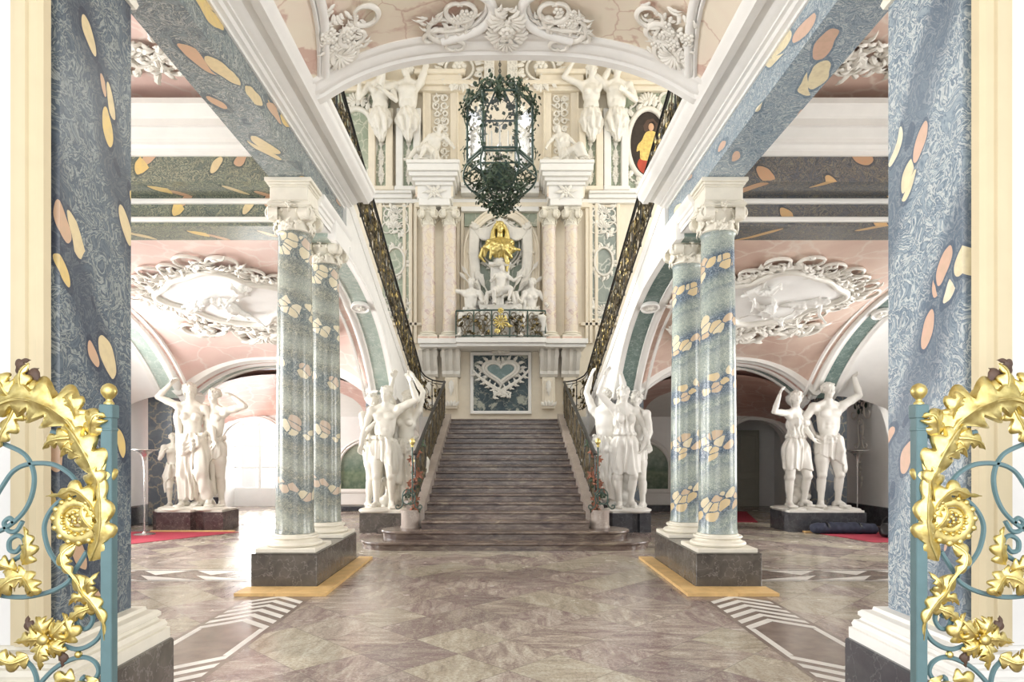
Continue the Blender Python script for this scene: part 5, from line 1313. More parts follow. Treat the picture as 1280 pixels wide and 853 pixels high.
# green panels either side
for sg, (a, b), lb, mt in ((-1, (478, 512), 'tall sage marble wall panel with stucco rocaille beside the rear columns on the sunlit side', 'sage_marble'), (1, (737, 771), 'tall grey-green marble wall panel with stucco rocaille below the portrait', 'grey_marble')):
    wp = thing('marble_wall_panel', lb, 'wall panel', ((RX(a)+RX(b))/2, YW-.01, RZ(400)), 0, 'tall marble panels of the rear wall')
    w2, hh = (RX(b)-RX(a))/2, RZ(260)-RZ(400)
    mb = MB(); mb.box(-w2, w2, -.06, .0, 0, hh); mb.build('marble_field', mt, wp)
    mb = MB(); sweep(mb, [((-w2, 0, 0), (-.7, 0, -.7), (0, -1, 0)), ((w2, 0, 0), (.7, 0, -.7), (0, -1, 0)), ((w2, 0, hh), (.7, 0, .7), (0, -1, 0)), ((-w2, 0, hh), (-.7, 0, .7), (0, -1, 0))], [(-.03, .0), (-.02, .09), (.03, .11), (.08, .08), (.10, 0)], closed=True); mb.build('frame', 'cream_plaster', wp, 40)
    mb = MB(); rnd = random.Random(11)
    ov = [(.28*math.cos(t), 1.75+.42*math.sin(t)) for t in np.linspace(0, 2*PI, 30)]; scroll2(mb, ov, .04, .09, taper=False)
    for i in range(0, 30, 2): p = ov[i]; leaf2(mb, p, math.atan2(p[1]-1.75, p[0])+rnd.uniform(-.6, .6), .22, .06, rnd.uniform(-1.2, 1.2), .3, 3, .07)
    for v0, s in ((.25, .8), (2.75, .9), (3.2, .6)):
        for e in (-1, 1):
            scroll2(mb, cscroll((e*.22, v0), PI/2-e*.6, .22*s, e), .028, .08); scroll2(mb, sscroll((e*.06, v0-.1), (e*.36, v0+.34), e*.3), .026, .08)
            for q in range(5): leaf2(mb, (e*rnd.uniform(.05, .34), v0+rnd.uniform(-.25, .3)), rnd.uniform(0, 6.3), .24, .06, rnd.uniform(-1.4, 1.4), .35, 3, .07)
        shell2(mb, (0, v0), .2, PI/2, 2.6, 7, .07)
    mb.build('rocaille', 'stucco', wp, 60)
# frieze ornaments over the columns
for px, lb in ((546.5, 'stucco blossom with sprays on the entablature over the sunny pair of rear columns'), (704, 'stucco blossom with sprays on the entablature over the rear columns near the portrait')):
    t = thing('frieze_blossom', lb, 'relief', (RX(px), YW-.85, RZ(254)), 0, 'blossoms on the rear entablature'); mb = MB(); rnd = random.Random(3)
    for k in range(8): leaf2(mb, (0, 0), k/8*2*PI, .2+.18*abs(math.cos(k/8*2*PI)), .06, .3, .3, 3, 0)
    flower2(mb, (0, 0), .1, 6, .02); mb.build('blossom', 'stucco', t, 60)
    mb = MB(); mb.box(-.55, .55, .012, .03, -.14, .16); mb.build('veined_field', 'vestibule_marble', t)

# ------------------------------------------------------------------ niche: curtain, wreath, gilded bust, trophy, seated figures
cu = thing('stucco_curtain', 'cream stucco curtain draped over the niche above the gilded bust', 'curtain', (CX, YW-.12, RZ(430)))
mbz = RZ(430)
for e in (-1, 1):
    s = Sculpt()
    for k in range(6):
        o = k*.055; pts = bez((e*.02, -.10, RZ(277)-mbz-o*.8), (e*.25, -.2, RZ(292)-mbz-o*1.3), (e*.55, -.2, RZ(294)-mbz-o*1.4), (e*.80, -.1, RZ(288)-mbz-o*.2), 10); s.chain(list(pts), [.05]*10, .02)
    np_mesh('swag', *s.mesh(.02), 'stucco', cu)
    s = Sculpt()
    for k in range(5):
        x = e*(.68+k*.055); s.chain([np.array((x, -.1, RZ(286)-mbz)), np.array((x+e*.02, -.16, RZ(320)-mbz)), np.array((x-e*.03, -.1-.03*(k % 2), RZ(352)-mbz)), np.array((x+e*.02*(k-2), -.08, RZ(385)-mbz+.08*(k-2)*e))], [.05, .055, .05, .035], .025)
    np_mesh('hanging_fold', *s.mesh(.02), 'stucco', cu)
    s = Sculpt(); s.ell((e*.80, -.14, RZ(287)-mbz), (.1, .09, .12), None, .03)
    for k in range(5): s.cap((e*.80, -.16, RZ(287)-mbz), (e*(.80+.1*math.cos(k)), -.2, RZ(287)-mbz+.1*math.sin(k*1.3)), .05, .04, .02)
    np_mesh('knot', *s.mesh(.02), 'stucco', cu)
wr = thing('stucco_wreath', 'round stucco leaf wreath framing the gilded bust', 'wreath', (RX(625), YW-.05, RZ(308))); mb = MB(); rnd = random.Random(6)
ring = [(.68*math.cos(t), .72*math.sin(t)) for t in np.linspace(0, 2*PI, 40)]; scroll2(mb, ring, .045, .05, taper=False); scroll2(mb, [(x*.86, z*.86) for x, z in ring], .03, .05, taper=False)
for i in range(40): leaf2(mb, ring[i], math.atan2(ring[i][1], ring[i][0])+1.1*(-1)**i, .2, .055, .3, .35, 2, .05)
mb.build('leaf_ring', 'stucco', wr, 60)
bu = thing('gilded_bust', 'gilded portrait bust with wig and mantle in the middle of the niche', 'bust', (RX(625), YW-.42, RZ(330)))
s, hr, dr = Sculpt(), Sculpt(), Sculpt()
s.ell((0, 0, .42), (.33, .2, .26), None, .06); s.ell((0, -.02, .18), (.22, .16, .2), None, .06); s.cap((0, -.02, .62), (0, -.05, .76), .10, .09, .04); s.cap((-.3, 0, .48), (.3, 0, .48), .14, .14, .06)
head(s, hr, np.array((0, -.07, .92)), np.array((.15, -1, 0)), (0, 0, 1), .36, False, seed=4)
for e in (-1, 1):
    for k in range(6): hr.chain([(e*.14, -.02+.02*k, 1.0-.03*k), (e*(.20+.01*k), -.02, .85-.05*k), (e*.17, -.05, .66-.02*k)], [.05, .055, .045], .02)
rnd = random.Random(9)
for k in range(11):
    x = -.40+k*.08; dx = rnd.uniform(-.12, .12); dr.chain([np.array((x*.6, -.14, .54-.2*abs(x))), np.array((x+dx, -.2-.05*(k % 2), .30+rnd.uniform(-.08, .08))), np.array((x*1.15-dx, -.15, .06+.22*abs(x)+rnd.uniform(-.12, .12)))], [.05, rnd.uniform(.055, .09), .04], .03)
dr.chain([(-.34, -.1, .52), (-.1, -.22, .40), (.18, -.22, .2), (.34, -.15, .02)], [.06, .07, .07, .04], .03); dr.chain([(.34, -.1, .5), (.1, -.24, .3), (-.2, -.2, .12)], [.06, .06, .04], .03)
dr.chain([(.16, -.15, .1), (.22, -.12, -.1), (.2, -.1, -.36)], [.07, .07, .04], .03); dr.chain([(-.5, -.05, .3), (-.58, 0, .1), (-.45, .0, -.06)], [.07, .06, .03], .03)
f = np_mesh('bust', *s.mesh(.014), 'gold', bu); np_mesh('wig', *hr.mesh(.014), 'gold', f); np_mesh('mantle', *dr.mesh(.014), 'gold', f)
mb = MB(); mb.lathe([(.30, -.24), (.34, -.2), (.26, -.16), (.18, -.08), (.2, -.02), (.12, .1)], (0, .04, 0), 24); mb.build('socle', 'stucco', bu, 40)
tr = thing('trophy_monument', 'white stucco monument with pedestal, putto, lances and flags below the gilded bust', 'monument', (RX(625), YW-.35, RZ(430)))
zz = lambda py: RZ(py)-RZ(430)
mb = MB(); mb.bbox(-.28, .28, -.16, .3, zz(372), zz(338), .02); mb.bbox(-.34, .34, -.2, .32, zz(338), zz(334), .02); mb.bbox(-.34, .34, -.2, .32, zz(376), zz(372), .02); mb.bbox(-.2, .2, -.19, -.12, zz(368), zz(342), .015); mb.build('pedestal', 'statue_stone_cool', tr)
mb = MB(); P = [(-.55, zz(395)), (-.48, zz(398)), (-.36, zz(403)), (-.42, zz(430)), (-.62, zz(430)), (.62, zz(430)), (.42, zz(430)), (.36, zz(403)), (.48, zz(398)), (.55, zz(395)), (.5, zz(388)), (-.5, zz(388))]
mb.prism([(-.62, zz(388)), (.62, zz(388)), (.56, zz(396)), (.40, zz(402)), (.46, zz(430)), (-.46, zz(430)), (-.40, zz(402)), (-.56, zz(396))], -.42, .3, 'xz')
for e in (-1, 1): scroll2(mb, sscroll((e*.30, zz(426)), (e*.5, zz(394)), e*.3), .05, .46)
mb.build('sarcophagus', 'statue_stone_cool', tr, 40)
for k, (x0, x1, y1) in enumerate(((-.25, -1.0, 345), (-.2, -.85, 352), (-.3, -1.05, 352), (-.15, -.7, 342), (.25, 1.0, 340), (.2, .85, 350), (.3, 1.1, 356), (.15, .72, 338))):
    mb = MB(); a, b = np.array((x0, -.05, zz(388))), np.array((x1, .02, zz(y1))); mb.tube([a, b], .022, 6)
    if k % 2 == 0: acanthus(mb, [b+U3(b-a)*.3*u for u in np.linspace(-.1, 1, 6)], NUP, .06, 1, .1)
    else: acanthus(mb, [b+(a-b)*u*.45+np.array((0, -.03, -.05*math.sin(u*9))) for u in np.linspace(0, 1, 8)], NUP, .14, 2, .4)
    mb.build('lance', 'statue_stone_cool', tr, 50)
s = Sculpt(); rnd = random.Random(12)
for k in range(40): x = rnd.uniform(-.75, .75); z = zz(388)+rnd.uniform(0, .55)*(1-abs(x)/1.1); s.ell((x, rnd.uniform(-.2, .1), z), (rnd.uniform(.06, .14), .08, rnd.uniform(.05, .12)), None, .03)
for k in range(8): x = rnd.uniform(-.7, .7); s.chain([(x, -.2, zz(384)+.3), (x*1.2, -.3, zz(390)), (x*1.25, -.25, zz(402))], [.05, .06, .03], .03)
np_mesh('arms_pile', *s.mesh(.02), 'statue_stone_cool', tr)
statue(tr, 1.45, (0, -.28, zz(390)+.02), .1, False, (.12, .0), .0, 0, {-1: ((-.5, -.3, -.7), (.3, -.7, .3)), 1: ((.6, -.1, -.5), (.5, -.2, .3))}, {-1: ((-.35, -.9, -.15), (.1, .2, -1)), 1: ((.6, -.7, .1), (-.2, -.1, -1))}, (.3, .1), 'loin', 21, mat='statue_stone_cool', stout=1.1, vox=.014)
# seated figures either side (legs hidden by the low railing but complete)
for x, sd, fem, ar, lk, nm in ((RX(589), 31, False, {-1: ((-.75, -.1, .1), (-.15, -.1, 1)), 1: ((.3, -.3, -1), (.2, -.8, -.1))}, -.3, 'white seated stucco figure raising one arm at the niche foot near the sunlit column'),
                               (RX(663), 32, True, {-1: ((-.35, -.3, -1), (-.25, -.7, .1)), 1: ((.5, 0, -.9), (.1, -.6, -.3))}, -.5, 'white seated stucco figure with bowed head at the niche foot on the portrait side')):
    t = thing('seated_statue', nm, 'statue', (x, YW-.5, RZ(430)), 0, 'seated figures of the niche')
    mb = MB(); rnd = random.Random(sd); sc = Sculpt()
    for k in range(14): sc.ell((rnd.uniform(-.25, .25), rnd.uniform(-.05, .25), rnd.uniform(.1, .62)), (.2, .17, .15), None, .05)
    np_mesh('rock_seat', *sc.mesh(.022), 'statue_stone_cool', t)
    statue(t, 2.05, (0, -.06, .02), 0, fem, (.05, 0), 0, 0, ar, {-1: ((-.3, -.9, -.25), (0, .1, -1)), 1: ((.35, -.85, -.35), (.1, .15, -1))}, (lk, -.2), 'wrap' if fem else 'loin', sd, mat='statue_stone_cool', vox=.014)
# low bowed railing before the niche
nr = thing('niche_railing', 'low bowed black railing with gilded scrolls before the niche', 'railing', (CX, YW-1.0, RZ(430)))
w2, hh = (RX(679)-RX(573))/2, RZ(398)-RZ(430)
def bow(x): return -.12*np.cos(np.clip(np.abs(x)/w2, 0, 1)*PI/2*1.0)
mb = MB(); xs_ = np.linspace(-w2, w2, 31); top = np.column_stack([xs_, bow(xs_), np.full(31, hh)]); mb.tube(top, .025, 6); top[:, 2] = .05; mb.tube(top, .02, 6); mb.build('rail', 'iron_green', nr, 60)
for k in range(6):
    x0 = -w2+2*w2*k/5; mb = MB(); mb.tube([(x0, float(bow(np.array(x0))), 0), (x0, float(bow(np.array(x0))), hh)], .02, 6); mb.build('post', 'iron_green', nr)
for k in range(5):
    x0 = -w2+2*w2*(k+.5)/5; o, g = MB(), MB(); rnd = random.Random(40+k)
    for e in (-1, 1):
        o.tube(flat3(sscroll((x0+e*.04, .08), (x0+e*.2, .68), e*.35)), .014, 5, up=NUP); o.tube(flat3(cscroll((x0+e*.12, .4), PI/2, .14, e)), .013, 5, up=NUP)
        for q in range(4): leaf2(g, (x0+e*rnd.uniform(.02, .2), rnd.uniform(.1, .65)), rnd.uniform(0, 6.3), .17, .05, rnd.uniform(-1.5, 1.5), .3, 3, .02)
    o.tube(flat3([(x0+.13*math.cos(a), .4+.24*math.sin(a)) for a in np.linspace(0, 2*PI, 20)]), .013, 5, up=NUP)
    if k == 2: shell2(g, (x0, .42), .2, PI/2, 5.5, 12, .03); flower2(g, (x0, .75), .09, 6, .03); g.tube([(x0, -.03, .2), (x0, -.03, .78)], .012, 5)
    f = lambda v: v+np.column_stack([np.zeros(len(v)), bow(v[:, 0]), np.zeros(len(v))])
    o.xf(f); g.xf(f); pn = o.build('scrollwork', 'iron_bronze', nr, 60); g.build('gilded_leaf', 'antique_gold' if k != 2 else 'gold', pn, 60)

# ------------------------------------------------------------------ upper zone: herm figures on pilasters, panels, portrait
def herm(px, seed, fem, arms, look, lb, wpx=15):
    t = thing('atlas_herm', lb, 'statue', (RX(px), YW-.02, RZ(243)), 0, 'stucco atlas figures on pilasters high on the rear wall')
    h_ = RZ(160)-RZ(243); mb = MB(); w_ = wpx/41.03
    for e in (-1, 1): mb.bbox(min(e*w_, e*w_*.42), max(e*w_, e*w_*.42), -.32, 0, .05, h_+.1, .02)
    mb.bbox(-w_*1.12, w_*1.12, -.34, 0, 0, .12, .02); mb.bbox(-w_, w_, -.2, 0, h_-.3, h_+.5, .02); mb.build('pilaster', 'cream_plaster' if seed % 2 else 'white_plaster', t)
    mb = MB(); mb.box(-w_*.42, w_*.42, -.16, 0, .1, h_); mb.build('marble_strip', 'sage_marble', t)
    mb = MB(); 
    for v in (h_*.25, h_*.5, h_*.8): flower2(mb, (0, v), .11, 6, .16); leaf2(mb, (0, v), PI/2, .34, .09, 0, .3, 3, .16); leaf2(mb, (0, v), -PI/2, .34, .09, 0, .3, 3, .16)
    mb.build('blossom_drop', 'stucco', t, 60)
    statue(t, 3.15, (0, -.34, h_-1.55), 0, fem, (0, 0), 0, 0, arms, None, look, 'loin', seed, mat='stucco', vox=.02, herm=True)
UP = lambda e, a, b: ((e*a[0], a[1], a[2]), (e*b[0], b[1], b[2]))
herm(478, 51, True, {-1: UP(-1, (.5, -.2, -.8), (-.1, -.3, 1.2)), 1: UP(1, (.3, -.2, -1), (-.5, -.5, .2))}, (.3, -.3), 'stucco herm woman with bowed head, first on the sunny side of the upper rear wall')
herm(512, 52, False, {-1: UP(-1, (.5, -.4, -.3), (-.3, -.5, .8)), 1: UP(1, (.35, 0, 1), (-.6, 0, .9))}, (-.9, 0), 'stucco herm man with arms lifted beside the sunny ornament panel, looking sideways')
herm(737, 53, True, {-1: UP(-1, (.9, -.1, .35), (-.6, -.1, .9)), 1: UP(1, (.5, 0, 1), (-.6, -.1, 1))}, (.5, -.1), 'stucco herm figure with both arms over its head beside the ornament panel, portrait side')
herm(768, 54, False, {-1: UP(-1, (.7, 0, .55), (-.35, 0, 1)), 1: UP(1, (.35, -.2, -1), (-.7, -.5, .2))}, (.3, -.1), 'stucco herm figure with one arm raised next to the framed portrait')
for sg, (a, b), lb in ((-1, (536, 566), 'raised stucco panel with rocaille behind the reclining figure on the sunny side'), (1, (686, 716), 'raised stucco panel with rocaille behind the reclining figure on the portrait side')):
    t = thing('ornament_panel', lb, 'wall panel', ((RX(a)+RX(b))/2, YW, RZ(222)), 0, 'upper ornament panels'); w2, hh = (RX(b)-RX(a))/2, RZ(112)-RZ(222)
    mb = MB(); sweep(mb, [((-w2, 0, 0), (-.7, 0, -.7), (0, -1, 0)), ((w2, 0, 0), (.7, 0, -.7), (0, -1, 0)), ((w2, 0, hh), (.7, 0, .7), (0, -1, 0)), ((-w2, 0, hh), (-.7, 0, .7), (0, -1, 0))], [(-.12, .0), (-.10, .06), (.02, .10), (.16, .10), (.22, .14), (.26, .12), (.26, 0)], closed=True)
    mb.bbox(-w2-.3, w2+.3, -.3, 0, hh+.05, hh+.3, .03); mb.bbox(-w2-.4, w2+.4, -.4, 0, hh+.28, hh+.42, .03); mb.build('frame', 'cream_plaster', t, 40)
    mb = MB(); o = MB(); rnd = random.Random(60+sg); rocaille(o, rnd, w2*1.5, hh-.4, 1.0, .035, .05); mb.merge(o, wallT(0, 0, .2)); shell2(mb, (0, hh-.1), .3, PI/2, 2.8, 9, .08); mb.build('rocaille', 'stucco', t, 60)
for px, sd, fl, lb in ((548, 71, 1, 'reclining stucco figure on the entablature over the sunny rear columns'), (700, 72, -1, 'reclining stucco figure on the entablature over the rear columns near the portrait')):
    t = thing('reclining_statue', lb, 'statue', (RX(px), YW-.75, RZ(222)), 0, 'reclining figures on the rear entablature')
    statue(t, 1.75, (-.15*fl, .1, .02), 0, sd == 72, (.45*fl, 0), 0, 0, {-1: ((-.6, -.2, -.7), (-.2, -.4, -.5)), 1: ((.6, -.2, -.7), (.3, -.4, -.5))}, {-1: ((-.8*fl, -.6, .12), (-.5*fl, -.2, -.8)), 1: ((-.6*fl, -.85, .25), (-.4*fl, -.1, -1))}, (-.4*fl, -.1), 'wrap' if sd == 72 else 'loin', sd, mat='stucco', vox=.015, stout=1.1)
    sc = Sculpt(); rnd = random.Random(sd)
    for k in range(10): sc.ell((rnd.uniform(-.5, .5), rnd.uniform(.1, .5), rnd.uniform(.03, .3)), (.18, .15, .12), None, .05)
    np_mesh('cloud_seat', *sc.mesh(.025), 'stucco', t)
# framed portrait and its empty-looking counterpart
def big_frame(px, lb, paint):
    t = thing('portrait_painting' if paint else 'wall_cartouche', lb, 'painting' if paint else 'relief', (RX(px), YW-.02, RZ(182)))
    a = np.linspace(0, 2*PI, 49)[:-1]; ov = [(.58*math.cos(t_), 1.0*math.sin(t_)) for t_ in a]
    mb = MB(); mb.prism(ov, -.06, 0, 'xz'); mb.build('canvas' if paint else 'marble_field', 'portrait_dark' if paint else 'sage_marble', t, 40)
    mb = MB(); pts = np.array(ov)*1.06; mb.tube(np.column_stack([pts[:, 0], np.full(48, -.09), pts[:, 1]]), .085, 8, closed=True, up=NUP); rnd = random.Random(8)
    for i in range(0, 48, 2): p = np.array(ov[i])*1.14; leaf2(mb, p, math.atan2(p[1], p[0])+rnd.uniform(-.8, .8), .3, .09, rnd.uniform(-1.2, 1.2), .4, 3, .10)
    for e in (-1, 1):
        scroll2(mb, cscroll((e*.6, 1.25), PI/2-e*.7, .34, e), .06, .06); scroll2(mb, sscroll((e*.75, -1.3), (e*.8, .4), e*.18, .14), .05, .06); scroll2(mb, cscroll((e*.55, -1.2), -PI/2+e*.6, .28, -e), .05, .06)
    shell2(mb, (0, 1.2), .35, PI/2, 2.6, 9, .06); mb.build('stucco_frame', 'stucco', t, 60)
    mb = MB(); mb.box(-1.0, 1.0, -.03, 0, -1.65, 1.6); mb.build('marble_ground', 'sage_marble', t)
    if paint:
        s = Sculpt(); 
        mb = MB(); mb.ell((.1, -.065, .52), (.085, .02, .12), 14, 8); mb.ell((.3, -.065, -.2), (.05, .015, .06), 10, 6); mb.build('painted_face', 'portrait_skin', t, 60)
        mb = MB(); mb.prism([tuple(q) for q in catmull([(.04, .40), (.14, .40), (.26, .34), (.36, .18), (.38, -.06), (.30, -.20), (.24, -.45), (0, -.50), (-.22, -.45), (-.24, -.2), (-.34, -.22), (-.30, -.02), (-.18, .12), (-.08, .33)], 4, True)], -.070, -.058, 'xz'); mb.build('painted_coat', 'portrait_coat', t)
        mb = MB(); mb.prism([(-.14, .56), (-.1, .40), (.0, .34), (.04, .66), (.16, .70), (.24, .60), (.2, .40), (.28, .36), (.3, .62), (.16, .78), (-.02, .74)], -.066, -.058, 'xz'); mb.build('painted_hair', 'leaf_back', t)
        mb = MB(); mb.prism([tuple(q) for q in catmull([(-.22, -.42), (0, -.47), (.24, -.42), (.34, -.62), (.28, -.85), (.05, -.92), (-.2, -.84), (-.32, -.62)], 4, True)], -.069, -.058, 'xz'); mb.build('painted_robe', 'portrait_red', t)
big_frame(809, 'dark oval portrait of a person in yellow, framed in stucco on the rear wall', True)
big_frame(447, 'sage marble oval framed in stucco beside the sunny herm figures', False)
# ribs, cornice and ornaments where wall meets ceiling
mb = MB(); mb.bbox(-7.0, 7.0, YW-.22, YW+.02, RZ(118), RZ(112), .02); mb.bbox(-7.0, 7.0, YW-.32, YW+.02, RZ(112), RZ(107), .02); struct(mb, 'trim_22', 'cream_plaster')
for px, lb in ((612, 'upright stucco bracket above the lantern chain on the sunny side'), (640, 'upright stucco bracket above the lantern chain on the portrait side')):
    t = thing('stucco_bracket', lb, 'bracket', (RX(px), YW-.36, RZ(118)), 0, 'brackets under the stair hall ceiling'); mb = MB(); mb.bbox(-.15, .15, -.2, .12, 0, .80, .03); mb.build('block', 'stucco', t); mb = MB(); o = MB(); rocaille(o, random.Random(5), .3, .85, .8, .02, .2); mb.merge(o); mb.build('carving', 'stucco', t, 60)
for px, lb in ((575, 'low relief stucco rosette in the cove beside the sunny bracket'), (675, 'low relief stucco rosette in the cove on the portrait side')):
    t = thing('cove_relief', lb, 'relief', (RX(px), YW-.25, RZ(92)), 0, 'reliefs in the stair hall cove'); mb = MB(); rnd = random.Random(int(px))
    scroll2(mb, [(.42*math.cos(q), .36*math.sin(q)) for q in np.linspace(0, 2*PI, 30)], .05, 0, taper=False)
    for k in range(26): a = k/26*2*PI; leaf2(mb, (.5*math.cos(a), .42*math.sin(a)), a+rnd.uniform(-.8, .8), .34, .09, rnd.uniform(-1.2, 1.2), .3, 3, 0)
    flower2(mb, (0, 0), .22, 7, .02); shell2(mb, (0, -.45), .2, -PI/2, 2.6, 7); mb.build('rosette', 'stucco', t, 60)
# ------------------------------------------------------------------ statue groups carrying the vaults
def group_base(t, w_, d, mat, slabmat, facets=True):
    mb = MB()
    if facets: poly = [(-w_, .3), (-w_, -d*.55), (-w_*.75, -d), (w_*.15, -d), (w_*.22, -d*.72), (w_*.42, -d*.72), (w_*.5, -d*.9), (w_, -d*.9), (w_, .3)]
    else: poly = [(-w_, .3), (-w_, -d), (w_, -d), (w_, .3)]
    mb.prism(poly, .0, .37, 'xy'); mb.build('pedestal_block', mat, t)
    mb = MB(); mb.prism([(x*.96, y*.96) for x, y in poly], .37, .41, 'xy')
    s = Sculpt(); rnd = random.Random(int(w_*100))
    for k in range(22): s.ell((rnd.uniform(-w_*.85, w_*.85), rnd.uniform(-d*.8, .2), .415), (.16, .13, .035), None, .05)
    o = mb.build('base_slab', slabmat, t); np_mesh('rock_ground', *s.mesh(.02), slabmat, o)
def support(t, x, y, mat, seed=1):
    """drapery and rock mass behind the legs"""
    s = Sculpt(); rnd = random.Random(seed)
    for k in range(16): s.ell((x+rnd.uniform(-.12, .12), y+rnd.uniform(-.05, .12), .42+k*.045), (.13, .12, .10), None, .05)
    np_mesh('rock_support', *s.mesh(.02), mat, t)
Z0 = .43
D = {}
# sunlit outer group: woman, man, child
t = thing('statue_group', 'stone group of draped woman, man and child in the sunlit aisle', 'statue', (-6.13, 12.72, 0), 0, 'statue groups carrying the vaults')
group_base(t, .72, .48, 'purple_plinth', 'statue_stone'); support(t, .12, .0, 'statue_stone', 2)
statue(t, 2.36, (-.08, -.12, Z0), .12, True, (-.05, 0), .03, .1, {-1: ((-.92, .0, .42), (.72, -.1, .72), (0, -.3, -1)), 1: ((.42, -.1, -1), (.25, -.5, -.8))}, {-1: ((-.03, -.05, -1), (.0, .1, -1)), 1: ((.12, -.38, -1), (.18, .25, -1))}, (.35, -.1), 'wrap', 101)
statue(t, 2.26, (.40, .0, Z0), -.1, False, (.02, 0), -.03, -.1, {1: ((.95, .05, .22), (-.75, .2, .55), (0, -.2, -1)), -1: ((-.28, -.15, -1), (-.05, -.4, -1))}, {-1: ((-.05, -.28, -1), (-.12, .25, -1)), 1: ((.03, .03, -1), (.02, .06, -1))}, (-.25, -.1), 'loin', 102)
statue(t, 1.42, (-.50, .08, Z0), .4, False, (-.05, 0), .02, 0, {-1: ((-.3, -.2, -1), (.4, -.6, .6)), 1: ((.5, -.1, -.2), (.3, -.4, .9))}, {-1: ((-.05, -.1, -1), (0, .15, -1)), 1: ((.05, .0, -1), (.02, .1, -1))}, (.3, .15), 'loin', 103)
# inner group on the sunlit side
t = thing('statue_group', 'three stone figures with a loincloth man in front, on the sunlit stair side', 'statue', (-2.30, 12.45, 0), 0, 'statue groups carrying the vaults')
group_base(t, .44, .40, 'dark_plinth', 'statue_stone', False); support(t, .05, .12, 'statue_stone', 3)
statue(t, 2.27, (.03, -.14, Z0), -.05, False, (.04, 0), -.025, 0, {1: ((.75, -.1, .35), (-.35, -.05, 1)), -1: ((-.32, -.1, -1), (-.12, -.35, -.9))}, {-1: ((-.03, -.02, -1), (-.03, .06, -1)), 1: ((.08, -.25, -1), (-.02, .25, -1))}, (-.1, .05), 'loin', 111)
statue(t, 2.16, (-.29, .1, Z0), .9, False, (-.02, 0), .02, 0, {-1: ((-.1, -.25, -1), (.4, -.6, .7)), 1: ((.1, -.25, -1), (-.6, -.6, .2))}, {-1: ((.0, -.1, -1), (0, .2, -1)), 1: ((.05, -.2, -1), (.05, .3, -1))}, (-.6, -.2), 'loin', 112)
statue(t, 2.2, (.36, .12, Z0), -.3, True, (.05, 0), .0, 0, {-1: ((-.3, -.3, .9), (.4, -.2, .9)), 1: ((.35, -.1, 1), (-.5, -.1, .8))}, None, (-.2, -.2), 'wrap', 113)
# inner group on the shaded side
t = thing('statue_group', 'three stone figures with a woman in knee length dress in front, beside the stairs', 'statue', (2.34, 12.45, 0), 0, 'statue groups carrying the vaults')
group_base(t, .42, .40, 'blue_black_plinth', 'statue_stone_cool'); support(t, .0, .12, 'statue_stone_cool', 4)
statue(t, 2.27, (-.08, -.15, Z0), .1, True, (-.02, 0), .02, .1, {-1: ((-.55, -.1, .55), (.35, -.1, 1)), 1: ((.5, -.15, -1), (.1, -.4, -1))}, {-1: ((.02, -.05, -1), (.06, .08, -1)), 1: ((-.02, -.28, -1), (-.04, .25, -1))}, (-.1, .0), 'dress', 121, mat='statue_stone_cool')
statue(t, 2.25, (-.36, .12, Z0), 2.6, False, (.0, 0), .0, 0, {-1: ((-.3, 0, 1), (.3, -.2, 1)), 1: ((.45, -.2, .9), (-.3, 0, 1))}, None, (.3, 0), 'wrap', 122, mat='statue_stone_cool')
statue(t, 2.18, (.24, .05, Z0), -.95, False, (.03, 0), -.02, 0, {-1: ((-.2, -.35, -1), (.0, -.6, -.8)), 1: ((.15, .1, -1), (-.1, -.5, -.9))}, {-1: ((.0, -.35, -1), (-.05, .45, -1)), 1: ((.1, .0, -1), (.0, .05, -1))}, (.2, -.1), 'loin', 123, mat='statue_stone_cool')
# shaded outer group
t = thing('statue_group', 'stone pair of tunic wearer and man reaching up, in the shaded aisle', 'statue', (6.14, 12.72, 0), 0, 'statue groups carrying the vaults')
group_base(t, .74, .55, 'blue_black_plinth', 'statue_stone_cool', False); support(t, -.25, .1, 'statue_stone_cool', 5)
statue(t, 2.2, (-.46, -.15, Z0), .35, True, (.02, 0), .02, .1, {-1: ((-.85, -.1, .05), (.35, -.05, 1)), 1: ((.4, -.2, -1), (.3, -.3, -.8))}, {-1: ((-.02, -.02, -1), (.0, .05, -1)), 1: ((.05, -.28, -1), (.1, .3, -1))}, (-.5, -.1), 'tunic', 131, mat='statue_stone_cool')
statue(t, 2.36, (.17, -.15, Z0), .0, False, (.0, 0), .02, 0, {1: ((.72, .05, .42), (-.3, -.05, 1)), -1: ((-.5, .1, -.7), (.35, -.45, -.75))}, {-1: ((-.02, -.04, -1), (-.02, .05, -1)), 1: ((.1, -.15, -1), (.02, .2, -1))}, (.1, .0), 'loin', 132, mat='statue_stone_cool')
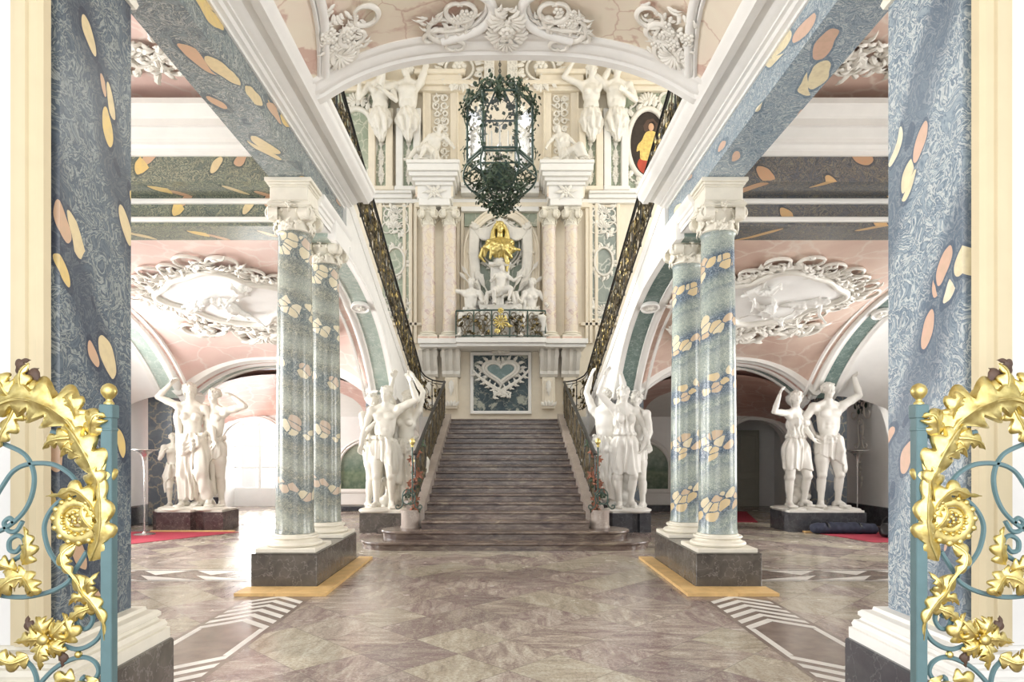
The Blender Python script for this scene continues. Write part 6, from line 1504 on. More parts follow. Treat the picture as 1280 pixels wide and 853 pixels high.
# ------------------------------------------------------------------ gilded gate leaves
GK = 348.0
def gate(sg, lb):
    t = thing('garden_gate', lb, 'gate', (sg*1.455, 2.3, 0), 0, 'gilded wrought iron gate leaves')
    U = lambda pts: np.array([((132-x)/GK*sg, 1.5+(567-y)/GK) for x, y in pts])
    mb = MB(); mb.bbox(-.02, .02, -.02, .02, .02, 1.655, .003); mb.bbox(-.024, .024, -.024, .024, 1.625, 1.675, .004); mb.bbox(-.022, .022, -.022, .022, 1.58, 1.59, .002); mb.build('post', 'gate_paint', t)
    mb = MB(); mb.lathe([(.008, 1.672), (.017, 1.676), (.017, 1.682), (.010, 1.688), (.010, 1.695), (.018, 1.702), (.026, 1.716), (.027, 1.728), (.021, 1.742), (.010, 1.750), (0, 1.753)], (0, 0, 0), 24)
    mb.build('ball_finial', 'gold', t, 60)
    mb = MB(); mb.bbox(min(sg*.92, sg*.96), max(sg*.92, sg*.96), -.02, .02, .02, 1.9, .003); mb.build('hinge_stile', 'gate_paint', t)
    mb = MB(); mb.bbox(min(0, sg*.94), max(0, sg*.94), -.014, .014, .06, .10, .003); mb.bbox(min(0, sg*.94), max(0, sg*.94), -.012, .012, 1.63, 1.655, .003) if False else None; mb.build('bottom_rail', 'gate_paint', t)
    bars = [[(122, 545), (95, 548), (60, 540)],
            [(-40, 560), (-15, 552), (7, 558), (28, 570), (38, 592), (36, 618), (24, 642), (0, 662), (-30, 672)],
            [(-20, 640), (0, 606), (14, 588), (34, 580), (62, 581), (82, 592), (92, 604)],
            [(100, 628), (86, 622), (72, 626), (58, 640), (51, 660), (56, 686), (68, 705), (84, 722), (70, 735), (48, 743), (20, 747), (-15, 742), (-50, 725)],
            [(84, 722), (98, 700), (104, 690)],
            [(104, 772), (100, 768), (94, 770), (92, 778), (97, 786), (106, 785), (112, 774), (108, 762)],
            [(126, 752), (127, 775), (120, 796), (106, 808), (90, 812), (72, 806)],
            [(102, 846), (98, 850), (102, 856), (112, 852), (119, 840), (114, 828), (100, 822), (82, 826), (62, 838), (42, 860), (20, 890)],
            [(28, 826), (38, 838), (42, 856), (38, 880), (24, 905)],
            [(22, 683), (16, 690), (8, 688), (8, 676), (18, 670), (26, 676), (26, 690), (14, 700), (0, 706)],
            [(14, 655), (8, 648), (1, 654), (6, 664), (16, 664), (24, 652)],
            [(122, 900), (90, 912), (60, 940), (60, 975), (90, 985), (105, 965)],
            [(10, 1060), (60, 1040), (110, 1000), (120, 960)]]
    bars += [[(-63-x, y) for x, y in b] for b in bars]          # the half towards the hinge mirrors the first
    for b in bars:
        p = catmull(U(b), 7); mb = MB(); mb.tube(flat3(p, 0), .0088, 6, up=NUP); mb.build('scroll_bar', 'gate_paint', t, 50)
    def leaf(pts, W, lobes=4, lift=.02, cup=.35, h0=.012):
        p = catmull(U(pts), 6); n = len(p); q = flat3(p, h0); q[:, 1] -= lift*np.sin(np.linspace(0, PI*.95, n))
        mb = MB(); acanthus(mb, q, NUP, W, lobes+1, cup, .004, nt=(lobes+1)*10, tipw=.3, lobmin=.34); 
        s = p[[0, n//3, 2*n//3, n-1]]; qq = q.copy(); qq[:, 1] -= .003; mb.tube(qq, np.linspace(W*.14, W*.05, n), 6, up=NUP)
        mb.build('gilded_leaf', ['gold', 'leaf_back'], t, 55)
    leaf([(-63-104, 552), (-63-86, 524), (-63-58, 506), (-63-28, 500), (-63+5, 512), (-63+30, 535)], .088, 5, .03, .25)
    leaf([(-63-112, 700), (-63-126, 672), (-63-130, 640), (-63-127, 600), (-63-133, 570)], .042, 4, .025); leaf([(-63-92, 718), (-63-104, 738), (-63-118, 752), (-63-129, 772), (-63-130, 800)], .034, 4, .02); leaf([(-63-36, 720), (-63-20, 722), (-63, 738), (-63+22, 742)], .040, 4, .03)
    leaf([(104, 552), (86, 524), (58, 506), (28, 500), (-5, 512), (-30, 535)], .088, 5, .03, .25)
    leaf([(70, 515), (50, 500), (32, 488), (28, 468), (36, 455)], .05, 3, .02)
    leaf([(22, 506), (10, 490), (2, 475), (-12, 462)], .05, 3, .02)
    leaf([(20, 508), (14, 528), (4, 548), (-2, 562)], .035, 3)
    leaf([(126, 615), (116, 576), (98, 545), (80, 530)], .062, 4, .03)
    leaf([(100, 548), (84, 548), (66, 552), (54, 562)], .038, 3, .025)
    leaf([(112, 572), (98, 566), (84, 560), (76, 572)], .034, 3, .02)
    leaf([(112, 548), (118, 530), (124, 520), (134, 522)], .04, 3, .03)
    leaf([(94, 528), (96, 510), (88, 498), (78, 500)], .036, 3, .03)
    leaf([(112, 700), (126, 672), (130, 640), (127, 600), (133, 570)], .042, 4, .025)
    leaf([(122, 648), (112, 625), (96, 612), (78, 618), (58, 620)], .036, 4, .025)
    leaf([(118, 625), (124, 600), (118, 585), (122, 572)], .03, 3, .03)
    leaf([(122, 665), (112, 655), (104, 640), (106, 628)], .03, 3, .02)
    # leaf tips curling over, their brown backs turned out
    for pts, W_ in (([(30, 470), (22, 460), (26, 452), (34, 450)], .022), ([(34, 486), (42, 474), (36, 466), (44, 460)], .026), ([(72, 508), (80, 498), (76, 490)], .024), ([(100, 538), (108, 526), (102, 516)], .022), ([(52, 800), (34, 782), (30, 770)], .022), ([(64, 805), (76, 822), (72, 836)], .02)):
        p = catmull(U(pts), 6); mb = MB(); q = flat3(p, -.004); q[:, 1] -= .018*np.sin(np.linspace(0, PI, len(p))); acanthus(mb, q, NUP, W_, 3, .3, .004, nt=24, tipw=.25, lobmin=.4); mb.build('leaf_tip', ['leaf_back', 'gold'], t, 55)
    # beaded gilded volute
    sp = spiral((0, 0), .078, .016, -.6 if sg < 0 else PI+.6, (-.6-4.0*PI) if sg < 0 else PI+.6+4.0*PI, 60); c = U([(95, 648)])[0]; sp = sp+c
    mb = MB(); mb.tube(flat3(sp, .014), np.linspace(.018, .007, 60), 8, flat=(1.3, .8), up=NUP); rr_ = np.linspace(.012, .006, 20)
    for k in range(22):
        p = sp[k*2]; d = U3(np.append(p-c, 0))[:2]; mb.ell((p[0]+d[0]*.014, -.020, p[1]+d[1]*.014), (.013-.00025*k, .010, .013-.00025*k), 9, 6)
    mb.build('gilded_volute', ['gold'], t, 60)
    mb = MB()
    for k in range(10): a = k*2.4; r = .006*math.sqrt(k)*1.6; mb.ell((c[0]+r*math.cos(a), -.024, c[1]+r*math.sin(a)), (.008, .008, .008), 8, 5)
    mb.build('berry_cluster', 'gold', t, 60)
    leaf([(92, 680), (82, 690), (84, 704), (92, 716), (104, 738)], .026, 3, .03)
    leaf([(92, 718), (104, 738), (118, 752), (129, 772), (130, 800)], .034, 4, .02)
    leaf([(112, 748), (112, 732), (118, 722), (124, 714)], .022, 2, .03)
    leaf([(122, 756), (104, 762), (92, 770), (80, 778)], .026, 3, .02)
    leaf([(108, 748), (100, 745), (92, 748), (86, 756)], .020, 2, .02)
    # lower flower of leaves
    for a in range(5):
        q = a/5*2*PI+.6; c0 = (58, 797); leaf([(c0[0]+4*math.cos(q), c0[1]-4*math.sin(q)), (c0[0]+18*math.cos(q), c0[1]-18*math.sin(q)), (c0[0]+(40 if a in (0, 2, 3) else 30)*math.cos(q+.15), c0[1]-(40 if a in (0, 2, 3) else 30)*math.sin(q+.15))], .038, 3, .02)
    c = U([(58, 797)])[0]; mb = MB(); mb.ell((c[0], -.035, c[1]), (.02, .014, .02), 12, 8); mb.build('gilded_boss', 'gold', t, 60)
    leaf([(78, 800), (90, 790), (86, 775), (78, 765)], .03, 3, .02); leaf([(34, 820), (16, 826), (-5, 815), (-25, 800)], .034, 4, .02)
    # middle bracket of leaves
    leaf([(36, 720), (20, 722), (0, 738), (-22, 742)], .040, 4, .03); leaf([(28, 705), (36, 690), (36, 672), (30, 658)], .030, 3, .02)
    leaf([(25, 715), (40, 728), (46, 738), (34, 744)], .032, 3, .03); leaf([(20, 712), (6, 704), (-6, 706)], .03, 3, .03)
    leaf([(122, 850), (108, 860), (95, 880), (84, 905)], .04, 4, .02); leaf([(92, 850), (80, 846), (70, 858), (62, 875)], .03, 3, .02)
    c = U([(95, 818)])[0]; mb = MB(); mb.ell((c[0], -.006, c[1]), (.013, .012, .013), 12, 8); mb.build('gilded_bead', 'gold', t, 60)
gate(-1, 'teal painted gate leaf with gilded acanthus before the dark blue pillar')
gate(1, 'teal painted gate leaf with gilded acanthus before the pale blue swirled pillar')

# ------------------------------------------------------------------ great lantern hung in the stair hall
ln = thing('hanging_lantern', 'big hexagonal glass lantern wreathed in dark green metal ivy, hanging in the stair hall', 'lantern', (-.09, 11.0, 5.55))
HX = lambda r, a0=0: [(r*math.cos(k*PI/3+a0), r*math.sin(k*PI/3+a0)) for k in range(6)]
hx = HX(.56); zt, zb = 1.92, .98
for k in range(6):
    (xa, ya), (xb, yb) = hx[k], hx[(k+1) % 6]
    mb = MB(); mb.tube([(xa, ya, zb-.05), (xa, ya, zt+.06)], .022, 6); mb.build('corner_post', 'iron_green', ln)
    mb = MB(); mb.add([(xa*.97, ya*.97, zb), (xb*.97, yb*.97, zb), (xb*.97, yb*.97, zt), (xa*.97, ya*.97, zt)], [(0, 1, 2, 3)]); mb.build('glass_pane', 'clear_glass', ln)
mb = MB()
for z in (zb, zt, zb-.05): mb.tube([(x, y, z) for x, y in hx], .02, 6, closed=True)
for k in range(6):
    x, y = hx[k]; mb.tube(bez((x, y, zt), (x*.9, y*.9, zt+.28), (x*.35, y*.35, zt+.16), (0, 0, zt+.55), 12), .016, 6)
    mb.tube([(x*.985, y*.985, zb-.05), (x*.985, y*.985, zt)], .008, 5)
    mb.tube(bez((x*.95, y*.95, zb-.02), (x*1.35, y*1.35, zb-.30), (x*1.0, y*1.0, zb-.50), (x*.55, y*.55, zb-.62), 14), .018, 6)
    mb.tube(bez((x*.55, y*.55, zb-.62), (x*.4, y*.4, zb-.75), (x*.15, y*.15, zb-.75), (0, 0, .12), 10), .015, 6)
mb.tube([(x*1.13, y*1.13, zb-.28) for x, y in HX(.56)], .014, 6, closed=True); mb.tube([(x*.72, y*.72, zb-.58) for x, y in hx], .014, 6, closed=True)
mb.build('frame', 'iron_green', ln, 60)
mb = MB(); bowl = [(.0, .48), (.12, .49), (.20, .56), (.25, .68), (.26, .80), (.24, .86), (.22, .80), (.20, .70), (.11, .56), (0, .55)]; mb.lathe(bowl, seg=6); mb.build('metal_bowl', 'iron_green', ln, 30)
mb = MB(); mb.tube([(0, 0, .45), (0, 0, 1.6)], .016, 8); mb.lathe([(.0, .98), (.05, 1.0), (.09, 1.05), (.03, 1.1), (.05, 1.2), (.02, 1.3)], seg=12); mb.build('candle_stem', 'lamp_metal', ln, 50)
for k in range(8):
    a = k/8*2*PI; x, y = .2*math.cos(a), .2*math.sin(a); mb = MB(); mb.tube(bez((0, 0, 1.05), (x*.6, y*.6, .95), (x, y, 1.0), (x, y, 1.12), 9), .009, 5); mb.lathe([(.0, 1.10), (.035, 1.12), (.02, 1.13)], (x, y, 0), 10); mb.lathe([(.012, 1.13), (.012, 1.42), (0, 1.43)], (x, y, 0), 10); mb.build('candle', 'candle_wax', ln, 50)
mb = MB()
for k in range(44):
    z = zt+.55+k*.055; ring = [(.018*math.cos(a), 0, .035*math.sin(a)) for a in np.linspace(0, 2*PI, 10, endpoint=False)]
    mb.tube([((x, 0, z+q) if k % 2 else (0, x, z+q)) for x, _, q in ring], .006, 4, closed=True)
mb.tube([(0, 0, zt+.5), (0, 0, 8.4)], .006, 4); mb.build('chain', 'iron', ln)
def ivy(name, curves, n, mat, spread, size, seed):
    rnd = random.Random(seed); mb = MB()
    for c in curves: mb.tube(c, .009, 5)
    for k in range(n):
        c = curves[rnd.randrange(len(curves))]; p = np.array(c[rnd.randrange(len(c))])+np.array([rnd.gauss(0, spread) for _ in range(3)]); d = U3([rnd.uniform(-1, 1), rnd.uniform(-1, 1), rnd.uniform(-1, .7)]); L = size*rnd.uniform(.7, 1.4)
        nr_ = U3((p[0]*1.5+rnd.uniform(-.4, .4), p[1]*1.5+rnd.uniform(-.4, .4), rnd.uniform(-.2, .6))); sp = np.array([p+d*L*u+nr_*L*.15*math.sin(PI*u) for u in np.linspace(0, 1, 4)]); acanthus(mb, sp, nr_, L*.42, 1, .25, nt=6)
    return mb.build(name, mat, ln, 60)
cu_ = [np.array([(.57*math.cos(a)*(1+.06*math.sin(9*a)), .57*math.sin(a)*(1+.06*math.sin(9*a)), zt+.06+.10*math.sin(6*a+1)) for a in np.linspace(0, 2*PI, 60)])]
cu_ += [np.array([(.33*math.cos(a), .33*math.sin(a), zt+.25+.06*math.sin(5*a)) for a in np.linspace(0, 2*PI, 40)])]
ivy('crown_ivy', cu_, 420, 'vine_green', .05, .075, 1)
for e in range(6):
    x, y = hx[e]; c = [np.array([(x*1.04+.035*math.sin(t*9+e), y*1.04+.035*math.cos(t*9), zt-t*(zt-zb)) for t in np.linspace(0, 1, 30)]), np.array([(x*(1.0+.12*math.sin(t*PI)), y*(1.0+.12*math.sin(t*PI)), zt+.12-.35*t) for t in np.linspace(0, 1, 10)])]
    ivy('post_ivy', c, 70, 'vine_green', .028, .05, 10+e)
cb = [np.array([((.47-.06*q+.12*math.sin(4*a+q))*math.cos(a), (.5+.12*math.sin(4*a+q))*math.sin(a), zb-.22-q*.11+.06*math.sin(7*a+q)) for a in np.linspace(0, 2*PI, 60)]) for q in range(4)]
ivy('basket_ivy', cb, 560, 'vine_green', .055, .06, 20)
cd = [np.array([((.42-.11*q)*math.cos(a), (.42-.11*q)*math.sin(a), .40-.10*q+.04*math.sin(5*a)) for a in np.linspace(0, 2*PI, 40)]) for q in range(4)]
ivy('pendant_ivy', cd, 210, 'vine_green', .035, .06, 30)

# ------------------------------------------------------------------ stucco reliefs on the aisle vaults
def on_vault(sg, a, b, h):
    xo = XO[sg]; u = np.clip(.45+a/(xo-2.66), .0, 1.0); v = np.clip(.42+b/(YR-YF), 0.0, 1.0); P = vault_point(sg, xo, u, v)
    e = .01; Pu = vault_point(sg, xo, np.clip(u+e, 0, 1.02), v)-vault_point(sg, xo, u-e, v); Pv = vault_point(sg, xo, u, v+e)-vault_point(sg, xo, u, v-e)
    N = np.cross(Pu, Pv); N /= np.linalg.norm(N, axis=-1)[..., None]+1e-9; N = np.where(N[..., 2:3] > 0, -N, N)
    return P+N*np.asarray(h)[..., None], N
def map_vault(mb, sg):
    def fn(v): return on_vault(sg, v[:, 0], v[:, 2], -v[:, 1])[0]
    mb.xf(fn); return mb
for sg, lb in ((-1, 'large white stucco cartouche with putti on the pink vault of the sunlit aisle'), (1, 'large white stucco cartouche with putti on the tan pink vault of the shaded aisle')):
    t = thing('vault_cartouche', lb, 'relief', (0, 0, 0), 0, 'stucco cartouches of the aisle vaults'); rnd = random.Random(90+sg)
    a = np.linspace(0, 2*PI, 61)[:-1]; rad = 1+.10*np.cos(4*a+.4)+.05*np.cos(7*a)
    ox, oz = .98*rad*np.cos(a), .88*rad*np.sin(a)
    mb = MB(); P = np.stack([np.outer(np.linspace(0, 1, 8), ox), np.full((8, 60), -.03), np.outer(np.linspace(0, 1, 8), oz)], -1); mb.grid(P, close_v=True); map_vault(mb, sg).build('white_field', 'white_wall', t, 60)
    mb = MB(); pts = np.stack([ox, oz], 1); mb.tube(flat3(pts, .05), .055, 7, closed=True, up=NUP); mb.tube(flat3(pts*1.10, .03), .03, 6, closed=True, up=NUP); map_vault(mb, sg).build('moulded_frame', 'stucco', t, 60)
    for q in range(6):
        mb = MB(); i0 = q*10
        for i in range(i0, i0+10):
            p = pts[i]*1.12; d = math.atan2(p[1], p[0])
            for r_ in range(7): leaf2(mb, p*rnd.uniform(.95, 1.0+.32*rnd.random()**2), d+rnd.uniform(-1.8, 1.8), rnd.uniform(.12, .30), rnd.uniform(.03, .055), rnd.uniform(-2.2, 2.2), .4, 3, rnd.uniform(.01, .04))
            if i % 3 == 0: scroll2(mb, cscroll(p*1.16, d+rnd.uniform(-.6, .6), rnd.uniform(.14, .24), rnd.choice((-1, 1))), .026, .04)
            if i % 2 == 0: flower2(mb, p*rnd.uniform(1.0, 1.15), .045, 5, .05)
        map_vault(mb, sg).build('acanthus_spray', 'stucco', t, 60)
    for (cx_, cz_, s_) in ((.95, 1.15, .42), (-.95, 1.2, .4), (0, 1.45, .5)):   # corner scrolls towards the statues
        mb = MB()
        for e in (-1, 1): scroll2(mb, cscroll((cx_+e*s_*.35, cz_), PI/2-e*.5, s_*.55, e), .05, .05)
        for k in range(16): leaf2(mb, (cx_+rnd.uniform(-.3, .3), cz_+rnd.uniform(-.2, .25)), rnd.uniform(0, 6.3), .34, .08, rnd.uniform(-1.5, 1.5), .4, 3, .03)
        shell2(mb, (cx_, cz_), s_*.5, PI/2, 3, 9, .03); map_vault(mb, sg).build('corner_scroll', 'stucco', t, 60)
    for k, (pa, pb, ang, hh_) in enumerate(((.05, .35, 1.2, .85), (.55, .15, -.6, .8), (-.35, -.35, 2.0, .7))):
        f, _ = statue(t, hh_, (0, 0, 0), rnd.uniform(-.6, .6), k == 1, (.15, 0), 0, 0, {-1: ((-.8, -.2, .3), (-.4, -.2, .6)), 1: ((.7, -.3, -.2), (.5, -.3, .3))}, {-1: ((-.3, -.4, -.8), (.1, .4, -.8)), 1: ((.5, -.3, -.8), (.3, .3, -.8))}, (.2, 0), 'loin', 95+k, mat='white_plaster', vox=.010, stout=1.15, names=('putto', 'hair', 'drapery'))
        p, N = on_vault(sg, np.array([pa]), np.array([pb]), np.array([.06])); p, N = p[0], N[0]
        fy = -N; ux = np.array((math.cos(ang), math.sin(ang), 0)); ux = U3(ux-fy*np.dot(ux, fy)); xr = np.cross(fy, ux)
        Mx = Matrix(((xr[0], fy[0], ux[0], p[0]), (xr[1], fy[1], ux[1], p[1]), (xr[2], fy[2], ux[2], p[2]), (0, 0, 0, 1))); f.matrix_local = Mx @ Matrix.Translation((0, 0, -hh_*.5))
# round medallions on the arches
def medallion(name_lb, p, n, r, mat='stucco'):
    t = thing('arch_medallion', name_lb, 'relief', tuple(p), 0, 'round medallions on the aisle arches')
    n = U3(n); x = U3(np.cross((0, 0, 1.0), n)); u = np.cross(n, x); Rm = np.array([[x[0], -n[0], u[0], 0], [x[1], -n[1], u[1], 0], [x[2], -n[2], u[2], 0], [0, 0, 0, 1.0]])
    mb = MB(); o = MB(); o.prism([(r*math.cos(a), r*math.sin(a)) for a in np.linspace(0, 2*PI, 32, endpoint=False)], -.03, .02, 'xz'); ring = flat3([(r*.95*math.cos(a), r*.95*math.sin(a)) for a in np.linspace(0, 2*PI, 32, endpoint=False)], .03); o.tube(ring, r*.13, 7, closed=True, up=NUP); mb.merge(o, Rm); mb.build('ring', 'white_plaster', t, 40)
    mb = MB(); o = MB()
    for k in range(6): leaf2(o, (0, 0), k/6*2*PI, r*.72, r*.2, .4, .3, 3, .03)
    flower2(o, (0, 0), r*.25, 5, .04); mb.merge(o, Rm); mb.build('rosette', 'stucco', t, 60)
for sg, side in ((-1, 'sunlit'), (1, 'shaded')):
    for x, y, w_ in ((2.43, 10.75, 'rampant arch under the stairs'), (XO[sg]+.23, 10.95, 'outer aisle arch')):
        tz = (float(zs_smooth(y+.05))-float(zs_smooth(y-.05)))/.1; nn = np.array((0, tz, -1.0)); nn /= np.linalg.norm(nn)
        medallion('round white stucco medallion on the %s, %s side' % (w_, side), (sg*x, y, float(zs_smooth(y))-.045), nn, .15)

# ------------------------------------------------------------------ stucco on the vestibule ceiling
def map_ceil(mb):
    mb.xf(lambda v: np.column_stack([v[:, 0], v[:, 2], ceil_z(v[:, 0])+v[:, 1]])); return mb
t = thing('ceiling_cartouche', 'white stucco shell with curling mouldings at the middle of the vestibule arch', 'relief', (0, 0, 0)); rnd = random.Random(77)
mb = MB()
for e in (-1, 1):
    p = catmull([(e*.62, 6.13), (e*.42, 6.07), (e*.26, 5.98), (e*.16, 5.85), (e*.13, 5.70), (e*.2, 5.55), (e*.4, 5.45), (e*.7, 5.4)], 6); q = flat3(p, .03); mb.tube(q, .045, 8, up=NUP); mb.tube(flat3(p+np.array((e*.05, -.05)), .02), .022, 6, up=NUP)
map_ceil(mb).build('curling_moulding', 'white_plaster', t, 60)
mb = MB(); shell2(mb, (0, 6.02), .19, -PI/2, 4.4, 13, .03); shell2(mb, (0, 5.82), .17, PI/2, 5.0, 13, .05); flower2(mb, (0, 5.92), .07, 7, .09); shell2(mb, (0, 6.14), .12, PI/2, 2.6, 7, .05)
for k in range(26): leaf2(mb, (rnd.uniform(-.12, .12), rnd.uniform(5.65, 6.12)), rnd.uniform(0, 6.3), .13, .028, rnd.uniform(-1.6, 1.6), .5, 3, .05)
map_ceil(mb).build('shell', 'stucco', t, 60)
for e in (-1, 1):
    mb = MB(); scroll2(mb, cscroll((e*.55, 5.95), PI/2-e*.3, .20, e), .03, .03); scroll2(mb, sscroll((e*.34, 5.9), (e*.78, 6.05), e*.3), .028, .03); scroll2(mb, cscroll((e*.5, 6.2), -PI/2, .1, -e), .022, .05); scroll2(mb, cscroll((e*.42, 5.72), PI/2, .15, e), .028, .03)
    for k in range(34): leaf2(mb, (e*rnd.uniform(.25, .75), rnd.uniform(5.8, 6.08)), rnd.uniform(0, 6.3), .14, .024, rnd.uniform(-1.8, 1.8), .4, 3, .02)
    for k in range(6): flower2(mb, (e*rnd.uniform(.3, .6), rnd.uniform(5.72, 5.9)), .05, 5, .03)
    map_ceil(mb).build('leaf_spray', 'stucco', t, 60)
for e, lb in ((-1, 'white stucco rocaille spray in the vestibule ceiling corner on the sunlit side'), (1, 'white stucco rocaille spray in the vestibule ceiling corner on the shaded side')):
    t = thing('corner_rocaille', lb, 'relief', (0, 0, 0), 0, 'corner sprays of the vestibule ceiling'); mb = MB(); rnd = random.Random(80+e)
    for k in range(110): q = rnd.random(); leaf2(mb, (e*(1.62-.42*q*rnd.random()), 6.02-.75*q*rnd.random()), rnd.uniform(0, 6.3), rnd.uniform(.07, .15), .022, rnd.uniform(-1.7, 1.7), .4, 3, .02)
    for k in range(12): flower2(mb, (e*rnd.uniform(1.35, 1.6), rnd.uniform(5.6, 6.0)), .05, 5, .04)
    for k in range(3): scroll2(mb, cscroll((e*(1.5-.12*k), 5.95-.18*k), rnd.uniform(0, 6), .13, e), .026, .04)
    shell2(mb, (e*1.55, 5.95), .14, PI/2+e*.7, 2.8, 9, .04); map_ceil(mb).build('spray', 'stucco', t, 60)
for sg, lb in ((-1, 'stucco leaf spray on the ceiling over the sunlit front aisle'), (1, 'stucco leaf spray on the ceiling over the shaded front aisle')):
    t = thing('ceiling_spray', lb, 'relief', (0, 0, 5.52), 0, 'leaf sprays over the front aisles'); mb = MB(); rnd = random.Random(85)
    for k in range(120): q = rnd.random(); leaf2(mb, (sg*(2.9+1.7*q), 6.75-rnd.random()*.55), rnd.uniform(0, 6.3), rnd.uniform(.12, .24), .04, rnd.uniform(-1.8, 1.8), .5, 3, .02)
    for k in range(7): scroll2(mb, cscroll((sg*(3.0+.24*k), 6.5+.1*(-1)**k), rnd.uniform(0, 6), .18, (-1)**k), .035, .03)
    for k in range(10): flower2(mb, (sg*rnd.uniform(2.9, 4.4), rnd.uniform(6.3, 6.7)), .06, 5, .03)
    mb.xf(lambda v: np.column_stack([v[:, 0], v[:, 2], v[:, 1]])); mb.build('spray', 'stucco', t, 60)

# ------------------------------------------------------------------ paintings, niche door and window, wall cartouche
for sg, lb in ((-1, 'arched green landscape painting on the rear wall of the sunlit aisle'), (1, 'arched dark landscape painting on the rear wall of the shaded aisle')):
    t = thing('landscape_painting', lb, 'painting', (sg*3.45, 16.58, .58), 0, 'arched landscape paintings')
    arc = [(.78*math.cos(a), .60+.62*math.sin(a)) for a in np.linspace(0, PI, 25)]; poly = [(.78, 0)]+arc+[(-.78, 0)]
    mb = MB(); mb.prism(poly, -.02, .0, 'xz'); mb.build('canvas', 'landscape_paint', t)
    pth = [((.78, 0, 0), (0, -1, 0), (1, 0, -1))]+[((x, 0, z), (0, -1, 0), (math.cos(a), 0, math.sin(a))) for (x, z), a in zip(arc, np.linspace(0, PI, 25))]+[((-.78, 0, 0), (0, -1, 0), (-1, 0, -1))]
    mb = MB(); sweep(mb, pth, [(0, 0), (.05, 0), (.07, .03), (.05, .06), (.07, .09), (.05, .13), (0, .14)], closed=True); mb.build('frame', 'white_plaster', t, 40)
    mb = MB(); mb.bbox(-1.5, 1.5, -.10, .0, -.10, -.04, .01); mb.bbox(-1.4, 1.4, -.06, 0, -.42, -.12, .02); mb.build('dado_ledge', 'white_plaster', t)
mb = MB(); mb.bbox(5.85, 6.5, 18.06, 18.16, .0, 2.15, .01); mb.bbox(6.54, 7.2, 18.06, 18.16, .0, 2.15, .01)
for x0 in (5.95, 6.64):
    for z0, z1 in ((.2, .8), (.95, 2.0)): mb.bbox(x0, x0+.45, 18.03, 18.08, z0, z1, .015)
struct(mb, 'door_1', 'door_paint')
mb = MB(); mb.tube([(6.46, 18.0, 1.0), (6.46, 18.06, 1.0)], .015, 8); mb.tube([(6.46, 18.0, 1.0), (6.36, 18.0, 1.0)], .012, 8); dh = mb.build('door_handle', 'lamp_metal', bpy.data.objects['door_1'])
def window(n, x, y0, y1, z0, z1):
    mb = MB(); w_ = y1-y0; h_ = z1-z0
    for k in range(5): y = y0+w_*k/4; mb.bbox(x-.04, x+.04, y-.035, y+.035, z0, z1, .006)
    for k in range(6): z = z0+h_*k/5; mb.bbox(x-.035, x+.035, y0, y1, z-.025, z+.025, .006)
    o = struct(mb, 'window_%d' % n, 'white_plaster'); mb = MB(); mb.box(x-.004, x+.004, y0, y1, z0, z1); mb.build('pane', 'clear_glass', o)
window(5, 7.9, 4.0, 6.8, .9, 4.4); window(6, 7.9, 9.0, 11.8, .9, 3.7); window(1, -7.9, 4.0, 6.8, .9, 4.4); window(2, -7.9, 9.0, 11.8, .9, 3.7); window(3, -7.9, 14.4, 16.2, .7, 3.1)  # the right-wall pair is invented, for the added fill lamps outside
mb = MB()
for k in range(4): mb.bbox(-7.75+2.35*k/3-.04, -7.75+2.35*k/3+.04, 18.24, 18.32, .5, 2.9, .006)
for k in range(5): mb.bbox(-7.75, -5.4, 18.25, 18.31, .5+.6*k-.025, .5+.6*k+.025, .006)
o = struct(mb, 'window_4', 'white_plaster'); mb = MB(); mb.box(-7.75, -5.4, 18.276, 18.284, .5, 2.9); mb.build('pane', 'clear_glass', o)
t = thing('wall_cartouche', 'stucco wall ornament with a blue oval on the white wall of the shaded aisle', 'relief', (7.72, 13.85, 2.72)); mb = MB(); o = MB(); rnd = random.Random(4)
for k in range(10): a = k/10*2*PI; o.ell((.25*math.cos(a), -.02, .33*math.sin(a)), (.05, .02, .06), 8, 5)
Rw = np.array([[0, 1, 0, 0], [-1, 0, 0, 0], [0, 0, 1, 0], [0, 0, 0, 1.0]])
o2 = MB(); o2.prism([(.17*math.cos(a), .27*math.sin(a)) for a in np.linspace(0, 2*PI, 28, endpoint=False)], -.03, 0, 'xz'); mb.merge(o2, Rw); mb.build('blue_oval', 'blue_pilaster', t, 40)
mb = MB(); mb.merge(o, Rw); mb.build('pearl_ring', 'iron_green', t, 60)
o = MB()
for e in (-1, 1): scroll2(o, sscroll((e*.15, -.4), (e*.5, .5), e*.3), .022, .02); scroll2(o, cscroll((e*.25, .6), PI/2, .2, e), .02, .02); scroll2(o, sscroll((e*.05, -.5), (e*.12, -1.1), e*.25), .018, .02)
for k in range(44): leaf2(o, (rnd.gauss(0, .22), rnd.uniform(-.3, .85)), rnd.uniform(0, 6.3), .16, .035, rnd.uniform(-1.5, 1.5), .3, 3, .01)
for k in range(14): leaf2(o, (rnd.gauss(0, .05), -.4-k*.11), rnd.uniform(3.5, 5.9), .16, .04, 0, .3, 3, .01)
mb = MB(); mb.merge(o, Rw); mb.build('tendrils', 'stucco', t, 60)

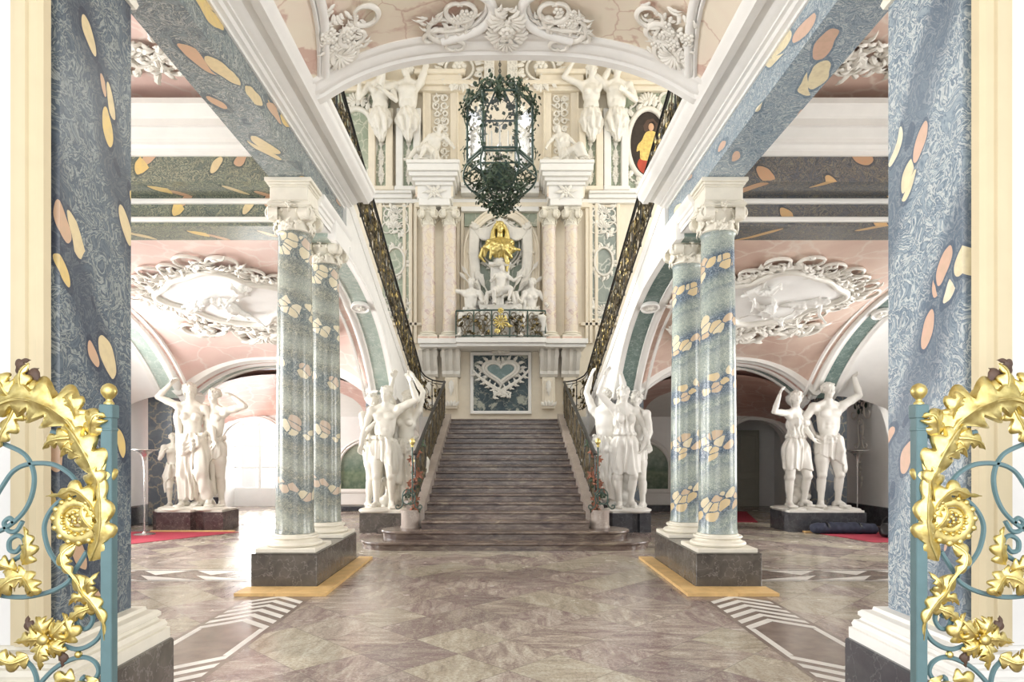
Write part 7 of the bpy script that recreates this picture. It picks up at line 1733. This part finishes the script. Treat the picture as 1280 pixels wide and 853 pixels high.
# ------------------------------------------------------------------ standing lamps, carpets and things left on the floor
def lamp(loc, lb):
    t = thing('floor_lamp', lb, 'lamp', loc, 0, 'slender uplight lamps')
    mb = MB(); mb.lathe([(.0, 0), (.19, 0), (.19, .012), (.16, .02), (.04, .03), (.016, .06)], seg=28); mb.build('base', 'lamp_metal', t, 40)
    mb = MB(); mb.lathe([(.016, .03), (.013, .6), (.013, 1.12), (.018, 1.25), (.03, 1.36)], seg=14); mb.build('pole', 'lamp_metal', t, 60)
    mb = MB(); mb.lathe([(.028, 1.35), (.045, 1.42), (.08, 1.48), (.15, 1.53), (.23, 1.555), (.225, 1.565), (.145, 1.54), (.07, 1.49), (.03, 1.44), (0, 1.43)], seg=32); mb.build('flared_shade', 'lamp_metal', t, 60); return t
lamp((-6.62, 11.75, .006), 'slender metal uplight lamp on the red carpet beside the sunlit statue pair with child')
lamp((7.30, 13.25, .0), 'slender metal uplight lamp behind the shaded statue of a man reaching up')
t = thing('red_carpet', 'red carpet on the floor by the statue with child in the sunlit aisle', 'carpet', (0, 0, 0), 0, 'red carpets'); mb = MB(); mb.prism([(-7.6, 10.3), (-6.35, 10.3), (-5.05, 12.15), (-7.6, 12.15)], .001, .009, 'xy'); mb.build('pile', 'red_carpet', t)
mb = MB(); mb.prism([(-6.75, 12.17), (-5.15, 12.17), (-5.15, 12.23), (-6.75, 12.23)], .001, .03, 'xy'); wd = thing('wood_strip', 'thin wooden strip before the plinth of the statue pair with child', 'strip', (0, 0, 0)); mb.build('strip', 'wood_skirt', wd)
t = thing('red_carpet', 'red carpet piece lying before the shaded statue pair under a rolled mat', 'carpet', (0, 0, 0), 0, 'red carpets'); mb = MB(); mb.prism([(5.85, 11.9), (6.2, 10.75), (7.5, 10.75), (7.5, 12.03), (6.0, 12.03)], .001, .009, 'xy'); mb.build('pile', 'red_carpet', t)
t = thing('red_carpet', 'red runner farther back by the panelled door in the shaded aisle', 'carpet', (0, 0, 0), 0, 'red carpets'); mb = MB(); mb.prism([(4.7, 13.9), (5.5, 13.9), (6.2, 16.4), (5.6, 16.4)], .001, .009, 'xy'); mb.build('pile', 'red_carpet', t)
mb = MB(); mb.bbox(-.8, .8, -.06, .06, 0.001, .03, .004); wd = thing('wood_strip', 'wooden strip before the plinth of the shaded statue pair', 'strip', (6.45, 12.10, 0), 0); mb.build('strip', 'wood_skirt', wd)
t = thing('rolled_mat', 'dark navy rolled mat lying on the red carpet before the shaded statue pair', 'mat', (6.30, 11.92, .012), -.06)
s = Sculpt(); rnd = random.Random(3); s.chain([(-.52, 0, .095), (-.2, .01, .10), (.2, 0, .10), (.52, 0, .095)], [.09, .10, .10, .09], .02); s.cap((-.52, -.06, .07), (.52, -.06, .07), .075, .075, .04); s.cap((-.5, .05, .07), (.5, .05, .07), .07, .07, .04)
np_mesh('roll', *s.mesh(.014, lambda X, Y, Z: .004*np.sin(X*31+Y*20)+.003*np.sin(X*55-Z*40), lambda X, Y, Z: .004-Z), 'navy_cloth', t)
for x in (-.3, .28):
    mb = MB(); mb.tube([(x, .012+.135*math.cos(a), .088+.112*math.sin(a)) for a in np.linspace(0, 2*PI, 24, endpoint=False)], .008, 4, closed=True, flat=(2.2, .5)); mb.build('strap', 'black_plastic', t)
t = thing('shoulder_bag', 'black bag slumped on the red carpet end beside the pale blue pillar', 'bag', (6.80, 11.40, .012)); s = Sculpt(); s.ell((0, 0, .12), (.13, .10, .13), None, .03); s.ell((.02, -.02, .06), (.15, .11, .07), None, .03)
np_mesh('body', *s.mesh(.012, lambda X, Y, Z: .004*np.sin(X*40+Z*30), lambda X, Y, Z: .003-Z), 'black_plastic', t)
mb = MB(); mb.tube(bez((-.09, 0, .22), (-.1, -.05, .40), (.1, -.05, .40), (.09, 0, .22), 14), .012, 6); mb.build('strap', 'black_plastic', t, 60)
t = thing('cloth_bundle', 'grey cloth bundle on the red carpet beside the black bag', 'bundle', (7.02, 10.98, .012)); s = Sculpt(); rnd = random.Random(7)
for k in range(9): s.ell((rnd.uniform(-.13, .13), rnd.uniform(-.1, .1), rnd.uniform(.05, .16)), (.12, .1, .09), None, .04)
np_mesh('cloth', *s.mesh(.012, lambda X, Y, Z: .004*np.sin(X*40+Z*50), lambda X, Y, Z: .003-Z), 'lamp_metal', t)
